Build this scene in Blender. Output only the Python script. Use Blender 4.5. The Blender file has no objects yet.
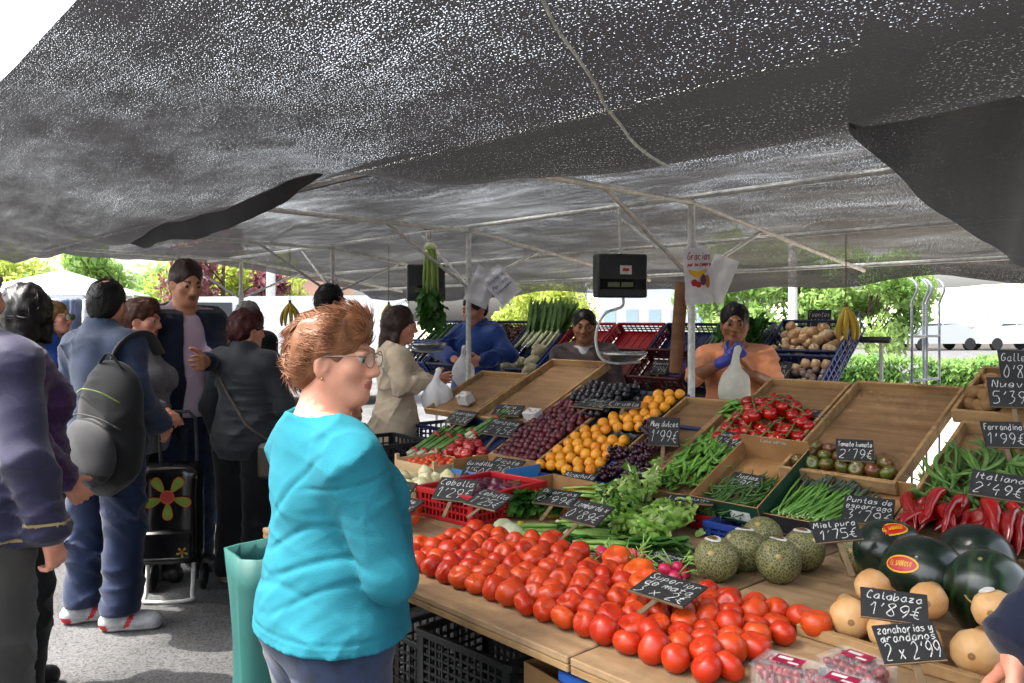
import bpy, bmesh, math, random
import numpy as np
from mathutils import Vector, Matrix, noise as mnoise
R = math.radians
rnd = random.Random(7)
SC = bpy.context.scene
COL = SC.collection

# ------------------------------------------------------------------ camera, sky, sun, exposure
EYE = 1.54                                   # eye height of the photographer
cam = bpy.data.cameras.new('camera'); camo = bpy.data.objects.new('camera', cam); COL.objects.link(camo)
camo.location = (0, 0, EYE); camo.rotation_euler = (R(90), 0, 0)
cam.sensor_width = 36; cam.lens = 28.83; cam.shift_y = -21.5/1024
cam.clip_start = .05; cam.clip_end = 2000
SC.camera = camo
SUN_DIR = Vector((-.56, -.05, 1.02)).normalized()     # towards the sun: high, from the left
world = bpy.data.worlds.new('World'); SC.world = world; world.use_nodes = True
_n = world.node_tree.nodes; _sky = _n.new('ShaderNodeTexSky'); _sky.sky_type = 'NISHITA'; _sky.sun_disc = False
_sky.sun_elevation = math.asin(SUN_DIR.z); _sky.sun_rotation = math.atan2(SUN_DIR.x, SUN_DIR.y)
_sky.air_density = 1.0; _sky.dust_density = 6.0; _sky.ozone_density = .6
_hs = _n.new('ShaderNodeHueSaturation'); _hs.inputs['Saturation'].default_value = .4; world.node_tree.links.new(_sky.outputs[0], _hs.inputs['Color']); world.node_tree.links.new(_hs.outputs[0], _n['Background'].inputs[0]); _n['Background'].inputs[1].default_value = .15
sun = bpy.data.lights.new('sun', 'SUN'); sun.energy = 2.0; sun.angle = R(.5); sun.color = (1, .95, .88)
suno = bpy.data.objects.new('sun', sun); COL.objects.link(suno)
suno.rotation_euler = SUN_DIR.to_track_quat('Z', 'Y').to_euler(); suno.location = (-6, -4, 12)
SC.view_settings.view_transform = 'Standard'; SC.view_settings.look = 'None'
SC.view_settings.exposure = 2.5; SC.view_settings.gamma = 1
SC.render.engine = 'CYCLES'
SC.cycles.use_denoising = True
SC.cycles.max_bounces = 7; SC.cycles.diffuse_bounces = 4; SC.cycles.glossy_bounces = 3
SC.cycles.transmission_bounces = 4; SC.cycles.transparent_max_bounces = 12
SC.cycles.caustics_reflective = False; SC.cycles.caustics_refractive = False
SC.cycles.sample_clamp_indirect = 6

# ------------------------------------------------------------------ stall frame of reference
O2 = Vector((-.29, 2.31)); U2 = Vector((.67018, -.74220)); V2 = Vector((.74220, .67018))
U3 = Vector((U2.x, U2.y, 0)); V3 = Vector((V2.x, V2.y, 0)); Z3 = Vector((0, 0, 1))
TABLE = .78
TH = R(24.7); CT, ST = math.cos(TH), math.sin(TH)
W3 = V3*CT + Z3*ST; N3 = Z3*CT - V3*ST
def P(s, t, z=0.0): return Vector((O2.x + U2.x*s + V2.x*t, O2.y + U2.y*s + V2.y*t, z))
def frame(o, x, y, z):
    m = Matrix.Identity(4)
    for i, a in enumerate((x, y, z, o)):
        for k in range(3): m[k][i] = a[k]
    return m
def T(s, t, z=TABLE, rot=0):                     # a place on the table: x along the stall, y into it
    return frame(P(s, t, z), U3, V3, Z3) @ Matrix.Rotation(R(rot), 4, 'Z')
SO = P(0, 1.15, .80)
def SP(s, w, n=0.0): return SO + U3*s + W3*w + N3*n
def S(s, w, n=0.0, rot=0):                       # a place on the sloping display
    return frame(SP(s, w, n), U3, W3, N3) @ Matrix.Rotation(R(rot), 4, 'Z')

# ------------------------------------------------------------------ materials
def lin(c):
    if isinstance(c, str):
        c = c.lstrip('#'); v = [int(c[i:i+2], 16)/255 for i in (0, 2, 4)]
        return tuple(x/12.92 if x <= .04045 else ((x+.055)/1.055)**2.4 for x in v) + (1,)
    return tuple(c) + (1,) if len(c) == 3 else tuple(c)
MATS = {}
def mat(name, c1, c2=None, rough=.6, scale=20, bump=0, bscale=None, spec=.5, rand=0.0, metal=0, detail=4, sub=0, coat=0, trans=0,
        stretch=None, ramp=(.35, .65), alpha=None, sheen=0):
    """two-tone noise material; rand shifts the mix from one copy of an object to the next"""
    if name in MATS: return MATS[name]
    m = bpy.data.materials.new(name); m.use_nodes = True; nt = m.node_tree; N = nt.nodes; L = nt.links
    b = N['Principled BSDF']
    c1 = lin(c1); c2 = lin(c2) if c2 else tuple(min(1, x*.72) for x in c1[:3]) + (1,)
    tc = N.new('ShaderNodeTexCoord'); mp = N.new('ShaderNodeMapping'); L.new(tc.outputs['Object'], mp.inputs[0])
    if stretch: mp.inputs['Scale'].default_value = stretch
    oi = N.new('ShaderNodeObjectInfo')
    ad = N.new('ShaderNodeVectorMath'); ad.operation = 'ADD'
    mu = N.new('ShaderNodeMath'); mu.operation = 'MULTIPLY'; mu.inputs[1].default_value = 37.0; L.new(oi.outputs['Random'], mu.inputs[0])
    L.new(mp.outputs[0], ad.inputs[0]); L.new(mu.outputs[0], ad.inputs[1])
    no = N.new('ShaderNodeTexNoise'); no.inputs['Scale'].default_value = scale; no.inputs['Detail'].default_value = detail
    L.new(ad.outputs[0], no.inputs['Vector'])
    mr = N.new('ShaderNodeMapRange'); mr.inputs[1].default_value = ramp[0]; mr.inputs[2].default_value = ramp[1]
    L.new(no.outputs['Fac'], mr.inputs[0])
    fac = mr.outputs[0]
    if rand:
        m1 = N.new('ShaderNodeMath'); m1.operation = 'MULTIPLY_ADD'; m1.inputs[1].default_value = 2*rand; m1.inputs[2].default_value = -rand
        L.new(oi.outputs['Random'], m1.inputs[0])
        m2 = N.new('ShaderNodeMath'); m2.operation = 'ADD'; m2.use_clamp = True
        L.new(fac, m2.inputs[0]); L.new(m1.outputs[0], m2.inputs[1]); fac = m2.outputs[0]
    mx = N.new('ShaderNodeMix'); mx.data_type = 'RGBA'; L.new(fac, mx.inputs[0])
    mx.inputs[6].default_value = c1; mx.inputs[7].default_value = c2
    L.new(mx.outputs[2], b.inputs['Base Color'])
    b.inputs['Roughness'].default_value = rough; b.inputs['Metallic'].default_value = metal
    b.inputs['Specular IOR Level'].default_value = spec
    if sub: b.inputs['Subsurface Weight'].default_value = sub; b.inputs['Subsurface Radius'].default_value = (.012, .004, .002)
    if coat: b.inputs['Coat Weight'].default_value = coat; b.inputs['Coat Roughness'].default_value = .15
    if trans: b.inputs['Transmission Weight'].default_value = trans
    if sheen: b.inputs['Sheen Weight'].default_value = sheen
    if alpha is not None: b.inputs['Alpha'].default_value = alpha
    if bump:
        nb = N.new('ShaderNodeTexNoise'); nb.inputs['Scale'].default_value = bscale or scale*4; nb.inputs['Detail'].default_value = 4
        L.new(ad.outputs[0], nb.inputs['Vector'])
        bp = N.new('ShaderNodeBump'); bp.inputs['Strength'].default_value = bump; bp.inputs['Distance'].default_value = .004
        L.new(nb.outputs['Fac'], bp.inputs['Height']); L.new(bp.outputs[0], b.inputs['Normal'])
    MATS[name] = m
    return m
def leafmat(name, c1, c2, trans=.35, rough=.5, scale=30, rand=.2):
    """leaf: part of the light goes through"""
    if name in MATS: return MATS[name]
    m = mat(name, c1, c2, rough=rough, scale=scale, rand=rand, spec=.3)
    nt = m.node_tree; N = nt.nodes; L = nt.links; b = N['Principled BSDF']
    tr = N.new('ShaderNodeBsdfTranslucent'); mi = N.new('ShaderNodeMixShader'); mi.inputs[0].default_value = trans
    src = b.inputs['Base Color'].links[0].from_socket
    L.new(src, tr.inputs[0]); L.new(b.outputs[0], mi.inputs[1]); L.new(tr.outputs[0], mi.inputs[2])
    L.new(mi.outputs[0], N['Material Output'].inputs['Surface'])
    return m
def woodmat(name, c1, c2, c3=None, rough=.75, axis=0, scale=14):
    """plywood / planks: long grain, stains"""
    if name in MATS: return MATS[name]
    st = [1, 1, 1]; st[axis] = .07
    m = mat(name, c1, c2, rough=rough, scale=scale*2.2, stretch=tuple(st), bump=.25, bscale=60, detail=8, ramp=(.3, .7), spec=.25)
    nt = m.node_tree; N = nt.nodes; L = nt.links; b = N['Principled BSDF']
    src = b.inputs['Base Color'].links[0].from_socket
    tc = N.new('ShaderNodeTexCoord'); no = N.new('ShaderNodeTexNoise'); no.inputs['Scale'].default_value = 3.5; no.inputs['Detail'].default_value = 6
    no.inputs['Roughness'].default_value = .65
    L.new(tc.outputs['Object'], no.inputs['Vector'])
    mr = N.new('ShaderNodeMapRange'); mr.inputs[1].default_value = .45; mr.inputs[2].default_value = .75; L.new(no.outputs['Fac'], mr.inputs[0])
    mx = N.new('ShaderNodeMix'); mx.data_type = 'RGBA'; mx.inputs[7].default_value = lin(c3 or '#7a6248')
    L.new(mr.outputs[0], mx.inputs[0]); L.new(src, mx.inputs[6]); L.new(mx.outputs[2], b.inputs['Base Color'])
    return m

# ------------------------------------------------------------------ mesh helpers
class MB:
    def __init__(self): self.v = []; self.f = []; self.mi = []
    def add(self, vs, fs, m=0, M=None):
        o = len(self.v)
        self.v += [tuple(M @ Vector(p)) if M is not None else tuple(p) for p in vs]
        self.f += [tuple(o+i for i in f) for f in fs]; self.mi += [m]*len(fs)
        return self
    def box(self, lo, hi, bev=.002, m=0, M=None):
        (x0, y0, z0), (x1, y1, z1) = lo, hi
        b = min(bev, abs(x1-x0)*.4, abs(y1-y0)*.4, abs(z1-z0)*.4)
        if b <= 0:
            vs = [(x, y, z) for x in (x0, x1) for y in (y0, y1) for z in (z0, z1)]
            fs = [(0, 1, 3, 2), (4, 6, 7, 5), (0, 4, 5, 1), (2, 3, 7, 6), (0, 2, 6, 4), (1, 5, 7, 3)]
            return self.add(vs, fs, m, M)
        vs = []; idx = {}
        for i, x in enumerate((x0, x1)):
            for j, y in enumerate((y0, y1)):
                for k, z in enumerate((z0, z1)):
                    sx, sy, sz = (b if i == 0 else -b), (b if j == 0 else -b), (b if k == 0 else -b)
                    for a, q in enumerate(((x, y+sy, z+sz), (x+sx, y, z+sz), (x+sx, y+sy, z))):
                        idx[i, j, k, a] = len(vs); vs.append(q)
        fs = []
        for i in (0, 1):
            q = [idx[i, j, k, 0] for j, k in ((0, 0), (1, 0), (1, 1), (0, 1))]; fs.append(q if i else q[::-1])
            q = [idx[j, i, k, 1] for j, k in ((0, 0), (1, 0), (1, 1), (0, 1))]; fs.append(q[::-1] if i else q)
            q = [idx[j, k, i, 2] for j, k in ((0, 0), (1, 0), (1, 1), (0, 1))]; fs.append(q if i else q[::-1])
        for j in (0, 1):
            for k in (0, 1):
                fs.append((idx[0, j, k, 1], idx[1, j, k, 1], idx[1, j, k, 2], idx[0, j, k, 2]))
                fs.append((idx[j, 0, k, 0], idx[j, 1, k, 0], idx[j, 1, k, 2], idx[j, 0, k, 2]))
                fs.append((idx[j, k, 0, 0], idx[j, k, 1, 0], idx[j, k, 1, 1], idx[j, k, 0, 1]))
        for i in (0, 1):
            for j in (0, 1):
                for k in (0, 1): fs.append((idx[i, j, k, 0], idx[i, j, k, 1], idx[i, j, k, 2]))
        return self.add(vs, fs, m, M)
    def tube(self, pts, r, n=8, m=0, M=None, cap=True, flat=None):
        """tube along points; r a number or one per point; flat squashes the section"""
        pts = [Vector(p) for p in pts]; k = len(pts)
        rs = [r]*k if isinstance(r, (int, float)) else r
        vs = []; up = None
        for i, p in enumerate(pts):
            d = (pts[min(i+1, k-1)] - pts[max(i-1, 0)])
            if d.length < 1e-9: d = Vector((0, 0, 1))
            d.normalize()
            if up is None: up = d.orthogonal().normalized() if abs(d.z) > .9 else (Z3 - d*d.z).normalized()
            up = (up - d*up.dot(d)); up = up.normalized() if up.length > 1e-6 else d.orthogonal().normalized()
            sd = d.cross(up)
            for j in range(n):
                a = 2*math.pi*j/n
                vs.append(p + sd*(math.cos(a)*rs[i]) + up*(math.sin(a)*rs[i]*(flat or 1)))
        fs = [(i*n+j, i*n+(j+1) % n, (i+1)*n+(j+1) % n, (i+1)*n+j) for i in range(k-1) for j in range(n)]
        if cap: fs += [tuple(range(n))[::-1], tuple((k-1)*n+j for j in range(n))]
        return self.add(vs, fs, m, M)
    def lathe(self, prof, n=16, m=0, M=None, mod=None):
        """prof: (radius, height) from bottom to top"""
        vs = []; k = len(prof)
        for i, (r, z) in enumerate(prof):
            for j in range(n):
                a = 2*math.pi*j/n; q = mod(a, i, z) if mod else 1
                vs.append((r*q*math.cos(a), r*q*math.sin(a), z))
        fs = [(i*n+j, i*n+(j+1) % n, (i+1)*n+(j+1) % n, (i+1)*n+j) for i in range(k-1) for j in range(n)]
        fs += [tuple(range(n))[::-1], tuple((k-1)*n+j for j in range(n))]
        return self.add(vs, fs, m, M)
    def ball(self, c, r, seg=10, rings=7, m=0, M=None, nz=0, nf=8):
        rx, ry, rz = (r, r, r) if isinstance(r, (int, float)) else r
        vs = []
        for i in range(rings+1):
            th = math.pi*i/rings
            for j in range(seg):
                a = 2*math.pi*j/seg
                d = Vector((math.sin(th)*math.cos(a), math.sin(th)*math.sin(a), -math.cos(th)))
                q = 1 + (nz*mnoise.noise(d*nf*.3 + Vector(c)*17) if nz else 0)
                vs.append((c[0]+d.x*rx*q, c[1]+d.y*ry*q, c[2]+d.z*rz*q))
        fs = [(i*seg+j, i*seg+(j+1) % seg, (i+1)*seg+(j+1) % seg, (i+1)*seg+j) for i in range(rings) for j in range(seg)]
        return self.add(vs, fs, m, M)
    def mesh(self, name, mats, smooth=True):
        me = bpy.data.meshes.new(name)
        me.from_pydata(self.v, [], self.f)
        for x in (mats if isinstance(mats, (list, tuple)) else [mats]): me.materials.append(x)
        if any(self.mi): me.polygons.foreach_set('material_index', self.mi)
        if smooth: me.polygons.foreach_set('use_smooth', [True]*len(self.f))
        me.update()
        if smooth == 'auto':
            me.set_sharp_from_angle(angle=R(38))
        return me
    def build(self, name, mats, parent=None, M=None, smooth='auto'):
        return link(name, self.mesh(name, mats, smooth), parent, M)
def link(name, data, parent=None, M=None):
    o = bpy.data.objects.new(name, data); COL.objects.link(o)
    if parent is not None: o.parent = parent
    if M is not None: o.matrix_basis = M
    return o
def tag(o, label=None, cat=None, group=None, kind=None):
    if label: o['label'] = label
    if cat: o['category'] = cat
    if group: o['group'] = group
    if kind: o['kind'] = kind
    return o
def thing(name, label, cat, M=None, group=None):
    o = link(name, None, None, M if M is not None else Matrix.Identity(4)); o.empty_display_size = .05
    return tag(o, label, cat, group)
def kids(o): return [c for c in bpy.data.objects if c.parent == o]
def dup(o, M=None, label=None, group=None, parent=None, children=None):
    c = o.copy(); COL.objects.link(c)
    if parent is not None: c.parent = parent
    if M is not None: c.matrix_basis = M
    if label: c['label'] = label
    if group: c['group'] = group
    for k in (children if children is not None else kids(o)): dup(k, None, None, None, c)
    return c
def struct(o): o['kind'] = 'structure'; return o
def loc(v, rz=0, rx=0, ry=0, sc=1):
    m = Matrix.Translation(Vector(v)) @ Matrix.Rotation(R(rz), 4, 'Z') @ Matrix.Rotation(R(ry), 4, 'Y') @ Matrix.Rotation(R(rx), 4, 'X')
    return m @ (Matrix.Scale(sc, 4) if isinstance(sc, (int, float)) else Matrix.Diagonal((*sc, 1)))
def catmull(pts, n=5):
    pts = [Vector(p) for p in pts]
    if len(pts) < 3: return pts
    q = [pts[0]*2-pts[1]] + pts + [pts[-1]*2-pts[-2]]; out = []
    for i in range(1, len(q)-2):
        a, b, c, d = q[i-1:i+3]
        for k in range(n):
            t = k/n
            out.append(.5*((2*b) + (c-a)*t + (2*a-5*b+4*c-d)*t*t + (3*b-a-3*c+d)*t**3))
    out.append(pts[-1]); return out

# ------------------------------------------------------------------ hand lettering in single strokes
GLYPH = {'a':'56 36 14 22 42 56 53 62','b':'19 12 32 54 46 25 14','c':'55 36 15 13 32 52','d':'55 36 14 22 42 54 59 52','e':'14 54 46 26 14 22 42 53',
'f':'59 39 28 22;15 45','g':'55 36 14 23 43 56 51 30 11','h':'19 12;14 36 55 52','i':'36 32;37 38','j':'46 41 20;47 48','k':'19 12;55 14 52','l':'29 23 32 42',
'm':'06 02;04 26 35 32;34 56 65 62','n':'16 12;14 36 55 52','o':'36 14 22 42 54 46 36','p':'16 10;15 36 54 43 13','q':'55 36 14 22 43 55;56 50',
'r':'16 12;14 36 56','s':'55 36 15 34 53 32 12','t':'39 33 42 52;16 56','u':'16 13 22 43 56;56 52','v':'16 32 56','w':'06 12 35 52 66','x':'16 52;56 12',
'y':'16 13 33 56;56 51 30 10','z':'16 56 12 52','0':'39 16 14 32 54 57 39','1':'17 39 32','2':'18 39 58 56 12 52','3':'19 49 36 55 43 22 12','4':'39 15 55;46 41',
'5':'59 19 16 46 53 32 12','6':'49 26 13 32 53 45 14','7':'19 59 32','8':'36 18 39 58 36 13 32 53 36','9':'56 35 17 39 58 55 32',"'":'39 27','.':'22 32','-':'15 45',
'$':'59 38 25 23 42 52;16 46;04 44','A':'02 39 62;15 55','C':'58 39 16 13 32 52','E':'59 19 12 52;15 45','I':'39 32','K':'19 12;59 15 52','P':'12 19 49 57 45 15','R':'12 19 49 57 45 15 52',
'T':'09 69;39 32','B':'12 19 49 57 46 15;46 54 42 12','M':'02 19 35 59 62','J':'49 43 32 13','F':'12 19 59;16 46','G':'58 39 16 13 32 53 55 35','L':'19 12 52','N':'12 19 52 59','S':'58 39 17 35 53 32 13','O':'39 16 14 32 54 57 39','U':'19 13 32 53 59','V':'09 32 69','X':'09 62;69 02','D':'12 19 39 57 54 32 12'}
def strokes(text, slant=.22, jit=.25, rg=rnd):
    out = []; x = 0
    for ch in text:
        if ch == ' ': x += 4; continue
        g = GLYPH.get(ch) or GLYPH.get(ch.lower())
        if g is None: x += 4; continue
        for st in g.split(';'):
            pp = []
            for a in st.split():
                px, py = float(a[0]), float(a[1])-2
                if g is GLYPH.get('$') or True: pp.append((x+px+slant*py+rg.uniform(-jit, jit), py+rg.uniform(-jit, jit), 0))
            out.append([tuple(q) for q in catmull(pp, 4)])
        x += 6.6 if ch not in "'.iIl1" else 4.6
    return out, x
def write_lines(mb, lines, w, h, lw=.0032, z=.0012, m=0, slant=.22, rg=rnd, mode='chalk'):
    """lines: (text, height share, y share); fills a board w x h centred at 0 in its local xy plane"""
    for text, hs, ys in lines:
        st, adv = strokes(text, slant, .28 if mode == 'chalk' else .05, rg)
        k = min(h*hs/7, w*.92/max(adv, 1)); ky = max(k, min(h*hs/7, k*1.9))
        x0 = -adv*k/2; y0 = h*(ys-.5)
        for s in st:
            pts = [Vector((x0+p[0]*k, y0+p[1]*ky, z)) for p in s]
            vs = []; n = len(pts)
            for i, p in enumerate(pts):
                d = pts[min(i+1, n-1)]-pts[max(i-1, 0)]
                d = Vector((-d.y, d.x, 0)); d = d.normalized() if d.length > 1e-9 else Vector((0, 1, 0))
                ww = lw*.5*(rg.uniform(.65, 1.2) if mode == 'chalk' else 1)
                vs += [p+d*ww, p-d*ww]
            mb.add(vs, [(2*i, 2*i+1, 2*i+3, 2*i+2) for i in range(n-1)], m)

# ------------------------------------------------------------------ smooth solids from distance fields (people, soft goods)
class Field:
    def __init__(self, lo, hi, h):
        self.lo = np.array(lo, float); self.h = h
        self.n = np.maximum(np.ceil((np.array(hi, float)-self.lo)/h).astype(int)+1, 4)
        self.F = np.full(self.n, .08, np.float32)
    def _box(self, lo, hi):
        a = np.clip(np.floor((np.array(lo)-self.lo)/self.h).astype(int), 0, self.n)
        b = np.clip(np.ceil((np.array(hi)-self.lo)/self.h).astype(int)+1, 0, self.n)
        if (b <= a).any(): return None
        sl = tuple(slice(a[i], b[i]) for i in range(3))
        ax = [self.lo[i]+self.h*np.arange(a[i], b[i]) for i in range(3)]
        return sl, ax[0][:, None, None], ax[1][None, :, None], ax[2][None, None, :]
    def _put(self, sl, d, k, op):
        A = self.F[sl]; d = d.astype(np.float32)
        if op == 'add':
            h = np.maximum(k-np.abs(A-d), 0)/k if k > 0 else 0
            self.F[sl] = np.minimum(A, d)-(h*h*k*.25 if k > 0 else 0)
        elif op == 'sub':
            d = -d; h = np.maximum(k-np.abs(A-d), 0)/k if k > 0 else 0
            self.F[sl] = np.maximum(A, d)+(h*h*k*.25 if k > 0 else 0)
    def cap(self, a, b, ra, rb=None, k=.02, op='add', flat=None):
        rb = ra if rb is None else rb; a = np.array(a, float); b = np.array(b, float); m = max(ra, rb)+k+.03
        q = self._box(np.minimum(a, b)-m, np.maximum(a, b)+m)
        if q is None: return
        sl, x, y, z = q; ab = b-a; L = max(ab@ab, 1e-12)
        px, py, pz = x-a[0], y-a[1], z-a[2]
        t = np.clip((px*ab[0]+py*ab[1]+pz*ab[2])/L, 0, 1)
        d = np.sqrt((px-t*ab[0])**2+(py-t*ab[1])**2+(pz-t*ab[2])**2)-(ra+(rb-ra)*t)
        self._put(sl, d, k, op)
    def ell(self, c, r, k=.03, op='add', rot=None):
        c = np.array(c, float); r = np.array(r, float); m = r.max()+k+.03
        q = self._box(c-m, c+m)
        if q is None: return
        sl, x, y, z = q; x, y, z = x-c[0], y-c[1], z-c[2]
        if rot is not None:
            Q = np.array(rot).T
            x, y, z = (Q[0, 0]*x+Q[0, 1]*y+Q[0, 2]*z, Q[1, 0]*x+Q[1, 1]*y+Q[1, 2]*z, Q[2, 0]*x+Q[2, 1]*y+Q[2, 2]*z)
        k0 = np.sqrt((x/r[0])**2+(y/r[1])**2+(z/r[2])**2); k1 = np.sqrt((x/r[0]**2)**2+(y/r[1]**2)**2+(z/r[2]**2)**2)
        self._put(sl, k0*(k0-1)/np.maximum(k1, 1e-9), k, op)
    def plane(self, p, n):                        # keep the side against n
        x, y, z = self.grid(); n = np.array(n, float); n /= np.linalg.norm(n)
        self.F = np.maximum(self.F, ((x-p[0])*n[0]+(y-p[1])*n[1]+(z-p[2])*n[2]).astype(np.float32))
    def grid(self):
        ax = [self.lo[i]+self.h*np.arange(self.n[i]) for i in range(3)]
        return ax[0][:, None, None], ax[1][None, :, None], ax[2][None, None, :]
    def crease(self, amp, freq, seed=0):
        """cloth creases: soft ridges that wander, mostly across the body and slanting"""
        rg = np.random.RandomState(seed); x, y, z = self.grid(); out = 0
        mask = .55+.45*np.sin(rg.normal(size=3)@np.array([1, 1, 1])*3+x*9+rg.rand()*6+2*np.sin(z*8+rg.rand()*6))
        for i in range(4):
            k = np.array((rg.normal()*.75, rg.normal()*.75, 1.0)); k = k/np.linalg.norm(k)*freq*(.7+.4*i); k2 = rg.normal(size=3)*freq*.22; k3 = rg.normal(size=3)*freq*.3
            ph = k[0]*x+k[1]*y+k[2]*z+rg.rand()*6+2.2*np.sin(k2[0]*x+k2[1]*y+k2[2]*z+rg.rand()*6)
            w = .5+.5*np.sin(k3[0]*x+k3[1]*y+k3[2]*z+rg.rand()*6)
            out = out+w*(1-np.abs(np.sin(ph*.5)))**2.2*(1.2-.2*i)
        self.F = (self.F-amp*(out*mask-.35)).astype(np.float32)
    def fold(self, amp, freq, seed=0, stretch=(1, 1, 1), warp=.6, n=5):
        """folds and creases"""
        rg = np.random.RandomState(seed); x, y, z = self.grid(); out = 0
        for i in range(n):
            k = rg.normal(size=3); k = k/np.linalg.norm(k)*freq*(1+.35*i)*np.array(stretch); k2 = rg.normal(size=3)*freq*.4
            out = out+np.sin(k[0]*x+k[1]*y+k[2]*z+rg.rand()*6+warp*3*np.sin(k2[0]*x+k2[1]*y+k2[2]*z+rg.rand()*6))/(1+.4*i)
        self.F = (self.F+amp*out/2).astype(np.float32)
    def mesh(self):
        F = self.F; h = self.h; In = F < 0; nx, ny, nz = F.shape
        F[0], F[-1] = np.maximum(F[0], 1e-4), np.maximum(F[-1], 1e-4)
        F[:, 0] = np.maximum(F[:, 0], 1e-4); F[:, -1] = np.maximum(F[:, -1], 1e-4); F[:, :, 0] = np.maximum(F[:, :, 0], 1e-4); F[:, :, -1] = np.maximum(F[:, :, -1], 1e-4)
        In = F < 0
        cnt = np.zeros((nx-1, ny-1, nz-1), np.int8)
        offs = [(i, j, k) for i in (0, 1) for j in (0, 1) for k in (0, 1)]
        for i, j, k in offs: cnt += In[i:nx-1+i, j:ny-1+j, k:nz-1+k]
        act = (cnt > 0) & (cnt < 8); I = np.argwhere(act); vid = np.full(act.shape, -1, np.int64); vid[act] = np.arange(len(I))
        C = np.stack([F[I[:, 0]+i, I[:, 1]+j, I[:, 2]+k] for i, j, k in offs], 1)
        acc = np.zeros((len(I), 3)); num = np.zeros(len(I))
        for a in range(8):
            for ax in range(3):
                if offs[a][ax] == 0:
                    o = list(offs[a]); o[ax] = 1; b = offs.index(tuple(o))
                    fa, fb = C[:, a], C[:, b]; ok = (fa < 0) != (fb < 0)
                    t = np.where(ok, fa/np.where(ok, fa-fb, 1), 0)
                    p = np.array(offs[a], float)[None, :].repeat(len(I), 0); p[:, ax] += t
                    acc[ok] += p[ok]; num[ok] += 1
        V = self.lo+h*(I+acc/num[:, None]); Q = []
        for ax in range(3):
            o1, o2 = [(1, 2), (2, 0), (0, 1)][ax]
            s0 = [slice(None)]*3; s1 = [slice(None)]*3; s0[ax] = slice(0, -1); s1[ax] = slice(1, None)
            A, B = In[tuple(s0)], In[tuple(s1)]
            E = np.argwhere(A != B); E = E[(E[:, o1] > 0) & (E[:, o2] > 0) & (E[:, o1] < F.shape[o1]-1) & (E[:, o2] < F.shape[o2]-1)]
            flip = ~A[tuple(E.T)]
            def c(d1, d2):
                G = E.copy(); G[:, o1] += d1; G[:, o2] += d2; return vid[tuple(G.T)]
            q = np.stack([c(-1, -1), c(0, -1), c(0, 0), c(-1, 0)], 1); q[flip] = q[flip][:, ::-1]; Q.append(q)
        Q = np.concatenate(Q); Q = Q[(Q >= 0).all(1)]
        return V, Q
def np_mesh(name, V, Q, mats, mi=None):
    me = bpy.data.meshes.new(name); me.vertices.add(len(V)); me.vertices.foreach_set('co', np.asarray(V, np.float32).ravel())
    me.loops.add(Q.size); me.loops.foreach_set('vertex_index', Q.astype(np.int32).ravel())
    me.polygons.add(len(Q)); me.polygons.foreach_set('loop_start', np.arange(0, Q.size, Q.shape[1], dtype=np.int32))
    for x in (mats if isinstance(mats, (list, tuple)) else [mats]): me.materials.append(x)
    if mi is not None: me.polygons.foreach_set('material_index', mi.astype(np.int32))
    me.polygons.foreach_set('use_smooth', np.ones(len(Q), bool)); me.update(calc_edges=True); me.validate(); return me
# ------------------------------------------------------------------ ground
def asphalt():
    m = mat('asphalt', '#4a4a4c', '#37373a', rough=.92, scale=2.2, bump=.9, bscale=170, detail=9, ramp=(.3, .7), spec=.25)
    nt = m.node_tree; N = nt.nodes; L = nt.links; b = N['Principled BSDF']
    src = b.inputs['Base Color'].links[0].from_socket
    tc = N.new('ShaderNodeTexCoord'); vo = N.new('ShaderNodeTexVoronoi'); vo.inputs['Scale'].default_value = 120
    L.new(tc.outputs['Object'], vo.inputs['Vector'])
    mx = N.new('ShaderNodeMix'); mx.data_type = 'RGBA'; mx.blend_type = 'OVERLAY'; mx.inputs[0].default_value = .4
    L.new(src, mx.inputs[6]); L.new(vo.outputs['Color'], mx.inputs[7])
    hs = N.new('ShaderNodeHueSaturation'); hs.inputs['Saturation'].default_value = .06; L.new(mx.outputs[2], hs.inputs['Color'])
    L.new(hs.outputs[0], b.inputs['Base Color']); return m
g = MB(); n = 24
g.add([(-400, -60, 0), (400, -60, 0), (400, 900, 0), (-400, 900, 0)], [(0, 1, 2, 3)])
struct(g.build('ground', asphalt()))
pv = MB()                                       # pale paving behind the stall
q = [P(-5.2, 5.6), P(6, 5.6), P(6, 15), P(-5.2, 15)]
pv.add([(p.x, p.y, .004) for p in q], [(0, 1, 2, 3)])
struct(pv.build('pavement', mat('paving', '#cabda6', '#b8aa93', rough=.9, scale=6, bump=.3, bscale=60)))

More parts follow.
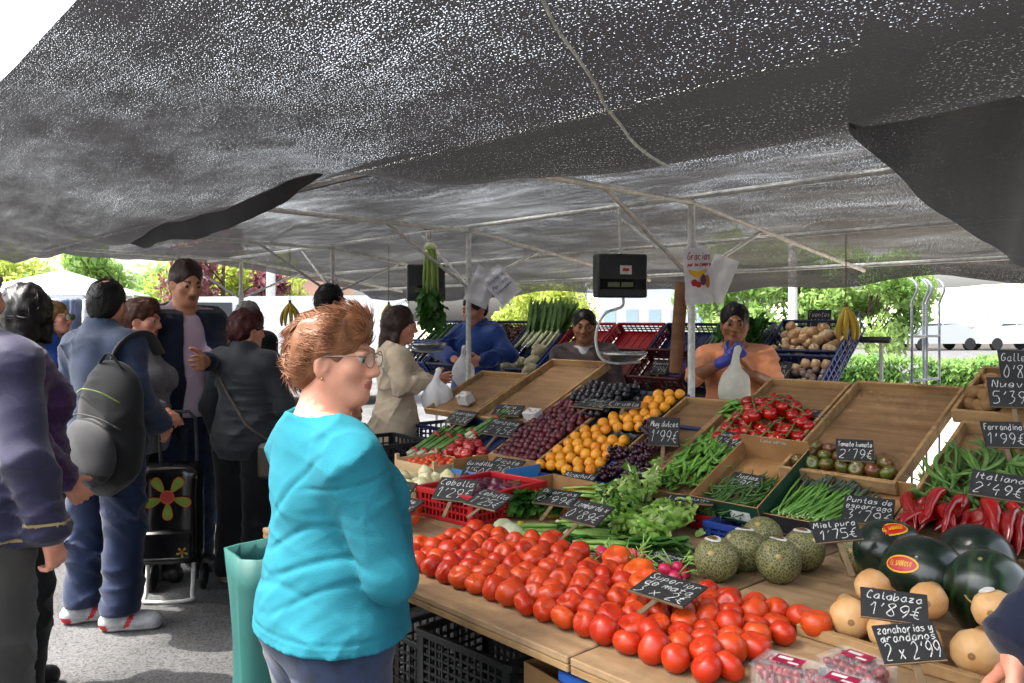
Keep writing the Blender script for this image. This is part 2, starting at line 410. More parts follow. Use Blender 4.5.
# ------------------------------------------------------------------ shade cloth
def netmat(name, dens=.1, trans=.018, wb=.27):
    """knitted black shade net: dark threads, small holes in wandering rows"""
    m = bpy.data.materials.new(name); m.use_nodes = True; nt = m.node_tree; N = nt.nodes; L = nt.links
    b = N['Principled BSDF']; b.inputs['Roughness'].default_value = .75; b.inputs['Specular IOR Level'].default_value = .3
    tc = N.new('ShaderNodeTexCoord')
    def noise(scale, stretch, det=2):
        mp = N.new('ShaderNodeMapping'); mp.inputs['Scale'].default_value = stretch; L.new(tc.outputs['UV'], mp.inputs[0])
        t = N.new('ShaderNodeTexNoise'); t.inputs['Scale'].default_value = scale; t.inputs['Detail'].default_value = det
        L.new(mp.outputs[0], t.inputs['Vector']); return t.outputs['Fac']
    fine = noise(330, (.42, 1.0, 1), 1); big = noise(1.6, (.5, 1.0, 1), 5); mid = noise(11, (.25, 1.3, 1), 4)
    rows = N.new('ShaderNodeTexWave'); rows.inputs['Scale'].default_value = 26; rows.inputs['Distortion'].default_value = 1.5
    rows.bands_direction = 'Y'; L.new(tc.outputs['UV'], rows.inputs['Vector'])
    def math_(op, a, b_, clamp=False):
        x = N.new('ShaderNodeMath'); x.operation = op; x.use_clamp = clamp
        for i, q in enumerate((a, b_)):
            if isinstance(q, (int, float)): x.inputs[i].default_value = q
            else: L.new(q, x.inputs[i])
        return x.outputs[0]
    # hole threshold falls where the cloth is stretched
    th = math_('SUBTRACT', .80-dens, math_('MULTIPLY', math_('ADD', math_('ADD', big, math_('MULTIPLY', mid, .5)), math_('MULTIPLY', rows.outputs['Fac'], .16)), wb))
    th = math_('ADD', th, .12)
    mr = N.new('ShaderNodeMapRange'); mr.inputs[3].default_value = 0; mr.inputs[4].default_value = 1
    L.new(fine, mr.inputs[0]); L.new(th, mr.inputs[1]); L.new(math_('ADD', th, .05), mr.inputs[2])
    cr = N.new('ShaderNodeMix'); cr.data_type = 'RGBA'; cr.inputs[6].default_value = lin('#111112'); cr.inputs[7].default_value = lin('#1e1d1d')
    L.new(mid, cr.inputs[0]); L.new(cr.outputs[2], b.inputs['Base Color'])
    tl = N.new('ShaderNodeBsdfTranslucent'); tl.inputs[0].default_value = (trans, trans*.97, trans, 1)
    ad = N.new('ShaderNodeAddShader'); L.new(b.outputs[0], ad.inputs[0]); L.new(tl.outputs[0], ad.inputs[1])
    tp = N.new('ShaderNodeBsdfTransparent'); mi = N.new('ShaderNodeMixShader')
    L.new(mr.outputs[0], mi.inputs[0]); L.new(ad.outputs[0], mi.inputs[1]); L.new(tp.outputs[0], mi.inputs[2])
    L.new(mi.outputs[0], N['Material Output'].inputs['Surface'])
    bp = N.new('ShaderNodeBump'); bp.inputs['Strength'].default_value = .5; bp.inputs['Distance'].default_value = .004
    L.new(fine, bp.inputs['Height']); L.new(bp.outputs[0], b.inputs['Normal'])
    return m
NET = netmat('shade_net', .046, .006); NET2 = netmat('shade_net_roof', -.012, .006, .36)
def interp(x, tab): return float(np.interp(x, [a for a, _ in tab], [b for _, b in tab]))
EDGE = [(-7.4, 2.10), (-3.84, 2.075), (-2.4, 2.14), (-1.41, 2.185), (-.5, 2.06), (.35, 1.945), (1.03, 1.965), (1.4, 1.955), (3, 2.0)]
def smooth_edge(s): return sum(interp(s+d, EDGE) for d in (-.35, -.2, -.1, 0, .1, .2, .35))/7
def front_z(s, t):
    ze = smooth_edge(s); fr = 2.36+.02*math.sin(s*1.7)
    if t < .45:
        u = (t+.76)/1.21; z = fr+(ze-fr)*u**1.25
    else:
        u = min(1, (t-.45)/.30); z = ze+(2.215-ze)*(u**.8) if u > 0 else ze
    f = mnoise.noise(Vector((s*1.1, t*2.2, 3)))*.045+mnoise.noise(Vector((s*2.2, t*6.5, 8)))*.018+mnoise.noise(Vector((s*7, t*13, 1)))*.006
    e = min(1, max(0, (t+.76)*3))*min(1, max(0, (.75-t)*3))
    return z+f*(.35+.65*e)
def main_z(s, t):
    z = interp(t, [(.6, 2.225), (2.3, 2.235), (3.3, 2.10), (4.35, 1.95), (4.5, 1.90), (4.62, 1.82)])
    sag = -.035*math.sin(math.pi*min(1, max(0, (t-.7)/1.6)))-.03*abs(math.sin(math.pi*(s+.69)/1.88))*min(1, max(0, (t-.7)*2))
    if t > 4.4: sag -= .05*abs(math.sin(math.pi*(s+.3)/3.6))+.02*math.sin(s*5)
    return z+sag*.8+mnoise.noise(Vector((s*1.3, t*2.2, 30)))*.03+mnoise.noise(Vector((s*4, t*5, 11)))*.012+.02
def sheet(name, fn, s0, s1, t0, t1, ns, ntt, m, label, cat='shade cloth'):
    mb = MB(); vs = []; uv = []
    for i in range(ns+1):
        s = s0+(s1-s0)*i/ns
        for j in range(ntt+1):
            t = t0+(t1-t0)*j/ntt
            vs.append(fn(s, t)); uv.append((s, t))
    mb.add(vs, [(i*(ntt+1)+j, (i+1)*(ntt+1)+j, (i+1)*(ntt+1)+j+1, i*(ntt+1)+j+1) for i in range(ns) for j in range(ntt)])
    me = mb.mesh(name, m, True); ul = me.uv_layers.new(name='UVMap')
    for l in me.loops: ul.data[l.index].uv = uv[l.vertex_index]
    o = link(name, me); tag(o, label, cat); return o
sheet('shade_cloth', lambda s, t: P(s, t, front_z(s, t)), -7.4, 2.9, -.76, .76, 120, 44, NET, 'black shade net sagging over the front of the stall, white cord lying along it')
sheet('shade_cloth', lambda s, t: P(s, t, main_z(s, t)), -7.5, 1.7, .70, 4.62, 110, 60, NET2, 'black shade net roof stretched over the metal bars')
FLB = [(.2, 2.02), (.42, 1.95), (.73, 1.845), (1.54, 1.72), (2.3, 1.66), (4.4, 1.64)]
def flap(s, t):
    k = s; zb = interp(t, FLB); zt = 2.2 if t < 2.3 else interp(t, [(2.3, 2.2), (4.4, 1.9)])
    z = zt+(zb-zt)*k
    return P(1.06+.06*(1-k)**2+.012*math.sin(t*9+k*2)*(1-k*.5)+.004*math.sin(t*17+k*3)*k+.02*math.sin(t*2.1)*k, t, z)
sheet('shade_cloth', flap, 0, 1, .42, 4.4, 12, 110, netmat('shade_net_side', .035, .012, .27), 'dark side flap of shade net hanging below the roof edge')
def hem(a, k):
    s = -3.95+2.6*a; d = .105*max(0, math.sin(math.pi*a**.8))**.7+.004
    return P(s, .455+.05*k+.02*math.sin(s*6)*k, front_z(s, .45)+.006-d*k)
sheet('shade_cloth', lambda s, t: hem(s, t), 0, 1, 0, 1, 60, 6, netmat('shade_net_hem', .0, .004, .15), 'narrow dark strip of net hanging down left of the white cord, above the customers')
# the white cord lying on the net
def hit_front(px, py):
    d = Vector(((px-512)/820, 1, (320-py)/820)); k = .6
    while k < 6:
        p = Vector((0, 0, EYE))+d*k; r = Vector((p.x-O2.x, p.y-O2.y)); s, t = r.dot(U2), r.dot(V2)
        if -.76 <= t <= .76 and p.z > front_z(s, t): return P(s, t, front_z(s, t)-.008)
        k += .01
cd = [hit_front(*q) for q in ((540, -12), (556, 22), (577, 52), (596, 80), (604, 98), (622, 122), (634, 138), (652, 153), (668, 163))]
mb = MB(); mb.tube(catmull([p for p in cd if p], 6), .0045, 6)
tag(mb.build('cord', mat('white_cord', '#b9bcb2', '#8d9388', rough=.8, scale=60)), 'thin white cord running across the black shade net', 'cord')
# dark stitched seam
# ------------------------------------------------------------------ metal frame
STEEL = mat('galvanised_steel', '#cfcfca', '#aeafac', rough=.5, scale=30, metal=.0, bump=.1)
DARKST = mat('dark_steel', '#3a3c3f', '#2a2b2d', rough=.5, scale=20)
fr = thing('market_scaffold', 'galvanised metal scaffold of poles and beams carrying the shade net', 'scaffold', loc(P(-3, 2.3)))
inv = fr.matrix_basis.inverted()
def fpart(name, pts, r, n=8):
    mb = MB(); mb.tube(pts, r, n); me = mb.mesh(name, STEEL, 'auto'); o = link(name, me, fr, inv.copy()); return o
VB = [(.66, 2.185), (2.3, 2.165), (4.32, 1.885)]
def vbz(t): return interp(t, VB)
for k in range(4):
    s = -.69-1.88*k
    mb = MB(); mb.tube([P(s, 2.3, 0), P(s, 2.3, 2.15)], .019, 10); mb.box((-.05, -.05, 0), (.05, .05, .008), M=loc(P(s, 2.3)))
    mb.tube([P(s, 2.3, 1.72), P(s, 2.3, 1.82)], .027, 10); mb.tube([P(s, 2.3, 1.0), P(s, 2.3, 1.03)], .025, 10)
    o = link('pole', mb.mesh('pole', STEEL, 'auto'), fr, inv.copy())
    fpart('beam', [P(s, .66, vbz(.66)), P(s, 2.3, vbz(2.3))], .016); fpart('beam', [P(s, 2.31, vbz(2.3)), P(s, 4.32, vbz(4.32))], .014)
    fpart('brace', [P(s, 2.28, 1.775), P(s, 1.62, 2.165)], .012); fpart('brace', [P(s, 2.32, 1.775), P(s, 2.98, 2.055)], .012)
for t in (.68, 2.3, 3.3, 4.28):
    z = vbz(t)+.03
    fpart('beam', [P(-7.2, t, z), P(1.0, t, z)], .0145)
for k in range(3):
    s = -.69-1.88*k
    fpart('brace', [P(s-.03, 2.3, 1.80), P(s-.55, 2.3, 2.17)], .010)

# ------------------------------------------------------------------ tables and trestles
PLY = woodmat('old_plywood', '#a98d6a', '#8a6f50', '#6a5641')
PLY2 = woodmat('tray_plywood', '#8a6c4c', '#715438', '#57432e')
PINE = woodmat('tray_pine', '#a98a60', '#876742', '#5f4a33', axis=0)
CARD = mat('cardboard', '#9b7448', '#8a6439', rough=.85, scale=9, bump=.1)
def tabletop(s0, s1, t0, t1, label):
    r = thing('table', label, 'table', T(s0, t0, 0))
    L_, D = s1-s0, t1-t0
    mb = MB(); mb.box((0, 0, TABLE-.018), (L_, D, TABLE), .003); mb.build('tabletop', PLY, r)
    mb = MB(); mb.box((0, .0015, TABLE-.038), (L_, .028, TABLE-.0185), .003); mb.build('front_rail', PINE, r)
    for x in (.08, L_-.08):
        for y in (.12, D-.1):
            mb = MB(); mb.box((x-.022, y-.022, 0), (x+.022, y+.022, TABLE-.0185), .003); mb.build('leg', PINE, r)
    return r
tabletop(-.93, .618, 0, 1.42, 'plywood table board under the tomatoes and the red onion crate')
tabletop(-1.62, -.938, .50, 1.42, 'short plywood board under the veneer boxes at the far end')
tabletop(.626, 1.44, 0, 1.42, 'plywood table board under the squashes, watermelons and berry punnets')
# ------------------------------------------------------------------ crates, trays, boxes
def plastic(name, c, r=.45): return mat(name, c, None, rough=r, scale=8, bump=.05, spec=.4)
BLUE = plastic('blue_plastic', '#1c3a86'); DBLUE = plastic('dark_blue_plastic', '#17234f'); RED = plastic('red_plastic', '#a8141b'); BLACKP = plastic('black_plastic', '#16181a', .5)
PINKP = plastic('pink_plastic', '#d8404a'); DRED = plastic('dark_red_plastic', '#5c1018'); BRIGHTB = plastic('bright_blue_plastic', '#2c5fb4')
def crate_mesh(a, b, h, m, cols=11, rows=3, rim=.022, key={}):
    """open plastic crate with slotted walls; origin at its left front bottom corner"""
    kk = (round(a, 3), round(b, 3), round(h, 3), m.name, cols, rows)
    if kk in key: return key[kk]
    mb = MB(); th = .010
    def wall(L_, M, nc):
        mb.box((0, 0, 0), (L_, th, h*.14), .002, M=M); mb.box((-.001, -.006, h-rim), (L_+.001, th+.002, h), .003, M=M)
        mb.box((0, 0, h*.14), (.03, th, h-rim), 0, M=M); mb.box((L_-.03, 0, h*.14), (L_, th, h-rim), 0, M=M)
        for i in range(1, nc):
            x = .03+(L_-.06)*i/nc; mb.box((x-.0035, .001, h*.14), (x+.0035, th-.001, h-rim), 0, M=M)
        for j in range(1, rows):
            z = h*.14+(h-rim-h*.14)*j/rows; mb.box((.03, .002, z-.004), (L_-.03, th-.002, z+.004), 0, M=M)
    nb = max(4, int(cols*b/a))
    wall(a, Matrix.Identity(4), cols); wall(a, Matrix.Translation((a, b, 0)) @ Matrix.Rotation(math.pi, 4, 'Z'), cols)
    wall(b, Matrix.Translation((a, 0, 0)) @ Matrix.Rotation(math.pi/2, 4, 'Z'), nb); wall(b, Matrix.Translation((0, b, 0)) @ Matrix.Rotation(-math.pi/2, 4, 'Z'), nb)
    mb.box((.002, .002, 0), (a-.002, b-.002, .006), 0)
    for x in np.linspace(.05, a-.05, 6): mb.box((x-.006, .01, .006), (x+.006, b-.01, .011), 0)
    key[kk] = mb.mesh('plastic_crate', m, 'auto'); return key[kk]
def crate(M, a, b, h, m, label, group=None, cols=11, rows=3, name='plastic_crate', cat='crate'):
    o = link(name, crate_mesh(a, b, h, m, cols, rows), None, M); return tag(o, label, cat, group)
def tray(M, a, b, h, label, m=None, mb_=None, group=None, cat='wooden tray'):
    """shallow wooden display tray"""
    m = m or PINE; r = thing('wooden_tray', label, cat, M, group); th = .014
    x = MB(); x.box((.002, .002, 0), (a-.002, b-.002, .006), .001); x.build('base_board', mb_ or PLY2, r)
    for lo, hi in (((0, 0, -.002), (a, th, h)), ((0, b-th, -.002), (a, b, h)), ((0, th, -.001), (th, b-th, h)), ((a-th, th, -.001), (a, b-th, h))):
        x = MB(); x.box(lo, hi, .002); x.build('side_board', m, r)
    return r
def carton(M, a, b, h, label, out, inn=None, name='cardboard_box', low=0, flap_=0, group=None):
    """cardboard box without lid; walls printed outside, brown inside"""
    r = thing(name, label, 'box', M, group); th = .005; inn = inn or CARD
    x = MB(); x.box((.003, .003, 0), (a-.003, b-.003, .004), 0); x.build('base', inn, r)
    walls = (((0, 0, 0), (a, th, h-low)), ((0, b-th, 0), (a, b, h+flap_)), ((0, th, 0), (th, b-th, h)), ((a-th, th, 0), (a, b-th, h)))
    for i, (lo, hi) in enumerate(walls):
        x = MB(); x.box(lo, hi, 0)
        f = [i_ for i_ in range(len(x.f))]
        # outer face printed, the rest plain card
        x.mi = [1 if ((i == 0 and fi == 2) or (i == 1 and fi == 3) or (i == 2 and fi == 0) or (i == 3 and fi == 1)) else 0 for fi in f]
        x.build('wall', [inn, out], r)
    return r
# black crates and other goods under the table
for k, (s, t, z, rot) in enumerate([(-.16, .14, .004, 4), (-.16, .14, .300, 4)]):
    crate(T(s, t, z, rot), .40, .30, .295, BLACKP, ['black slotted crate on the asphalt under the table, bottom of its stack', 'black slotted crate under the tomato table, top of its stack'][k], None, 12, 9)
crate(T(-.02, .62, .004, -3), .60, .40, .30, BLACKP, 'long black crate set back in the shade under the table', None, 14, 6)
crate(T(.575, .045, .004, 1), .50, .35, .36, BRIGHTB, 'bright blue slotted crate under the board joint, lower one', None, 10, 6)
crate(T(.56, .035, .366, 0), .52, .36, .355, BRIGHTB, 'bright blue slotted crate under the board joint, upper one', None, 10, 6)
carton(T(.26, .20, .004, -8), .27, .24, .60, 'open brown cardboard box standing under the table', mat('card_out', '#b08a5c', '#9c764a', rough=.85, scale=6))
crate(T(-.9, .5, .004, 0), .6, .4, .30, BLACKP, 'black crate under the red onion crate end of the table', None, 14, 6)
# stacks of crates that carry the sloping display
for i, s in enumerate((-1.62, -1.18, -.78, -.36, .08, .5, .92)):
    for j in range(3):
        zz = .004+.235*j
        crate(T(s, 1.5, zz), .40, .58, .232, (DBLUE, BLACKP)[(i+j) % 2], ('lower', 'middle', 'upper')[j]+' dark crate of the stack under the '+('asparagus', 'red apples', 'plum tray', 'apricots', 'pea pods', 'big wooden tray', 'red peppers')[i], 'crates under the sloping display', 10, 4)
crate(T(-1.64, 1.22, .50), .40, .28, .23, DBLUE, 'dark blue crate below the asparagus and apples, end of the stall', None, 9, 4)
crate(T(-1.20, 1.18, .50), .40, .30, .25, DBLUE, 'dark blue crate below the red apples beside the plum tray', None, 9, 4)
# goods trays on the slope (from the near end to the far end)
KI = tray(S(.30, .36), .43, .70, .045, 'large empty looking wooden tray with a row of green tomatoes along its low edge')
PE = tray(S(.80, .08), .48, .72, .05, 'wooden tray of red peppers and flat green beans')
PO = tray(S(.755, .83, .02), .60, .36, .05, 'wooden tray heaped with potatoes')
VT = tray(S(-.10, .50), .385, .55, .04, 'wooden tray with tomatoes on the vine and a slate sign at its top')
SM = tray(S(-.43, .27), .265, .56, .035, 'small bare wooden tray between the grapes and the pea pods')
PEA = tray(S(-.165, .10, .0), .27, .75, .035, 'narrow wooden tray filled with pea pods')
BIG = tray(S(-1.59, .42), .455, .70, .045, 'big bare wooden tray leaning in front of the brown shirted seller')
LEF = tray(S(-2.05, .44), .43, .50, .035, 'bare wooden tray behind the asparagus at the far end')
PLUM = tray(S(-1.125, .13), .335, .72, .04, 'wooden tray of dark plums beside the apricots')
crate(S(-.785, .08, -.035), .355, .78, .06, BLUE, 'blue crate holding the black trays of apricots', None, 10, 2)
crate(S(-1.64, -.03, -.02), .48, .45, .05, DBLUE, 'dark blue crate holding asparagus bundles and red apples', None, 10, 2)
GRN = plastic('green_print', '#16442c', .6); 
def cardprint(name, c, c2=None): return mat(name, c, c2, rough=.6, scale=12)
GB = carton(S(.10, .06, .0), .285, .40, .075, 'dark green cardboard box of fine green beans', cardprint('box_green', '#0f3a26'), None, flap_=.03)
AB = carton(S(.36, .085, -.02), .43, .30, .06, 'brown cardboard box of thin green asparagus', cardprint('box_dark', '#2b2623'), None)
x = MB(); x.box((.03, -.0015, .015), (.085, -.0005, .05), 0, 0); x.build('printed_label', mat('gold_print', '#8a7a2e', '#3a4a20', rough=.6, scale=90), GB)
x = MB(); x.box((.17, -.0015, .012), (.25, -.0005, .048), 0, 0); x.build('paper_label', mat('paper', '#cfcfca', '#b4b4b0', rough=.8, scale=70), GB)
x = MB(); write_lines(x, [('Casa verde', .5, .55)], .12, .03, .002, 0, rg=random.Random(3)); x.build('writing', mat('chalk', '#cfd0cc', '#8e908e', rough=.95, scale=180, ramp=(.4, .75)), GB, loc((.145, .389, .085), 0, 90))
crate(T(.22, 1.10, TABLE+.001, 0), .34, .20, .055, BLUE, 'low blue crate on the table under the green bean box', None, 9, 2)
crate(T(.02, 1.16, TABLE+.001, 0), .18, .20, .055, RED, 'low red crate on the table behind the lettuce', None, 5, 2)
# low wooden frame round the squashes and watermelons
rr = thing('squash_enclosure', 'low wooden frame on the table round squashes and watermelons', 'wooden frame', T(.90, .50))
for lo, hi in (((0, 0, .0005), (.50, .022, .028)), ((0, .0225, .0005), (.022, .62, .028))):
    x = MB(); x.box(lo, hi, .003); x.build('batten', PINE, rr)
# red onion crate, blue and yellow cartons, small wooden boxes on the far half of the table
RC = crate(T(-.71, .53, TABLE+.001, 6), .31, .42, .115, RED, 'red slotted crate full of red onions', None, 12, 3)
CB = carton(T(-1.09, 1.0, TABLE+.001), .36, .22, .115, 'bright blue cardboard box with cut-out sides beside the red crate', cardprint('box_blue', '#2f7fc4', '#2673b8'), None, low=.04)
x = MB()
for i in range(9): x.box((.03+.034*i, -.0012, .028), (.048+.034*i, -.0004, .06), 0)
x.build('printed_pattern', mat('orange_print', '#b9812c', '#7d5a26', rough=.7, scale=60), CB)
YB = carton(T(-.58, .88, TABLE+.001), .26, .27, .10, 'cardboard box with blue top edge and yellow and red print', cardprint('box_yellow', '#d8b51a', '#b53a20'), None, low=.02)
x = MB(); x.box((.001, -.0012, .055), (.259, -.0004, .0795), 0); x.box((.001, .2704, .06), (.259, .2712, .0995), 0); x.build('blue_band', cardprint('box_blue2', '#3a97d6', '#3389c6'), YB)
def slat_box(M, a, b, h, label):
    r = thing('slatted_box', label, 'box', M); pale = woodmat('pale_veneer', '#cdb48c', '#b59a70', '#a3875c')
    x = MB(); x.box((.002, .002, 0), (a-.002, b-.002, .004), 0); x.build('base', pale, r)
    for lo, hi in (((.012, .001, .015), (a-.012, .005, h*.75)), ((.012, b-.005, .015), (a-.012, b-.001, h*.75)), ((.001, .012, .01), (.006, b-.012, h*.8)), ((a-.006, .012, .01), (a-.001, b-.012, h*.8))):
        x = MB(); x.box(lo, hi, .001); x.build('slat', pale, r)
    for px in (0, a-.018):
        for py in (0, b-.018):
            x = MB(); x.box((px, py, .0045), (px+.018, py+.018, h), .001); x.build('corner_post', pale, r)
    return r
SB1 = slat_box(T(-1.06, .56, TABLE+.001), .32, .28, .10, 'pale veneer box of white onions left of the red crate')
SB2 = slat_box(T(-1.44, .92, TABLE+.001), .32, .26, .11, 'pale veneer box with small tomatoes behind the white onions')
# ------------------------------------------------------------------ produce
def pix_slope(px, py, n=0.0):
    d = Vector(((px-512)/820, 1, (320-py)/820)); c0 = Vector((0, 0, EYE)); p0 = SO+N3*n
    return c0+d*(N3.dot(p0-c0)/N3.dot(d))
def pix_table(px, py, dz=0.0):
    d = Vector(((px-512)/820, 1, (320-py)/820)); return Vector((0, 0, EYE))+d*((TABLE+dz-EYE)/d.z)
def rotm(rg, tilt=180):
    return Matrix.Rotation(rg.uniform(0, 6.283), 4, 'Z') @ Matrix.Rotation(R(rg.uniform(-tilt, tilt)), 4, 'X') @ Matrix.Rotation(R(rg.uniform(-tilt, tilt)), 4, 'Y')
class Kind:
    """one mesh kind in a few variants, copied as individual objects"""
    def __init__(self, name, meshes, label, cat, group): self.n, self.me, self.l, self.c, self.g, self.k = name, meshes, label, cat, group, 0
    def put(self, M, v=None):
        o = link(self.n, self.me[self.k % len(self.me) if v is None else v], None, M); self.k += 1
        return tag(o, self.l, self.c, self.g)
def lobed(r, h, lob, amp, dimple=.25, n=22, ph=0, m=None, name='tomato', stemcol=None):
    mb = MB(); prof = []
    K = 13
    for i in range(K+1):
        a = math.pi*i/K; rr = max(0, math.sin(a))**.85*r; z = -math.cos(a)*h/2
        if i > K-3: z -= h*dimple*[0, .12, .45, .75][i-(K-3)] if i-(K-3) < 4 else 0
        prof.append((max(rr, .0006), z+h/2))
    mb.lathe(prof, n, mod=lambda a, i, z: 1+amp*math.cos(lob*a+ph)*(.4+.6*i/K)+.02*math.sin(2*a+ph*3))
    mats = [m]
    if stemcol: mb.ball((0, 0, h*(1-dimple*.8)), (r*.13, r*.13, r*.05), 7, 4, 1); mats.append(stemcol)
    return mb.mesh(name, mats, True)
TOM = mat('tomato_skin', '#a62409', '#be4814', rough=.34, scale=11, rand=.4, spec=.4, ramp=(.3, .8), sub=.08)
SCAR = mat('stem_scar', '#5d5a2a', '#7a6a3a', rough=.8)
tomk = Kind('tomato', [lobed(.0385, .064, 5, .035, .25, 24, 1, TOM, 'tomato', SCAR), lobed(.037, .066, 4, .025, .2, 24, 2, TOM, 'tomato', SCAR), lobed(.0395, .061, 6, .05, .28, 24, 3, TOM, 'tomato', SCAR), lobed(.036, .062, 3, .02, .22, 24, 5, TOM, 'tomato', SCAR)],
            'ripe red tomato in the closely packed field of tomatoes along the front of the table', 'tomato', 'tomatoes spread on the front of the table')
ORT = mat('tomato_skin_orange', '#c8560f', '#b8300c', rough=.32, scale=12, rand=.3, sub=.08)
rg = random.Random(11)
rows = 8
for j in range(rows):
    t = .118+.0605*j
    s0 = -.255+(.034 if j % 2 else 0)+(-.02*j*.3); s1 = .93 - (0 if j else .0)
    n = int((s1-s0)/.068)
    for i in range(n+1):
        s = s0+.068*i+rg.uniform(-.006, .006); tt = t+rg.uniform(-.006, .006)
        if j == rows-1 and (.18 < s < .56 or s < -.1): continue
        if j >= 5 and .55 < s < .64: pass
        if j == 0 and s < -.14: continue
        sc = rg.uniform(.86, 1.02)*(1.0 if j < 2 else .95)
        tomk.l = 'ripe red tomato in the '+('front row', 'second row', 'third row', 'fourth row', 'fifth row', 'sixth row', 'seventh row', 'back row')[j]+' of the field, '+('towards the woman in turquoise', 'in its middle stretch', 'towards the squashes')[min(2, int(3*i/(n+1)))]
        o = tomk.put(T(s, tt, TABLE+rg.uniform(0, .003)) @ Matrix.Translation((0, 0, .033*sc)) @ rotm(rg, 55) @ Matrix.Translation((0, 0, -.033*sc)) @ Matrix.Diagonal((sc*rg.uniform(.93, 1.07), sc*rg.uniform(.93, 1.07), sc*rg.uniform(.9, 1.1), 1)), rg.randrange(4))
for s, t, z, l in ((.94, .525, 0, 'stray red tomato nearest the squashes, apart from the field'), (-.03, .60, .0, 'tomato with an orange tint at the back of the field beside the spring onions')):
    o = tomk.put(T(s, t, TABLE+z)); del o['group']; o['label'] = l
ok_ = [(.30, .555, .05), (.43, .50, .052), (.50, .44, .05)]
me_or = lobed(.045, .066, 5, .07, .28, 26, 1, ORT, 'tomato', SCAR)
for i, (s, t, z) in enumerate(ok_):
    tag(link('tomato', me_or, None, T(s, t, TABLE+.018) @ Matrix.Rotation(R(25), 4, 'X')), ['ribbed orange red tomato beside the radishes, farthest of three orange ones', 'ribbed orange red tomato behind the slate sign, middle of three orange ones', 'ribbed orange red tomato under the edge of the slate sign, nearest of three orange ones'][i], 'tomato', 'ribbed orange tomatoes')
# melons with netted skin
def melonmat():
    m = mat('melon_skin', '#3f4420', '#52562b', rough=.6, scale=16, bump=.2, bscale=60)
    nt = m.node_tree; N = nt.nodes; L = nt.links; b = N['Principled BSDF']; src = b.inputs['Base Color'].links[0].from_socket
    tc = N.new('ShaderNodeTexCoord'); mp = N.new('ShaderNodeMapping'); mp.inputs['Scale'].default_value = (1, 1, .38); L.new(tc.outputs['Object'], mp.inputs[0])
    no = N.new('ShaderNodeTexNoise'); no.inputs['Scale'].default_value = 26; L.new(mp.outputs[0], no.inputs['Vector'])
    ad = N.new('ShaderNodeVectorMath'); ad.operation = 'MULTIPLY_ADD'; ad.inputs[1].default_value = (.02, .02, .02); L.new(no.outputs['Color'], ad.inputs[0]); L.new(mp.outputs[0], ad.inputs[2])
    vo = N.new('ShaderNodeTexVoronoi'); vo.feature = 'DISTANCE_TO_EDGE'; vo.inputs['Scale'].default_value = 120; L.new(ad.outputs[0], vo.inputs['Vector'])
    mr = N.new('ShaderNodeMapRange'); mr.inputs[1].default_value = .0; mr.inputs[2].default_value = .14; mr.inputs[3].default_value = 1; mr.inputs[4].default_value = 0; L.new(vo.outputs['Distance'], mr.inputs[0])
    mx = N.new('ShaderNodeMix'); mx.data_type = 'RGBA'; mx.inputs[7].default_value = lin('#8f875c'); L.new(mr.outputs[0], mx.inputs[0]); L.new(src, mx.inputs[6]); L.new(mx.outputs[2], b.inputs['Base Color'])
    return m
MEL = melonmat(); WHITEP = mat('white_paper', '#c9c9c4', '#b5b5b0', rough=.7, scale=60); STICK_D = mat('sticker_dark', '#3a1f22', '#7a5a20', rough=.5, scale=120)
def patch(r, a0, a1, el, asp, m, name, parent, M, off=.0012, n=20, ring=None):
    """oval sticker that follows a ball (radii r) round its +z"""
    mb = MB(); rings = 5; vs = []
    for i in range(rings+1):
        f = (ring[0]+(ring[1]-ring[0])*i/rings) if ring else i/rings
        for j in range(n):
            a = 2*math.pi*j/n; x, y = el*f*math.cos(a), el*asp*f*math.sin(a)
            q = max(1e-4, 1-(x/r[0])**2-(y/r[1])**2); vs.append((x*(1+off/r[0]), y*(1+off/r[1]), r[2]*math.sqrt(q)+off))
    mb.add(vs, [(i*n+j, i*n+(j+1) % n, (i+1)*n+(j+1) % n, (i+1)*n+j) for i in range(rings) for j in range(n)])
    return mb.build(name, m, parent, M, True)
def melon(s, t, r, label, stick=True, rot=0, tilt=55):
    g_ = thing('melon', label, 'melon', T(s, t), 'netted melons on the table')
    M = Matrix.Translation((0, 0, r*.98)) @ Matrix.Rotation(R(rot), 4, 'Z') @ Matrix.Rotation(R(tilt), 4, 'X')
    mb = MB(); mb.ball((0, 0, 0), (r, r, r*1.06), 40, 26, nz=.012, nf=5); mb.ball((0, 0, r*1.05), (.009, .009, .004), 10, 5, 1)
    mb.build('rind', [MEL, mat('melon_scar', '#9a8450', '#b09a60')], g_, M, True)
    if stick:
        M2 = Matrix.Translation((0, 0, r*.98)) @ Matrix.Rotation(R(rg.uniform(-25, 25)), 4, 'Z') @ Matrix.Rotation(R(rg.uniform(2, 18)), 4, 'X')
        patch((r*1.01,)*3, 0, 0, r*.42, .62, WHITEP, 'sticker', g_, M2, .0035, 22)
        patch((r*1.01,)*3, 0, 0, r*.28, .55, STICK_D, 'sticker_print', g_, M2, .0045, 22)
    return g_
melon(.535, .71, .064, 'netted melon nearest the tomatoes, white oval sticker on top', True, 20, 62)
melon(.535, .86, .064, 'netted melon second from the bean box, behind the nearest melon', True, -30, 50)
melon(.665, .83, .065, 'netted melon in the middle of the melons with a pale stem end facing out', True, 30, 66)
melon(.655, .99, .063, 'netted melon in the second row with its sticker turned to the watermelons', True, 70, 50)
melon(.50, 1.02, .065, 'netted melon farthest back against the asparagus box', False, 10, 40)
g2 = melon(.785, 1.10, .066, 'dark ridged green melon under the small slate sign beside the watermelons', False, 0, 78)
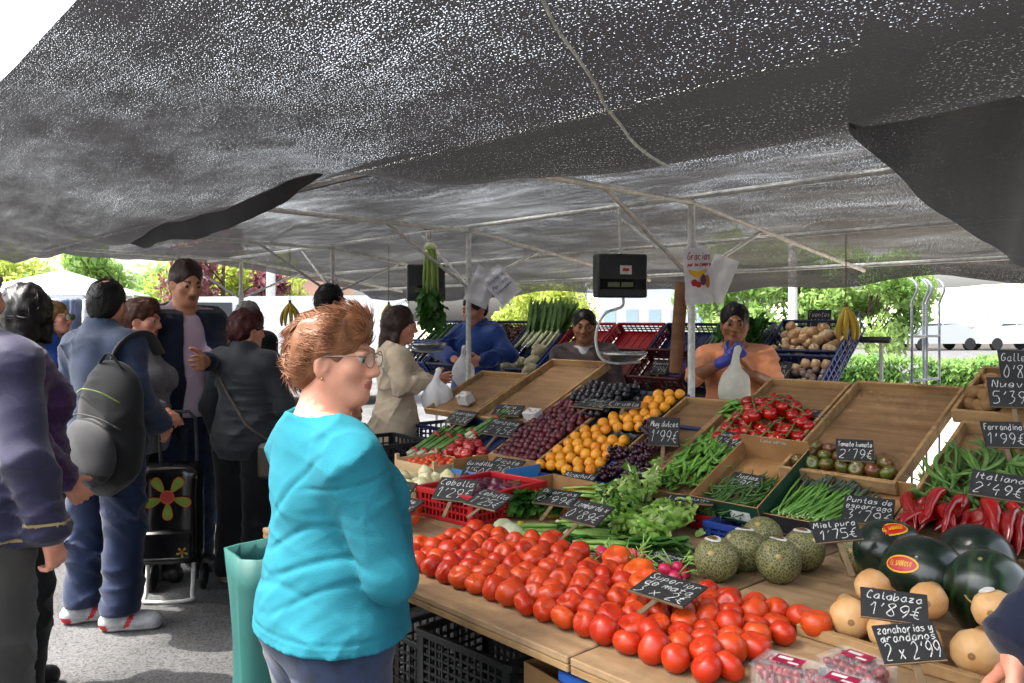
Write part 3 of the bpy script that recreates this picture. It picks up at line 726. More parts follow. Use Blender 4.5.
# watermelons
def wmmat():
    m = mat('watermelon_skin', '#0b1a0e', '#13291a', rough=.28, scale=8, spec=.5, coat=.15)
    nt = m.node_tree; N = nt.nodes; L = nt.links; b = N['Principled BSDF']; src = b.inputs['Base Color'].links[0].from_socket
    tc = N.new('ShaderNodeTexCoord'); wv = N.new('ShaderNodeTexWave'); wv.inputs['Scale'].default_value = 9; wv.inputs['Distortion'].default_value = 7; wv.inputs['Detail'].default_value = 3
    L.new(tc.outputs['Object'], wv.inputs['Vector'])
    mr = N.new('ShaderNodeMapRange'); mr.inputs[1].default_value = .62; mr.inputs[2].default_value = 1.0; mr.inputs[4].default_value = .45; L.new(wv.outputs['Fac'], mr.inputs[0])
    mx = N.new('ShaderNodeMix'); mx.data_type = 'RGBA'; mx.inputs[7].default_value = lin('#2d4a26'); L.new(mr.outputs[0], mx.inputs[0]); L.new(src, mx.inputs[6]); L.new(mx.outputs[2], b.inputs['Base Color'])
    return m
WM = wmmat(); WMD = mat('watermelon_dark', '#0a1710', '#102418', rough=.26, scale=7, coat=.15); STR = mat('sticker_red', '#b3160e', '#a3120c', rough=.4); STY = mat('sticker_yellow', '#d8a818', '#c99a12', rough=.4)
def watermelon(s, t, r, label, sticker=None, axis=(0, 80), scar=False, m=None):
    g_ = thing('watermelon', label, 'watermelon', T(s, t, TABLE+.002), 'watermelons on the table')
    rr = (r, r, r*1.16)
    M = Matrix.Translation((0, 0, r)) @ Matrix.Rotation(R(axis[0]), 4, 'Z') @ Matrix.Rotation(R(axis[1]), 4, 'X')
    mb = MB(); mb.ball((0, 0, 0), rr, 44, 28, nz=.012, nf=4); mb.ball((0, 0, rr[2]*.995), (.006, .006, .003), 8, 5, 1)
    mb.build('rind', [m or WM, SCAR], g_, M, True)
    if sticker:
        rz, rx, spin = sticker
        M2 = Matrix.Translation((0, 0, r)) @ Matrix.Rotation(R(rz), 4, 'Z') @ Matrix.Rotation(R(rx), 4, 'X') @ Matrix.Rotation(R(spin), 4, 'Z')
        q = (r*1.045, r*1.045, r*1.045)
        patch(q, 0, 0, r*.44, .52, STY, 'sticker', g_, M2, .0015, 26); patch(q, 0, 0, r*.39, .47, STR, 'sticker_print', g_, M2, .0024, 26)
        x = MB(); write_lines(x, [('EL SABROSO', .9, .25)], r*.62, r*.2, .0016, 0, rg=random.Random(2), mode='print')
        x.v = [(a, b, q[2]*math.sqrt(max(.01, 1-(a/q[0])**2-(b/q[1])**2))+.0038) for a, b, c in x.v]
        x.build('writing', STY, g_, M2, False)
    if scar:
        x = MB(); pts = [(-.012, .055), (.004, .045), (.006, .02), (.022, -.004), (.046, -.022), (.05, -.05), (.03, -.045), (.008, -.03), (-.006, -.012), (-.004, .01)]
        M2 = Matrix.Translation((0, 0, r)) @ Matrix.Rotation(R(-14), 4, 'Z') @ Matrix.Rotation(R(66), 4, 'X'); q = r*1.02
        vs = [(.012, .0, 0)]+[(a, b, 0) for a, b in pts]; vs = [(a, b, q*math.sqrt(1-(a*a+b*b)/q/q)+.0035) for a, b, c in vs]
        x.add(vs, [(0, 1+i, 1+(i+1) % len(pts)) for i in range(len(pts))]); x.build('scar', mat('rind_scar', '#a88a54', '#8f7342', rough=.8, scale=80), g_, M2, False)
    return g_
watermelon(.90, 1.035, .094, 'dark watermelon at the back left, oval sticker near its top and pale blossom end', (25, 34, 20), (-30, 72), m=WMD)
watermelon(1.045, .885, .098, 'dark watermelon in the middle with an oval red and yellow sticker low on its front', (-12, 66, 8), (70, 84), m=WMD)
watermelon(1.09, 1.115, .098, 'plain dark watermelon at the back beside the pepper tray, no sticker showing', None, (60, 86), m=WMD)
watermelon(1.215, .835, .098, 'striped watermelon with a tan torn scar and a round sticker near its top', (28, 34, 0), (0, 30), True)
# butternut squashes
SQM = mat('squash_skin', '#c9a06c', '#b5854f', rough=.5, scale=16, rand=.3, bump=.15, bscale=40, stretch=(1, 1, .25), detail=6); SQE = mat('squash_end', '#8d6a42', '#7a5936', rough=.8)
def squash_mesh(L_, r, n_=20):
    mb = MB(); prof = [(.001, 0), (.009, .0005), (r*.45, .004), (r*.8, .016), (r*.98, .036), (r, .052), (r*.93, .075), (r*.74, .10), (r*.62, .12), (r*.60, L_*.8), (r*.58, L_-.018), (r*.42, L_-.005), (.010, L_), (.009, L_+.014), (.001, L_+.016)]
    mb.lathe(prof, 40, mod=lambda a, i, z: 1+.016*math.cos(10*a)*(1 if z < L_*.5 else .3)+.02*math.sin(a+r*90)); n_ = 40
    for i, f in enumerate(mb.f):
        k = i//n_
        if k < 1 or (12 <= k <= 13): mb.mi[i] = 1
    return mb.mesh('butternut_squash', [SQM, SQE], True)
sqm = [squash_mesh(.215, .052), squash_mesh(.19, .048), squash_mesh(.23, .056)]
sq = [(1.015, .575, .0, 0, 2, 6, 'butternut squash nearest the stray tomato, blossom end facing out'), (1.105, .56, .0, 0, 2, -6, 'butternut squash behind the two larger slate signs, in the front row'), (1.185, .555, 0, 1, 0, 5, 'butternut squash right of the lower slate sign in the front row'),
      (1.275, .575, .0, 0, 2, -12, 'large butternut squash at the end of the front row beside the navy sleeve'), (.945, .90, 0, 1, 0, -64, 'butternut squash at the back left of the enclosure by the melons'), (.945, .79, .0, 1, 1, -70, 'butternut squash lying along the enclosure edge behind the first one'),
      (1.04, .635, .088, 1, 1, 4, 'butternut squash on top of the front row, half behind the upper slate sign'), (1.16, .64, .085, 0, 1, -6, 'butternut squash on top, right behind the lower slate sign'), (1.285, .66, .088, 0, 0, -14, 'upper butternut squash with an oval sticker beside the striped watermelon')]
for s, t, z, a, v, rz, l in sq:
    r = (.052, .048, .056)[v]; r *= .86; t -= .03; z *= .86; M = T(s, t, TABLE+.002+z+r, rz+22) @ Matrix.Rotation(R(-95), 4, 'X') @ Matrix.Rotation(R(rg.uniform(0, 360)), 4, 'Z') @ Matrix.Scale(.86, 4)
    o = tag(link('butternut_squash', sqm[v], None, M), l, 'squash', 'butternut squashes')
    if 'sticker' in l:
        st_ = patch((r, r, r), 0, 0, .016, .6, WHITEP, 'sticker', o, M.inverted() @ (T(s, t, TABLE+.002+z+r, rz+22) @ Matrix.Translation((0, .05*(-1 if rz > 90 else 1), 0)) @ Matrix.Rotation(R(-20), 4, 'Y') @ Matrix.Rotation(R(20), 4, 'X')), .0028, 18)
# berry punnets
CLEAR = bpy.data.materials.new('clear_plastic'); CLEAR.use_nodes = True
_b = CLEAR.node_tree.nodes['Principled BSDF']; _b.inputs['Base Color'].default_value = (.95, .95, .95, 1); _b.inputs['Roughness'].default_value = .12; _b.inputs['Alpha'].default_value = .045
BER = mat('raspberry', '#600512', '#86101f', rough=.35, scale=70, rand=.2); PUNL = mat('punnet_label', '#a01040', '#7a0c30', rough=.4, scale=40)
def punnet(s, t, rz, label, lab2):
    g_ = thing('berry_punnet', label, 'berry punnet', T(s, t, TABLE+.001, rz), 'berry punnets'); a, b, h = .125, .095, .042
    x = MB(); x.box((-a/2, -b/2, 0), (a/2, b/2, .0012), 0)
    for q in (-1, 1):
        x.box((q*(a/2-.001)-.0006, -b/2, .0012), (q*(a/2-.001)+.0006, b/2, h), 0); x.box((-a/2+.002, q*(b/2-.001)-.0006, .0012), (a/2-.002, q*(b/2-.001)+.0006, h), 0)
        for i in range(7): x.box((-a/2+.012+.016*i, q*(b/2+.0004)-.001, .004), (-a/2+.018+.016*i, q*(b/2+.0004)+.001, h-.006), 0)
    x.build('tub', CLEAR, g_)
    x = MB(); x.box((-a/2-.004, -b/2-.004, h), (a/2+.004, b/2+.004, h+.003), .001); x.box((-a/2+.012, -b/2+.012, h+.003), (a/2-.012, b/2-.012, h+.009), .003); x.build('lid', CLEAR, g_)
    x = MB(); x.box((-.030, -.018, h+.0095), (.030, .022, h+.0100), 0); lb = x.build('label_paper', PUNL, g_)
    x = MB(); x.box((-.024, .002, h+.0104), (.006, .014, h+.0106), 0); x.box((.002, -.014, h+.0104), (.024, -.006, h+.0106), 0); x.build('label_print', WHITEP, lb)
    x = MB(); r2 = random.Random(int(s*1000))
    for i in range(60):
        c = Vector((r2.uniform(-a/2+.012, a/2-.012), r2.uniform(-b/2+.012, b/2-.012), r2.choice([.012, .025, .032])))
        x.ball(c, (.0095, .0095, .0105), 8, 6, nz=.25, nf=30)
    tag(x.build('raspberries', BER, None, T(s, t, TABLE+.001, rz), True), lab2, 'raspberries', None, 'stuff')
punnet(1.03, .235, 8, 'clear berry punnet nearer the tomatoes, pink label on the lid', 'red raspberries inside the punnet nearer the tomatoes')
punnet(1.115, .365, -4, 'clear berry punnet beside the squash frame, pink label on the lid', 'red raspberries inside the punnet beside the squash frame')
punnet(1.145, .235, 5, 'clear berry punnet cut by the bottom edge of the picture', 'red raspberries inside the punnet at the bottom edge')
# leafy heads: many ruffled leaves
LET = leafmat('lettuce_leaf', '#a9c866', '#d2e2a0', .35, scale=14); LETD = leafmat('lettuce_outer', '#7aa840', '#a2c468', .3, scale=14); ESC = leafmat('escarole_leaf', '#5c8c32', '#98ba60', .3, scale=20)
RIB = mat('white_rib', '#e2e6c4', '#c8d49c', rough=.5, scale=30); TURN = leafmat('turnip_leaf', '#2c571d', '#3f6f2a', .25, scale=22); STEMG = mat('green_stem', '#6f9a3c', '#8fb45a', rough=.5, scale=25)
def leaf(mb, base, d, up, L_, W, curl, ruff, m=0, rib=None, nu=7, nv=7, rg=rg, tip=1.0, fq=17):
    """one ruffled leaf from base along d, arching by curl"""
    d = Vector(d).normalized(); up = Vector(up); up = (up-d*up.dot(d)).normalized(); sd = d.cross(up); ph = rg.uniform(0, 6)
    vs = []; c = Vector(base); a = 0
    for i in range(nu+1):
        f = i/nu; wd = W*(math.sin(math.pi*min(1, (f*.82+.10)))**.7)*(1 if f < .85 else tip)
        dd = d*math.cos(a)+up*math.sin(a); nn = up*math.cos(a)-d*math.sin(a)
        for j in range(nv+1):
            g_ = (j/nv-.5)*2
            rf = ruff*abs(g_)**1.3*math.sin(ph+f*fq+g_*2.5+1.3*math.sin(f*31+ph))*(.4+f)
            vs.append(c+sd*(g_*wd*.5*(1+.12*math.sin(f*23+ph)))+nn*(abs(g_)**2*wd*.22+rf))
        c = c+dd*(L_/nu); a += curl/nu
    mb.add(vs, [(i*(nv+1)+j, i*(nv+1)+j+1, (i+1)*(nv+1)+j+1, (i+1)*(nv+1)+j) for i in range(nu) for j in range(nv)], m)
    if rib is not None:
        cen = [vs[i*(nv+1)+nv//2]+up*.002 for i in range(nu)]; mb.tube(cen, [.011*(1-i/nu)+.0015 for i in range(nu)], 6, rib, flat=.5)
def head(M, r, n, mats, label, cat, name, curl=(.6, 2.0), ruff=.012, tall=1.0, rib=None, seed=1, wid=.95):
    g_ = random.Random(seed); mb = MB()
    for i in range(n):
        f = (i+.5)/n; az = i*2.39996+g_.uniform(-.3, .3); el = R(85-80*f**.8)
        d = Vector((math.cos(az)*math.cos(el), math.sin(az)*math.cos(el), math.sin(el)*tall))
        leaf(mb, Vector((math.cos(az)*r*.12*f, math.sin(az)*r*.12*f, .01)), d, (-math.cos(az)*.5, -math.sin(az)*.5, 1) if f > .3 else (-math.cos(az), -math.sin(az), .3), r*g_.uniform(.75, 1.1)*(.65+.5*f), r*wid*g_.uniform(.75, 1.1)*(.7+.4*f), g_.uniform(*curl)*(1.2-f*.7), ruff*g_.uniform(.6, 1.3), 0 if g_.random() > f*.8 else 1, rib, 14, 10, g_, 1.0, 27)
    o = mb.build(name, mats, None, M, True); return tag(o, label, cat)
head(T(.155, .86), .112, 84, [LET, LETD, RIB], 'frilly light green lettuce in front of the escarole beside the radishes', 'lettuce', 'lettuce', ruff=.018, seed=3, tall=1.05, wid=.9, curl=(1.0, 2.4))
head(T(.10, 1.08, TABLE+.01) @ Matrix.Rotation(R(20), 4, 'X'), .104, 64, [LET, LETD, RIB], 'smooth pale green lettuce behind the frilly one, below the pea pods', 'lettuce', 'lettuce', ruff=.012, seed=8, wid=1.05, curl=(1.0, 2.4))
head(T(-.10, 1.13, TABLE+.03) @ Matrix.Rotation(R(38), 4, 'X') @ Matrix.Rotation(R(-12), 4, 'Y'), .165, 76, [LET, ESC, RIB], 'tall green escarole with white ribs below the grapes', 'escarole', 'escarole', ruff=.02, tall=1.5, rib=2, seed=5, curl=(.3, 1.1), wid=.34)
head(T(-.10, .98, TABLE+.0) @ Matrix.Rotation(R(30), 4, 'X'), .105, 46, [ESC, LETD, RIB], 'curly dark green escarole lying below the tall one', 'escarole', 'escarole', ruff=.02, seed=15, wid=.5, curl=(.4, 1.2))
def bunch(M, L_, n, spread, mats, label, cat, name, leaves=14, lw=.05, stem_r=.004, ends=None, seed=1, band=None, white=0):
    """stems lying side by side with leaves at the far end"""
    g_ = random.Random(seed); r = thing(name, label, cat, M); mb = MB(); lf = MB(); en = MB()
    for i in range(n):
        y, z = g_.gauss(0, spread*.35), abs(g_.gauss(0, spread*.25))+stem_r
        a = Vector((0, y, z)); b = Vector((L_*.55, y*1.25+g_.uniform(-.01, .01), z*1.1+.012))
        mb.tube([a, (a+b)/2+Vector((0, 0, .004)), b], [stem_r, stem_r*1.0, stem_r*.7], 6)
        if ends: en.ball(a-Vector((.002, 0, 0)), (stem_r*1.3*ends[0], stem_r*1.15*ends[1], stem_r*1.15*ends[1]), 8, 6)
        for k in range(max(1, leaves//n)):
            leaf(lf, b-Vector((L_*.12*g_.random(), 0, 0)), (1, g_.uniform(-.35, .35), g_.uniform(-.1, .25)), (0, 0, 1), L_*g_.uniform(.35, .6), lw*g_.uniform(.7, 1.2), g_.uniform(-.8, .1), .006, 0, None, 6, 5, g_)
    mb.build('stems', mats[0], r, None, True); lf.build('leaves', mats[1], r, None, True)
    if ends: en.build('bulbs', mats[2], r, None, True)
    if band: x = MB(); x.lathe([(spread*.9, -.008), (spread*.95, 0), (spread*.9, .008)], 14); x.build('band', band, r, loc((L_*.16, 0, spread*.42), 0, 0, 90, (.55, 1, 1)), True)
    return r
ONW = mat('onion_white', '#d6d8b8', '#b9c790', rough=.4, scale=20); YBAND = mat('yellow_band', '#c9c42a', '#b0aa20', rough=.5)
bunch(T(-.27, .60, TABLE, 38), .34, 5, .05, [STEMG, TURN, ONW], 'bunch of spring onions with white bulbs and a yellow band behind the tomatoes', 'spring onions', 'spring_onion_bunch', 5, .028, .009, (3.4, 3.2), 4, YBAND)
bunch(T(-.20, .56, TABLE, 20), .30, 3, .03, [STEMG, TURN, ONW], 'spring onion bunch with the fattest white bulbs nearest the tomatoes', 'spring onions', 'spring_onion_bunch', 6, .03, .010, (4.0, 3.6), 14, None)
PKE = mat('pink_stem_ends', '#b98a80', '#c8b49a', rough=.6, scale=60)
for i, (s, t, rz, l) in enumerate(((-.14, .74, 30, 'green leafy bunch with pale pink stem ends, left of three'), (-.06, .70, 26, 'green leafy bunch with pale pink stem ends, middle of three'), (.02, .67, 22, 'green leafy bunch with pale pink stem ends, right of three beside the radishes'))):
    bunch(T(s, t, TABLE, rz), .36, 16, .05, [STEMG, TURN, PKE], l, 'leaf bunch', 'leaf_bunch', 32, .045, .0055, (1.0, 1.1), 20+i)
bunch(T(.08, .745, TABLE, 16), .28, 20, .05, [STEMG, leafmat('leek_leaf', '#6e8a5c', '#55744a', .25)], 'grey green leafy bunch between the radishes and the frilly lettuce', 'leaf bunch', 'leaf_bunch', 30, .03, .004, None, 33)
bunch(T(-.36, .98, TABLE+.06, 25), .32, 14, .05, [STEMG, TURN], 'dark leafy greens heaped behind the yellow box sign', 'leaf bunch', 'leaf_bunch', 40, .05, .004, None, 37)
# radishes
RAD = mat('radish_skin', '#a8123c', '#c22a56', rough=.35, scale=18, rand=.3); RTAIL = mat('radish_tail', '#d8a8b0', '#c98a98', rough=.5)
def radish_mesh():
    mb = MB(); mb.lathe([(.001, -.016), (.004, -.015), (.011, -.009), (.0155, 0), (.015, .008), (.009, .015), (.003, .020)], 14); mb.tube([(0, 0, -.014), (.002, .001, -.028), (.006, .002, -.042)], [.003, .0015, .0005], 6, 1)
    for k in range(3): mb.tube([(0, 0, .018), (.004*math.cos(k*2.1), .004*math.sin(k*2.1), .03), (.012*math.cos(k*2.1), .012*math.sin(k*2.1), .06)], .0015, 5, 2)
    return mb.mesh('radish', [RAD, RTAIL, STEMG], True)
rk = Kind('radish', [radish_mesh()], 'pink red radish in the small heap of radishes behind the tomatoes', 'radish', 'radishes in a heap')
for i in range(26):
    s, t = rg.uniform(.16, .47), 0; t = .60+rg.uniform(-.02, .06)+.06*(s-.3)
    rk.put(T(s, t, TABLE+.016+rg.choice([0, 0, .02])) @ rotm(rg, 80) @ Matrix.Scale(rg.uniform(.95, 1.35), 4))
bunch(T(.36, .745, TABLE, 10), .18, 10, .05, [STEMG, TURN], 'radish leaves lying behind the pink radishes', 'leaf bunch', 'leaf_bunch', 28, .035, .003, None, 41)
# little torn leaves
lk = MB(); leaf(lk, (0, 0, .002), (1, 0, .1), (0, 0, 1), .05, .035, .6, .004); lkm = lk.mesh('fallen_leaf', LET, True)
fk = Kind('fallen_leaf', [lkm], 'small torn lettuce leaf lying on the bare table board', 'leaf', 'torn leaves on the table')
for s, t in ((.33, 1.0), (.30, .86), (.22, 1.06), (.36, 1.12), (.13, 1.19)): fk.put(T(s, t, TABLE+.002, rg.uniform(0, 360)))
# ------------------------------------------------------------------ produce on the slope
GREENT = mat('kumato_skin', '#4e5a1c', '#5c2f18', rough=.3, scale=9, rand=.45, coat=.15)
kk = Kind('tomato', [lobed(.029, .046, 5, .03, .22, 20, 2, GREENT, 'tomato', SCAR)], 'brownish green tomato in the row along the bottom of the big wooden tray', 'tomato', 'brownish green tomatoes')
for j, n in ((0, 7), (1, 6), (2, 4)):
    for i in range(n): kk.put(S(.345+.056*i+.024*(j % 2)+(.02 if j == 2 else 0), .43+.052*j, .014) @ Matrix.Translation((0, 0, .02)) @ rotm(rg, 60) @ Matrix.Translation((0, 0, -.02)))
# vine tomatoes
VTM = mat('vine_tomato_skin', '#8a0906', '#a8160a', rough=.2, scale=10, rand=.2, coat=.3); vt = lobed(.028, .05, 5, .01, .15, 20, 1, VTM, 'tomato'); vs_ = mat('vine_stem', '#3f5a24', '#56702f', rough=.6)
def truss(M, label):
    g_ = thing('tomato_truss', label, 'tomatoes on the vine', M, 'tomatoes on the vine')
    st = MB(); st.tube(catmull([(0, -.085, .052), (.004, -.03, .058), (-.004, .03, .058), (.002, .09, .05)], 3), .003, 6)
    for k in range(5):
        x = .028*(1 if k % 2 else -1); y = -.075+.037*k
        link('tomato', vt, g_, loc((x, y, .006)) @ rotm(rg, 18) @ Matrix.Scale(rg.uniform(.92, 1.08), 4))
        for q in range(5): st.tube([(x*.95, y, .052), (x*.95+.014*math.cos(q*1.26), y+.014*math.sin(q*1.26), .056)], [.002, .0006], 4)
        st.tube([(x*.95, y, .052), (0, y, .058)], .0016, 5)
    st.build('stem', vs_, g_, None, True)
for i, (s, w, n, rz, l) in enumerate(((-.03, .60, 0, 0, 'vine tomato cluster nearest the pea pods'), (.06, .59, 0, 8, 'vine tomato cluster at the middle of the front edge above the green box'), (.15, .60, 0, -6, 'vine tomato cluster right of the middle above the green box'), (.235, .63, 0, 4, 'vine tomato cluster beside the big wooden tray'),
        (.01, .72, .03, 30, 'vine tomato cluster on top, left of the heap'), (.10, .71, .045, -20, 'vine tomato cluster on top of the middle of the heap'), (.19, .73, .02, 60, 'vine tomato cluster below the slate sign'), (.05, .83, .0, 80, 'vine tomato cluster highest up the tray'))):
    truss(S(s, w, .008+n, rz), l)
# long red peppers
PEP = mat('red_pepper_skin', '#6e0304', '#930907', rough=.16, scale=8, rand=.25, coat=.4); PST = mat('pepper_stem', '#35521f', '#4b6a2a', rough=.6)
def pepper_mesh(L_, r, bend, seed):
    g_ = random.Random(seed); mb = MB(); n, k = 16, 16; vs = []
    for i in range(k+1):
        f = i/k; rr = r*(math.sin(min(1, f*5+.25)*math.pi/2))*(1-f**2.6)**.8+.0012; cx = bend*math.sin(f*2.6); cy = .02*math.sin(f*4+seed)
        for j in range(n):
            a = 2*math.pi*j/n; q = 1+.15*math.cos(3*a+seed+f*1.5)*(1-f*.4)+.07*mnoise.noise(Vector((math.cos(a)*2, math.sin(a)*2, f*7+seed)))+.05*math.sin(f*22+3*math.sin(a+seed))
            vs.append((cx+rr*q*math.cos(a), cy+rr*q*math.sin(a)*.8, L_*f))
    mb.add(vs, [(i*n+j, i*n+(j+1) % n, (i+1)*n+(j+1) % n, (i+1)*n+j) for i in range(k) for j in range(n)]+[tuple(range(n))[::-1]])
    me = mb.mesh('flesh', PEP, True)
    st = MB(); st.lathe([(r*.75, .006), (r*.8, .002), (r*.5, -.004), (.006, -.008)], 10); st.tube([(0, 0, -.006), (.004, .002, -.022), (.014, .003, -.036)], [.006, .0045, .005], 8)
    return me, st.mesh('stem', PST, True)
pm = [pepper_mesh(.20, .031, .018, 1), pepper_mesh(.17, .034, -.02, 4), pepper_mesh(.22, .028, .03, 7)]
for i in range(38):
    row = i//13; c = (i % 13)*9//13; ci = i % 13
    s = .83+.035*ci+(.017 if row == 1 else 0)+rg.uniform(-.01, .01); w = .30-.10*row*.6+rg.uniform(-.015, .015); n = .035+.03*row*(1 if row < 2 else .8)
    if row == 2: w = .27+rg.uniform(-.03, .03)
    v = rg.randrange(3); g_ = thing('pepper', 'glossy long red pepper '+('in the back row of the heap, ', 'in the front row of the heap, ', 'lying on top of the heap, ')[row]+('towards the watermelons', 'in the middle', 'towards the picture edge')[c//3], 'red pepper', S(s, w, n+.01, rg.uniform(-20, 16)) @ Matrix.Rotation(R(96+rg.uniform(-8, 8)), 4, 'X') @ Matrix.Rotation(R(rg.uniform(0, 360)), 4, 'Z') @ Matrix.Scale(rg.uniform(.68, .86), 4), 'long red peppers')
    link('flesh', pm[v][0], g_); link('stem', pm[v][1], g_)
# beans and pods
def pod_mesh(L_, w, th, bend, m, name, bumps=0, n=14):
    mb = MB(); vs = []; k = 6
    for i in range(n+1):
        f = i/n; ww = w*.5*min(1, 5*min(f, 1-f)+.08)*(1+bumps*math.sin(f*34)); tt = th*.5*min(1, 6*min(f, 1-f)+.12)*(1+2*bumps*math.sin(f*34)); x = (f-.5)*L_; y = bend*((f-.5)**2*4-.5)
        for j in range(k):
            a = 2*math.pi*j/k; vs.append((x, y+ww*math.cos(a), tt*math.sin(a)))
    mb.add(vs, [(i*k+j, (i+1)*k+j, (i+1)*k+(j+1) % k, i*k+(j+1) % k) for i in range(n) for j in range(k)]+[tuple(range(k)), tuple(n*k+j for j in range(k))[::-1]])
    return mb.mesh(name, m, True)
BEAN = mat('flat_bean', '#5c8038', '#47692c', rough=.5, scale=18, rand=.35); PEAM = mat('pea_pod', '#477320', '#5e8e30', rough=.42, scale=16, rand=.35); FINE = mat('fine_bean', '#31521f', '#44682c', rough=.5, scale=20, rand=.35)
bk = Kind('flat_bean', [pod_mesh(.21, .017, .006, .02, BEAN, 'flat_bean', .03), pod_mesh(.18, .016, .006, -.03, BEAN, 'flat_bean', .03), pod_mesh(.23, .016, .006, .045, BEAN, 'flat_bean', .03)], 'flat green bean in the heap above the red peppers', 'green bean', 'flat green beans in the pepper tray')
for i in range(150):
    f = i/150; s = rg.uniform(.84, 1.26) if f > .12 else rg.uniform(.80, .9); w = rg.uniform(.36, .60)-(.10*rg.random() if s < .95 else 0)
    if s > 1.0: w += .04
    bk.put(S(s, w, .015+.085*f*math.exp(-((w-.47)/.13)**2)+.01*rg.random(), rg.gauss(112, 26)) @ Matrix.Rotation(R(rg.uniform(-14, 14)), 4, 'Y') @ Matrix.Rotation(R(rg.uniform(-70, 70)), 4, 'X'))
pk = Kind('pea_pod', [pod_mesh(.095, .019, .010, .008, PEAM, 'pea_pod', .06), pod_mesh(.105, .020, .011, -.014, PEAM, 'pea_pod', .06), pod_mesh(.085, .018, .010, .02, PEAM, 'pea_pod', .06)], 'green pea pod in the narrow tray beside the grapes', 'pea pod', 'pea pods in the narrow tray')
for i in range(190):
    f = i/190; w = .14+.44*rg.random()**.9; s = -.155+.245*rg.random()
    pk.put(S(s, w, .012+.065*f*(1-((s+.03)/.16)**2)*math.exp(-((w-.30)/.24)**2)+.006*rg.random(), rg.gauss(95, 38)) @ Matrix.Rotation(R(rg.uniform(-20, 20)), 4, 'Y') @ Matrix.Rotation(R(rg.uniform(-40, 40)), 4, 'X'))
pk2 = Kind('pea_pod', pk.me, 'green pea pod in the small heap at the top of the narrow tray', 'pea pod', 'pea pods at the top of the narrow tray')
for i in range(34):
    pk2.put(S(rg.uniform(-.15, .0), .70+.12*rg.random(), .012+.04*i/34, rg.gauss(40, 40)) @ Matrix.Rotation(R(rg.uniform(-15, 15)), 4, 'Y') @ Matrix.Rotation(R(rg.uniform(-40, 40)), 4, 'X'))
fm = []
for bd in (.008, -.02, .03):
    mb = MB(); mb.tube([((q-.5)*.13, bd*((q-.5)**2*4-.5), 0) for q in np.linspace(0, 1, 7)], [.001, .003, .0034, .0034, .0034, .003, .0008], 6); fm.append(mb.mesh('fine_bean', FINE, True))
fbk = Kind('fine_bean', fm, 'thin dark green bean in the green cardboard box', 'green bean', 'fine green beans in the green box')
for i in range(130): fbk.put(S(rg.uniform(.15, .335), .075+.20*rg.random(), .012+.035*i/130, rg.gauss(60, 30)) @ Matrix.Rotation(R(rg.uniform(-12, 12)), 4, 'Y'))
ASP = mat('asparagus_stalk', '#4d7a2a', '#5f8c38', rough=.5, scale=14, rand=.3); ASPT = mat('asparagus_tip', '#2e3c2a', '#3d4a38', rough=.6, scale=60); ASPE = mat('asparagus_end', '#b4c08a', '#9db070', rough=.6)
def asp_mesh(L_, r, bd):
    mb = MB(); mb.tube([(bd*math.sin(q*3), L_*q, 0) for q in np.linspace(0, .8, 6)], [r*.9, r, r, r, r*.95, r*.9], 7); mb.tube([(bd*math.sin(q*3), L_*q, 0) for q in np.linspace(.78, 1, 6)], [r*.9, r*1.25, r*1.3, r*1.1, r*.7, r*.1], 7, 1)
    mb.ball((0, 0, 0), (r*.9, .003, r*.9), 7, 4, 2)
    return mb.mesh('asparagus_spear', [ASP, ASPT, ASPE], True)
ak = Kind('asparagus_spear', [asp_mesh(.24, .0042, .006), asp_mesh(.25, .0038, -.01), asp_mesh(.22, .0045, .015)], 'thin green asparagus spear lying in the brown box', 'asparagus', 'thin asparagus in the brown box')
for i in range(130): ak.put(S(.39+.20*rg.random(), .105+.025*rg.random(), -.012+.05*i/130, rg.gauss(-8, 11)) @ Matrix.Rotation(R(rg.uniform(-5, 5)), 4, 'X'))
# apricots in black moulded trays
APR = mat('apricot_skin', '#d8921c', '#cf7418', rough=.5, scale=9, rand=.3, ramp=(.45, .8), bump=.05); MOULD = plastic('moulded_black', '#0d0e10', .4)
apm = []
for q in (1, 2, 3):
    mb = MB(); mb.lathe([(.0008, -.027), (.012, -.025), (.021, -.017), (.0265, -.004), (.027, .006), (.022, .018), (.012, .025), (.004, .0255), (.0008, .023)], 20, mod=lambda a, i, z: 1-.07*math.exp(-((a-3.14)/.22)**2)); apm.append(mb.mesh('apricot', APR, True))
def mould_tray(M, a, b, label):
    mb = MB(); nx_, ny_ = 20, 40; vs = []
    for i in range(nx_+1):
        for j in range(ny_+1):
            x, y = a*i/nx_, b*j/ny_; vs.append((x, y, .020-.014*abs(math.sin(x*math.pi/.053)*math.sin(y*math.pi/.055))+(.012 if i in (0, nx_) or j in (0, ny_) else 0)))
    mb.add(vs, [(i*(ny_+1)+j, (i+1)*(ny_+1)+j, (i+1)*(ny_+1)+j+1, i*(ny_+1)+j+1) for i in range(nx_) for j in range(ny_)])
    mb.box((.004, .004, .002), (a-.004, b-.004, .0055), 0)
    tag(mb.build('moulded_tray', MOULD, None, M, True), label, 'fruit tray', 'black moulded fruit trays')
apk = Kind('apricot', apm, 'orange apricot resting in a black moulded tray', 'apricot', 'apricots in black trays')
mould_tray(S(-.775, .10, .004), .165, .37, 'black moulded tray of apricots, lower one beside the plums'); mould_tray(S(-.605, .10, .004), .165, .37, 'black moulded tray of apricots, lower one beside the grapes')
mould_tray(S(-.775, .48, .004), .165, .37, 'black moulded tray mostly empty under the upper slate signs'); mould_tray(S(-.605, .48, .004), .165, .37, 'black moulded tray of apricots, upper one')
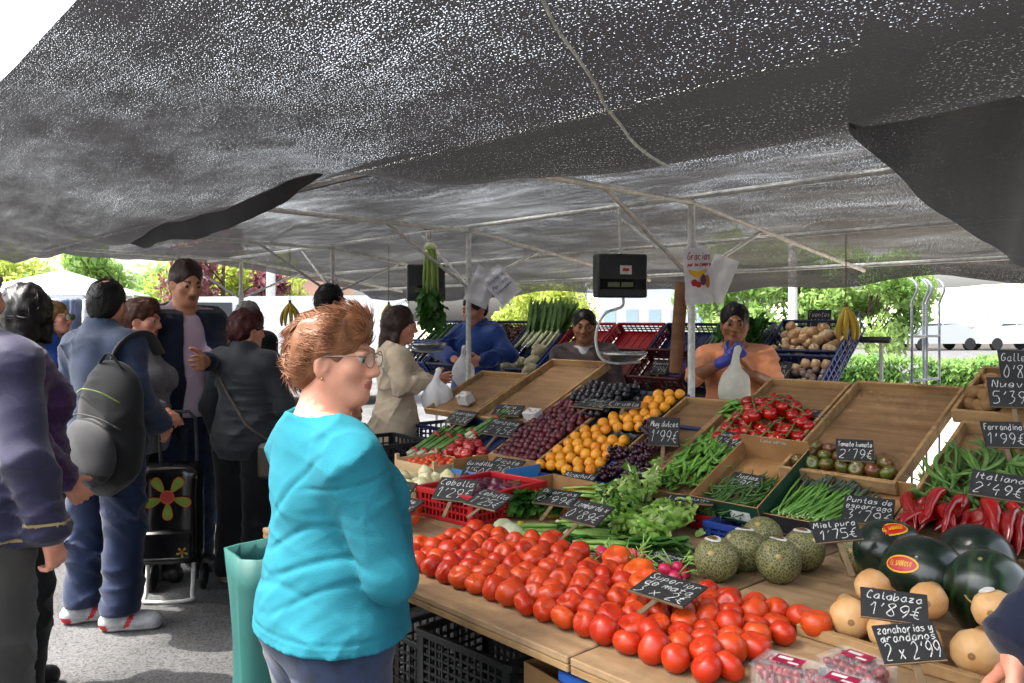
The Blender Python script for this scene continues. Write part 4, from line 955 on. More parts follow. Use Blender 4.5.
for ai, (col, s0, ws) in enumerate(((0, -.765, (.125, .47)), (1, -.595, (.125, .44)), (1, -.60, (.50, .84)), (0, -.755, (.505, .60)))):
    w = ws[0]; r_ = 0
    while w < ws[1]:
        for i in range(3 if not (col == 0 and ws[0] > .5) else 3):
            if col == 0 and ws[0] > .5 and i == 0: continue
            apk.l = 'orange apricot in the '+('lower tray beside the plums', 'lower tray beside the grapes', 'upper tray by the pole', 'half empty upper tray')[ai]
            apk.put(S(s0+.056*i+(.010 if r_ % 2 else 0)+rg.uniform(-.004, .004)+.008, w+rg.uniform(-.004, .004)+.012*i, .036) @ rotm(rg, 70) @ Matrix.Scale(rg.uniform(.93, 1.05), 4))
        w += .063; r_ += 1
# plums, grapes, apples
PLM = mat('plum_skin', '#3d0c18', '#5a1722', rough=.42, scale=10, rand=.4); PLD = mat('dark_plum_skin', '#0c0a12', '#15111c', rough=.35, scale=10)
mb = MB(); mb.ball((0, 0, 0), (.019, .019, .021), 12, 9); plm = mb.mesh('plum', PLM, True); mb = MB(); mb.ball((0, 0, 0), (.020, .020, .022), 12, 9); pld = mb.mesh('plum', PLD, True)
plk = Kind('plum', [plm], 'small reddish purple plum in the wooden tray beside the apricots', 'plum', 'reddish plums'); pdk = Kind('plum', [pld], 'almost black plum at the top of the slope beside the apricots', 'plum', 'black plums')
for j in range(15):
    for i in range(8):
        s = -1.10+.037*i+(.018 if j % 2 else 0); w = .16+.036*j
        if s > -.80: continue
        plk.put(S(s+rg.uniform(-.005, .005), w+rg.uniform(-.005, .005), .026+rg.random()*.012+.014*math.sin(math.pi*min(1, j/14))) @ rotm(rg))
for j in range(8):
    for i in range(8):
        s = -1.05+.042*i+(.02 if j % 2 else 0); w = .56+.040*j
        if j < 3 and i < 5: continue
        pdk.put(S(s+rg.uniform(-.005, .005), w, .048+rg.random()*.014) @ rotm(rg))
GRA = mat('grape_skin', '#240a18', '#3c1226', rough=.35, scale=20, rand=.3); 
def grape_bunch(seed):
    g_ = random.Random(seed); mb = MB()
    for i in range(70):
        f = g_.random(); a = g_.uniform(0, 6.28); q = (1-f)**.6*.04*math.sqrt(g_.random())
        mb.ball((q*math.cos(a), (f-.5)*.15, .02+q*math.sin(a)*.6), g_.uniform(.0085, .0105), 9, 6)
    mb.tube([(0, -.09, .03), (.004, -.05, .03)], .002, 5, 1); return mb.mesh('grape_bunch', [GRA, vs_], True)
gm = [grape_bunch(1), grape_bunch(2), grape_bunch(3)]
gk = Kind('grape_bunch', gm, 'bunch of dark purple grapes heaped between the apricots and the bare tray', 'grapes', 'bunches of dark grapes')
for i in range(12): gk.put(S(rg.uniform(-.385, -.25), .19+.34*i/12, .02+.03*(i % 2), rg.uniform(0, 360)))
crate(S(-.435, .10, -.035), .25, .5, .055, DBLUE, 'dark blue crate under the grapes', None, 8, 2)
APL = mat('apple_skin', '#8c0c14', '#a8281a', rough=.22, scale=9, rand=.3, coat=.3)
apl = lobed(.032, .056, 5, .02, .2, 20, 1, APL, 'apple', SCAR); alk = Kind('apple', [apl], 'small shiny red apple heaped beside the asparagus bundles', 'apple', 'red apples at the far end')
for j in range(4):
    for i in range(5 if j < 3 else 3): alk.put(S(-1.41+.054*i+.025*(j % 2), .03+.052*j, .006+(.03 if j in (1, 2) and i in (1, 2, 3) else 0)) @ rotm(rg, 40))
BAND = mat('red_band', '#a3141c', '#8a1018', rough=.5); ASW = mat('asparagus_white', '#bfc0a8', '#a9ab88', rough=.5); ASP2 = mat('asparagus_thick', '#466b27', '#587d34', rough=.5, scale=20)
def asp_bundle(M, label):
    g_ = thing('asparagus_bundle', label, 'asparagus', M, 'asparagus bundles'); mb = MB(); wb = MB()
    for i in range(16):
        a = i*2.4; q = .026*math.sqrt(i/16); x, z = q*math.cos(a), .03+q*math.sin(a)
        mb.tube([(x, .05, z), (x, .2, z), (x*1.05, .255, z)], [.0065, .006, .005], 7); mb.tube([(x*1.05, .25, z), (x*1.08, .275, z), (x*1.1, .305, z)], [.006, .0065, .001], 7)
        wb.tube([(x, .0, z), (x, .055, z)], .0067, 7)
    mb.build('spears', ASP2, g_, None, True); wb.build('white_ends', ASW, g_, None, True)
    for y in (.04, .20):
        x = MB(); x.lathe([(.0345, -.005), (.035, 0), (.0345, .005)], 16); x.build('band', BAND, g_, loc((0, y, .03), 0, 90), True)
for s, w, n, rz, l in ((-1.62, .0, .0, 2, 'green asparagus bundle at the far end of the blue crate'), (-1.545, .01, .0, -4, 'green asparagus bundle second from the far end'), (-1.47, .02, .0, -8, 'green asparagus bundle beside the red apples'), (-1.40, .23, .0, -6, 'green asparagus bundle lying above the red apples')):
    asp_bundle(S(s, w, n, rz), l)
# potatoes
POT = mat('potato_skin', '#8d6a3e', '#74552f', rough=.75, scale=14, rand=.35, bump=.2, bscale=60)
pom = []
for q in range(4):
    mb = MB(); mb.ball((q, 0, 0), (.045, .030, .026), 16, 10, nz=.16, nf=4); mb.v = [(x-q, y, z) for x, y, z in mb.v]; pom.append(mb.mesh('potato', POT, True))
pok = Kind('potato', pom, 'earthy brown potato in the heap at the right hand end of the display', 'potato', 'potatoes in a wooden tray')
pok.l = 'earthy brown potato in the heap behind the green bean tray'
for i in range(120):
    f = i/120; s = .785+.54*rg.random(); w = .87+.28*rg.random()
    pok.put(S(s, w, .035+.12*f*math.exp(-((s-1.05)/.28)**2)*(.5+.5*min(1, (w-.8)/.2)), rg.uniform(0, 360)) @ rotm(rg, 25) @ Matrix.Scale(rg.uniform(.8, 1.05), 4))
# red and white onions, greens in the cartons
ROM = mat('red_onion_skin', '#3a0a20', '#5a1530', rough=.3, scale=12, rand=.3); rom = lobed(.029, .05, 4, .01, -.2, 16, 1, ROM, 'onion'); rok = Kind('onion', [rom], 'dark red onion in the red slotted crate', 'onion', 'red onions in the crate')
for z in (0, 1):
    for j in range(6):
        for i in range(4): rok.put(T(-.71, .53, TABLE, 6) @ Matrix.Translation((.05+.056*i+.01*z, .05+.058*j+.01*z, .02+.042*z)) @ rotm(rg, 50))
WOM = mat('white_onion_skin', '#cfc6a0', '#b9b384', rough=.4, scale=10, rand=.3); wom = lobed(.034, .056, 4, .01, -.25, 18, 1, WOM, 'onion'); wok = Kind('onion', [wom], 'pale white onion in the veneer box', 'onion', 'white onions in the veneer box')
for j in range(4):
    for i in range(4): wok.put(T(-1.01+.072*i+.015*(j % 2), .61+.06*j, TABLE+.045+.02*((i+j) % 2)) @ rotm(rg, 40))
cht = lobed(.02, .036, 5, .01, .1, 14, 1, ORT, 'tomato'); ck = Kind('tomato', [cht], 'small orange tomato in the rear veneer box', 'tomato', 'small tomatoes in a veneer box')
for j in range(4):
    for i in range(5): ck.put(T(-1.39+.05*i, .97+.05*j, TABLE+.055) @ rotm(rg, 40))
for i, (px, py) in enumerate(((403, 520), (411, 515), (407, 526))):
    p = pix_table(px, py, .02); tag(link('tomato', me_or, None, Matrix.Translation(p)), ['orange tomato by the hand of the woman in turquoise, left of three', 'orange tomato by the hand of the woman in turquoise, rear of three', 'orange tomato by the hand of the woman in turquoise, front of three'][i], 'tomato', 'orange tomatoes at the table end')
gp = Kind('green_pepper', [pod_mesh(.09, .02, .016, .012, mat('chilli', '#3f6a22', '#54802c', rough=.35, rand=.3), 'green_pepper', .05)], 'small green pepper in the bright blue box', 'green pepper', 'small green peppers')
for i in range(60): gp.put(T(-1.06+.30*rg.random(), 1.03+.16*rg.random(), TABLE+.03+.04*i/60, rg.uniform(0, 360)) @ Matrix.Rotation(R(rg.uniform(-15, 15)), 4, 'Y'))
for i, (s, t) in enumerate(((-.50, .98), (-.40, 1.02))):
    bunch(T(s, t, TABLE+.04, -60), .26, 12, .06, [STEMG, TURN], ['leafy greens in the yellow box, left bunch', 'leafy greens in the yellow box, right bunch'][i], 'leaf bunch', 'leaf_bunch', 40, .05, .003, None, 50+i)
# ------------------------------------------------------------------ slate price signs
SLATE = mat('slate', '#111214', '#1b1c1e', rough=.75, scale=22, detail=8, bump=.05, ramp=(.4, .8)); CHALK = mat('chalk_dust', '#c4c6c2', '#7c7e7b', rough=.95, scale=160, ramp=(.35, .75)); STAKE = woodmat('stake_wood', '#8b7557', '#6f5c44', '#5a4a38')
def sign(p, w, h, rot, tilt, lines, label, stake=.09, roll=0, seed=0, lw=.0027):
    x = Matrix.Rotation(R(rot), 3, 'Z') @ U3; y0 = Matrix.Rotation(R(rot), 3, 'Z') @ V3
    y = y0*math.cos(R(tilt))+Z3*math.sin(R(tilt)); M = frame(p, x, y, x.cross(y)) @ Matrix.Rotation(R(roll), 4, 'Z')
    g_ = thing('price_sign', label, 'price sign', M, 'slate price signs')
    b = MB(); b.box((-w/2, -h/2, -.005), (w/2, h/2, 0), .001); b.build('board', SLATE, g_)
    e = MB(); e.box((-w/2, -h/2-.0032, -.0055), (w/2, -h/2-.0004, .0005), .0005); e.build('wooden_edge', STAKE, g_)
    if stake:
        s_ = MB(); s_.box((-.008, -h/2-stake, -.010), (.008, h*.1, -.0055), .001); s_.build('stake', STAKE, g_)
    c = MB(); write_lines(c, lines, w, h, lw, .0008, 0, rg=random.Random(seed+5)); c.build('writing', CHALK, g_, None, False)
    return g_
def PR(a, b, c=None): return [(a, .24, .66), (b, .40, .12)] if c is None else [(a, .19, .74), (b, .19, .52), (c, .36, .08)]
sign(pix_table(668, 588, .095), .165, .105, 0, 14, [('Superior', .24, .70), ('de mata', .22, .44), ("3 x 2$", .34, .06)], 'slate sign reading Superior de mata, lying over the tomatoes', .08)
sign(pix_table(665, 558, .03), .115, .08, 0, 8, PR('Rabanos', "0'75$"), 'slate sign for radishes lying flat between the lettuce and the melons', 0, seed=1)
sign(pix_table(587, 512, .12), .165, .105, -2, 28, PR('Lombarda x', "0'89$"), 'slate sign standing over the leafy bunches, left of the frilly lettuce', .1, seed=2)
sign(pix_table(557, 497, .10), .165, .095, 16, 24, PR('Puerros', "0'99$"), 'slate sign over the yellow box beside the red crate', .09, seed=3)
sign(pix_slope(577, 480, .035), .16, .095, 10, 34, PR('Alcachofa', "1'45$"), 'slate sign below the apricots at the front of the blue crate', .05, seed=4)
sign(pix_table(489, 499, .14), .16, .10, 2, 22, PR('Cebolla', "1'25$"), 'slate sign lying across the red onion crate', .06, seed=5)
sign(pix_table(455, 489, .13), .16, .10, 22, 42, PR('Cebolla', "1'29$"), 'slate sign leaning between the white onions and the red crate', .07, seed=6)
sign(pix_table(400, 504, .10), .17, .09, 6, 24, PR('Tomate', "0'99$"), 'slate sign in front of the white onions beside the turquoise sleeve', .06, seed=7)
sign(pix_table(401, 489, .10), .12, .08, 10, 40, PR('Ajo', "1'20$"), 'small slate sign behind the white onions beside the turquoise sleeve', .06, seed=27)
sign(pix_slope(478, 468, .11), .14, .10, 24, 36, PR('Guindilla', "1'50$"), 'slate sign behind another one over the blue box of peppers', .08, seed=8)
sign(pix_slope(504, 466, .10), .18, .11, 6, 30, PR('Picota', "1'50$"), 'slate sign over the blue box below the plums', .10, seed=9)
sign(pix_slope(461, 417, .06), .20, .11, 0, 34, PR('Esparragos', "2'48$"), 'slate sign over the asparagus bundles at the far end', .06, seed=10)
sign(pix_slope(502, 427, .06), .21, .12, 4, 36, PR('Manzana', "2'45$"), 'slate sign over the red apples', .10, seed=11)
sign(pix_slope(508, 410, .05), .17, .09, 20, 34, PR('Pera', "1'90$"), 'slate sign on the bare tray behind the asparagus', .05, seed=12)
sign(pix_slope(594, 403, .075), .22, .12, 0, 16, PR('Ciruela', "2'90$"), 'slate sign over the black plums at the top of the slope', .06, seed=13)
sign(pix_slope(624, 404, .09), .16, .05, 26, 30, [('Ciruela', .6, .2)], 'narrow slate sign seen nearly edge on above the black plums', .05, seed=14)
sign(pix_slope(664, 431, .135), .125, .125, 30, 60, PR('Muy dulces', "1'99$"), 'slate sign standing upright between the apricots and the grapes', .08, seed=15)
sign(pix_slope(690, 499, .08), .17, .07, 30, 10, [('Lechuga', .5, .3)], 'slate sign seen edge on over the pale lettuce below the pea pods', .05, seed=16)
sign(pix_slope(640, 473, .12), .14, .06, 22, 8, [('Escarola', .5, .3)], 'slate sign seen edge on lying across the top of the escarole', .0, seed=17)
sign(pix_slope(731, 439, .055), .135, .09, -4, 32, PR('Guisantes', "1'49$"), 'slate sign at the top of the pea pods', .07, seed=18)
sign(pix_slope(745, 481, .045), .135, .075, -4, 38, PR('Judias', "1'99$"), 'slate sign inside the green bean box', .05, seed=19)
sign(pix_slope(813, 413, .03), .155, .085, -6, 14, PR('Tomate rama', "1'60$"), 'slate sign at the top of the vine tomato tray', .08, seed=20)
sign(pix_slope(855, 450, .085), .125, .085, 30, 56, PR('Tomate kumato', "2'79$"), 'slate sign standing over the brownish green tomatoes', .03, seed=21)
sign(pix_slope(868, 510, .075), .150, .10, 16, 46, PR('Puntas de', 'esparrago', "3'79$"), 'slate sign lettered Puntas de esparrago on the asparagus box', .0, seed=22)
sign(pix_table(836, 530, .19), .128, .064, 42, 46, PR('Miel pura', "1'75$"), 'slate sign tilted over the dark ridged melon', .10, roll=8, seed=23)
sign(pix_slope(1004, 434, .13), .128, .09, 40, 58, PR('Ferrandina', "1'99$"), 'slate sign priced 1 99 over the flat green beans', .06, seed=24)
sign(pix_slope(998, 485, .13), .145, .09, 14, 46, PR('Italiano', "2'49$"), 'slate sign lettered Italiano over the red peppers', .09, roll=-4, seed=25)
sign(pix_slope(1012, 392, .16), .145, .11, 32, 62, PR('Nueva', "5'39$"), 'slate sign priced 5 39 over the potatoes', .08, seed=26)
sign(pix_slope(1020, 366, .19), .13, .12, 34, 66, PR('Gallega', "0'80$"), 'slate sign behind and above the potato sign', .1, seed=28)
sign(pix_table(894, 605, .15), .132, .064, 30, 52, PR('Calabaza', "1'89$"), 'slate sign with a chipped corner reading Calabaza over the squashes', .09, roll=-2, seed=29, lw=.0023)
sign(pix_table(909, 642, .13), .122, .074, 46, 50, [('Zanahorias y', .2, .76), ('arandanos', .2, .54), ("2 x 2'99", .42, .08)], 'slate sign reading Zanahorias y arandanos in front of the squashes', .10, roll=5, seed=30, lw=.0023)
# small printed tags on the far trays
for px, py, l in ((467, 403, 'small white printed cube of card on the bare tray, far one'), (535, 421, 'small white printed cube of card beside the plum tray, near one')):
    x = MB(); x.box((-.045, -.03, 0), (.045, .03, .06), .002); p = pix_slope(px, py, .02)
    tag(x.build('card_box', mat('printed_card', '#b9b9b4', '#8d6b60', rough=.8, scale=35, ramp=(.55, .62)), None, frame(p, U3, W3, N3)), l, 'card box')
# ------------------------------------------------------------------ people
def skinmat(name, c, c2): return mat(name, c, c2, rough=.5, scale=18, sub=.12, bump=.08, bscale=220, spec=.4)
SK_F = skinmat('skin_fair', '#c08a70', '#b57c64'); SK_P = skinmat('skin_pink', '#b97a62', '#c78b74'); SK_T = skinmat('skin_tan', '#b07c5e', '#a47052'); SK_B = skinmat('skin_brown', '#8f5f42', '#825437')
LIPS = mat('lips', '#9a5548', '#8e4c40', rough=.45); LIPB = mat('lips_brown', '#7a4839', '#6e4034', rough=.45); EYEW = mat('eye_white', '#8f8780', '#857c74', rough=.3); EYED = mat('iris', '#1c120c', '#2a1a10', rough=.1)
def hairmat(name, c, c2): 
    return mat(name, c, c2, rough=.45, scale=55, stretch=(1, .35, .25), bump=.4, bscale=130, spec=.25, ramp=(.3, .7))
H_RED = hairmat('hair_ginger', '#5c3822', '#84583a'); H_BLK = hairmat('hair_black', '#070605', '#100c0b'); H_DBR = hairmat('hair_dark_brown', '#1f120c', '#33201a'); H_BRN = hairmat('hair_brown', '#3a2118', '#4d2c20')
H_MAR = hairmat('hair_maroon', '#2e0f0e', '#47191a'); H_GRY = hairmat('hair_grey', '#6e6a64', '#8a857e'); H_BLO = hairmat('hair_blond', '#8a6a3c', '#6b4f2e')
def clothmat(name, c, c2=None, rough=.85, scale=7, bump=.25, bscale=350, sheen=.15): return mat(name, c, c2, rough=rough, scale=scale, bump=bump, bscale=bscale, spec=.2, sheen=sheen)
def nrm(v): v = np.array(v, float); return v/np.linalg.norm(v)
def rot_ypr(yaw, pitch, roll=0):
    m = Matrix.Rotation(R(yaw), 3, 'Z') @ Matrix.Rotation(R(pitch), 3, 'X') @ Matrix.Rotation(R(roll), 3, 'Y'); return np.array(m)
def hand_field(F, wr, d, palm, side, curl=.5, spread=.12, s=1.0, k=.006, thumb=.5):
    """hand: palm, four fingers of unequal length bent at two joints, thumb from the side of the palm"""
    d = nrm(d); n = np.array(palm, float); n = nrm(n-d*(n@d)); w = np.cross(d, n)*side; wr = np.array(wr, float)
    pos = lambda a, b, c=0: wr+s*(d*a+w*b+n*c)
    F.cap(wr-d*.02*s, pos(.03, 0), .024*s, .026*s, .012, flat=None)
    for b in (-.03, -.01, .01, .028): F.cap(pos(.015, b*.6), pos(.085, b), .0135*s, .0125*s, .012)
    for i, (b, L_) in enumerate(((.030, .066), (.010, .076), (-.010, .070), (-.029, .054))):
        p = pos(.088, b); a = 0; r = (.0098, .0100, .0096, .0086)[i]*s
        dirn = nrm(d+w*spread*(b/.03)); cu = curl*(1+.12*i)
        for q, f in enumerate((.45, .32, .23)):
            a += cu*(.8, 1.0, .7)[q]; dd = dirn*math.cos(a)+n*math.sin(a); p2 = p+dd*L_*f*s; F.cap(p, p2, r*(1-.08*q), r*(.93-.08*q), k if q else .01); p = p2
    p = pos(.025, .026, .008); a = thumb
    for q, (L_, r) in enumerate(((.042, .0135), (.030, .0115), (.024, .0100))):
        dd = nrm(d*(.65+.2*q)+w*(.75-.25*q)+n*(.25+a*.5+.2*q)); p2 = p+dd*L_*s; F.cap(p, p2, r*s, r*.92*s, .008); p = p2
class Person:
    def __init__(self, label, x, y, yaw, H, skin, h=.009, girth=1., belly=0., bust=0., head=(0, 0, 0), lean=0., arms=None, hands=None, foot=0, stance=.095, sh=.178, world=None, seed=1, aw=1.0, sz=1.375):
        self.k = H/1.7; self.M = Matrix.Translation((x, y, 0)) @ Matrix.Rotation(R(yaw-90), 4, 'Z') @ Matrix.Scale(self.k, 4)
        self.root = thing('person', label, 'person', self.M); inv = self.M.inverted()
        self.g, self.belly, self.bust, self.lean, self.h, self.seed, self.skin, self.foot, self.aw = girth, belly, bust, lean, h, seed, skin, foot, aw
        self.sh = {1: np.array((sh, -.012+lean*.45, sz)), -1: np.array((-sh, -.012+lean*.45, sz))}
        self.arm = {1: (np.array((.235, -.02, 1.10)), np.array((.235, .06, .86))), -1: (np.array((-.235, -.02, 1.10)), np.array((-.235, .06, .86)))}
        for sd, q in (arms or {}).items(): self.arm[sd] = tuple(np.array(p, float) for p in q)
        for sd, q in (world or {}).items(): self.arm[sd] = tuple(np.array(inv @ Vector(p)) for p in q)
        self.hands = hands or {}; self.stance = stance
        self.Rh = rot_ypr(*head); self.hc = np.array((0, .02+lean*.7, 1.588))
    def hp(self, p): return self.hc+self.Rh@np.array(p, float)
    def box(self, m=.12):
        pts = [self.sh[1], self.sh[-1], *self.arm[1], *self.arm[-1], (0, .2, 0), (0, -.2, 0), (.27*self.g, 0, 1), (-.27*self.g, 0, 1), (.3, .3, .0), (-.3, -.05, 0), (0, -.2*self.g, 1), (0, .22*self.g, 1)]
        a = np.array(pts); return a.min(0)-m, a.max(0)+m
    def torso(self, F, o=0, k=.06, low=True):
        g, L_ = self.g, self.lean
        if low: F.ell((0, 0, .925), (.168*g+o, .118*g+o, .125+o), k)
        F.ell((0, .004+self.belly*.6, 1.07), (.148*g+o+self.belly*.3, .106*g+self.belly+o, .16+o), k)
        F.ell((0, L_*.3, 1.27), (.160*(.5+.5*g)+o, .110*(.4+.6*g)+o, .165+o), k)
        F.cap((-.115, -.02+L_*.45, 1.392), (.115, -.02+L_*.45, 1.392), .054+o, None, k)
        for s in (1, -1):
            F.ell(self.sh[s], (.056+o, .060+o, .060+o), k)
            if self.bust: F.ell((s*.072*(.5+.5*g), .085*g+L_*.3, 1.235), (.072+o, .055+self.bust+o, .068+o), .05)
        F.cap((0, -.03+L_*.45, 1.40), (0, -.012+L_*.6, 1.475), .066+o, .058+o, k)
    def arms(self, F, o=0, k=.035, upto=1.0, sides=(1, -1), cuff=0):
        for s in sides:
            e, w = self.arm[s]; a = self.aw
            F.cap(self.sh[s], e, .051*a+o, .043*a+o, k)
            if upto > .5: q = e+(w-e)*min(1, (upto-.5)*2); F.cap(e, q, .043*a+o, .031*a+o+cuff, .02)
    def legs(self, F, o=0, k=.05, straight=0, z0=.09):
        for s in (1, -1):
            x = s*self.stance; F.cap((s*.088*self.g, -.005, .89), (x, .012, .49), .090*self.g+o, .060+o+straight, k)
            F.cap((x, .012, .49), (x*1.02, -.02, z0), .056+o+straight, .040+o+straight*1.6, .03); F.ell((x, -.025, .37), (.05+o, .055+o, .12), .03)
    def body(self, fine=None):
        lo, hi = self.box(); hi[2] = 1.75; lo[2] = -.02; F = Field(lo, hi, self.h)
        self.torso(F, -.006); self.arms(F, 0); self.legs(F, -.006)
        for s in (1, -1):
            x = s*self.stance*1.02; f = np.array((math.sin(R(-self.foot+8*s)), math.cos(R(-self.foot+8*s)), 0)); a = np.array((x, -.03, .05)); F.cap(a, a+f*.15-np.array((0, 0, .02)), .036, .026, .03)
            e, w = self.arm[s]; hd = self.hands.get(s, {}); d = nrm(hd.get('d', w-e)); palm = hd.get('palm', (-s, 0, 0) if abs(d[0]) < .8 else (0, 0, -1))
            if hd.get('world'):
                Q = np.array(self.M.to_3x3())/self.k; d = nrm(Q.T@np.array(hd['d'], float)); palm = Q.T@np.array(hd['palm'], float)
            hand_field(F, w+d*.01, d, palm, s*hd.get('flip', 1), hd.get('curl', .45), .12, 1.0, .006 if self.h < .008 else .004, hd.get('thumb', .4))
        Rh = self.Rh; H_ = self.hp
        F.cap((0, -.02+self.lean*.5, 1.42), H_((0, -.022, -.06)), .058, .054, .03)
        F.ell(H_((0, -.016, .032)), (.074, .092, .083), .02, rot=Rh); F.ell(H_((0, .028, -.035)), (.060, .062, .078), .03, rot=Rh)
        F.ell(H_((0, .068, -.094)), (.024, .018, .018), .03, rot=Rh)
        for s in (1, -1):
            F.cap(H_((s*.054, -.005, -.055)), H_((s*.022, .058, -.097)), .018, .016, .03); F.ell(H_((s*.043, .058, -.022)), (.024, .022, .022), .025, rot=Rh)
            F.ell(H_((s*.032, .103, .001)), (.018, .018, .0075), .012, 'sub', rot=Rh); F.ell(H_((s*.012, .098, -.036)), (.0105, .011, .009), .010, rot=Rh)
            ear = Rh@rot_ypr(s*22, -12); F.ell(H_((s*.076, -.008, -.012)), (.009, .020, .033), .010, rot=ear); F.ell(H_((s*.080, .0, -.010)), (.006, .010, .017), .006, 'sub', rot=ear)
        F.cap(H_((-.034, .083, .019)), H_((.034, .083, .019)), .010, None, .018); F.cap(H_((0, .089, .008)), H_((0, .107, -.030)), .0085, .0118, .014)
        F.ell(H_((0, .085, -.057)), (.025, .012, .0075), .008, rot=Rh); F.ell(H_((0, .084, -.069)), (.021, .012, .008), .008, rot=Rh); F.ell(H_((0, .100, -.0625)), (.024, .006, .0022), .003, 'sub', rot=Rh)
        V, Q = F.mesh(); c = (V[Q].mean(1)-self.hc)@Rh; mi = np.zeros(len(Q), int)
        e = ((c[:, 0]/.024)**2+((c[:, 2]+.0625)/.0125)**2 < 1) & (c[:, 1] > .078); mi[e] = 1
        ax = np.abs(c[:, 0]); bz = .0225+.004*np.sin((ax-.012)*60); e = (ax > .012) & (ax < .05) & (np.abs(c[:, 2]-bz) < (.0042 if self.h < .006 else .0048)) & (c[:, 1] > .05); mi[e] = 2
        self.b = link('body', np_mesh('body', V, Q, [self.skin, LIPB if self.skin in (SK_B, SK_T) else LIPS, self.brow], mi), self.root)
        for s in (1, -1):
            m = MB(); m.ball((0, 0, 0), .0135, 14, 12)
            m.mi = [1 if (Vector(m.v[f[0]])+Vector(m.v[f[2]])).normalized().dot(Vector((0, .97, -.05))) > .80 else 0 for f in m.f]
            m.build('eye', [EYEW, EYED], self.root, self.HM() @ Matrix.Translation((s*.032, .0745, .0005)), True)
    def HM(self): return Matrix.Translation(Vector(self.hc)) @ Matrix(self.Rh).to_4x4()
    def hair(self, m, style='short', v=.010, h=.006, amp=.004, locks=260, seed=1, part=None):
        F = Field((-.16, -.20, -.36), (.16, .15, .18), h)
        F.ell((0, -.022, .036), (.079+v, .094+v, .086+v), .02); F.ell((0, -.06, -.02), (.066+v*.7, .052+v, .072), .03)
        if style == 'fluffy': F.ell((0, .035, .09), (.062, .055, .045), .03); F.ell((0, -.075, .0), (.07, .055, .085), .03)
        if style == 'bob':
            for s in (1, -1): F.cap((s*.07, -.01, .02), (s*.072, -.015, -.10), .028, .026, .03)
            F.cap((0, -.075, 0), (0, -.07, -.11), .062, .058, .03)
        if style == 'long':
            for s in (1, -1): F.cap((s*.066, -.02, .02), (s*.07, -.045, -.17), .028, .026, .03)
            F.cap((0, -.075, 0), (0, -.085, -.21), .062, .05, .03)
        if style == 'pony': F.cap((0, -.105, .03), (0, -.15, -.02), .024, .032, .02); F.cap((0, -.15, -.02), (0, -.14, -.16), .032, .012, .02)
        F.fold(amp, 95, seed, (1, .5, .25), .5); F.fold(amp*.7, 40, seed+3, (1, .7, .4), .8)
        F.ell((0, .122, -.040), (.084 if style in ('short', 'bald') else .074 if style == 'fluffy' else .066, .082, .122 if style != 'fluffy' else .108), .010, 'sub')
        if style in ('short', 'bald', 'fluffy', 'pony'):
            for s in (1, -1): F.ell((s*.088, .010, -.035), (.034, .036, .045), .01, 'sub')
        if style in ('short', 'bald'): F.plane((0, -.05, -.075), (0, .25, -1))
        if style == 'fluffy': F.plane((0, -.05, -.085), (0, -.3, -1))
        if style == 'bald': F.ell((.0, -.062, .135), (.034, .042, .048), .012, 'sub')
        V, Q = F.mesh(); o = link('hair', np_mesh('hair', V, Q, m), self.root, self.HM())
        if locks:
            g_ = random.Random(seed); mb = MB(); nv = len(V); N_ = np.zeros_like(V)
            fn = np.cross(V[Q[:, 1]]-V[Q[:, 0]], V[Q[:, 2]]-V[Q[:, 0]])
            for c in range(4): np.add.at(N_, Q[:, c], fn)
            N_ /= np.maximum(np.linalg.norm(N_, axis=1, keepdims=True), 1e-9)
            for _ in range(locks):
                i = g_.randrange(nv); p = V[i]; n = N_[i]
                if n@(p-np.array((0, -.02, .03))) < 0 or p[2] < -.055 or (p[1] > .02 and p[2] < .02): continue
                flow = np.array((p[0]*2.2, -1.0-.3*p[2]*5, .45-1.1*max(0, -p[1])*7)); flow += np.array([g_.gauss(0, .12) for _ in range(3)])+.35*np.array((math.sin(p[2]*60+p[1]*40), 0, math.sin(p[1]*55+p[0]*50)))
                tdir = flow-n*(flow@n); tdir = nrm(tdir); L_ = g_.uniform(.035, .07); q = p-n*.005; pts = []
                bend = np.cross(n, tdir)*g_.gauss(0, .35)
                for j in range(5):
                    f = j/4; pts.append(Vector(q+tdir*L_*f+bend*L_*f*f*.6+n*(.006*math.sin(math.pi*f*.95)-(.011+.02*max(0, -p[2]*12)*f)*f)))
                r = g_.uniform(.0008, .0019); mb.tube(pts, [r*.7, r, r, r*.7, r*.15], 5)
            mb.build('hair_locks', m, o, None, True)
        return o
    def part(self, name, build, m, h=None, fold=None, zlo=None, zhi=None, neck=None, mi=None, extra=None, thick=False):
        lo, hi = self.box(.14); hi[2] = 1.6
        if zlo is not None: lo[2] = zlo-.03
        if zhi is not None: hi[2] = zhi+.04
        F = Field(lo, hi, h or self.h*1.1); build(F)
        if fold: F.fold(fold[0], fold[1], fold[2]); F.crease(fold[0]*2.6, 52 if len(fold) < 4 else fold[3], fold[2]+50)
        if zlo is not None: F.plane((0, 0, zlo), (0, 0, -1))
        if zhi is not None: F.plane((0, 0, zhi), (0, 0, 1))
        if neck: F.plane(*neck)
        if extra: extra(F)
        V, Q = F.mesh(); return link(name, np_mesh(name, V, Q, m, mi(V[Q].mean(1)) if mi else None), self.root)
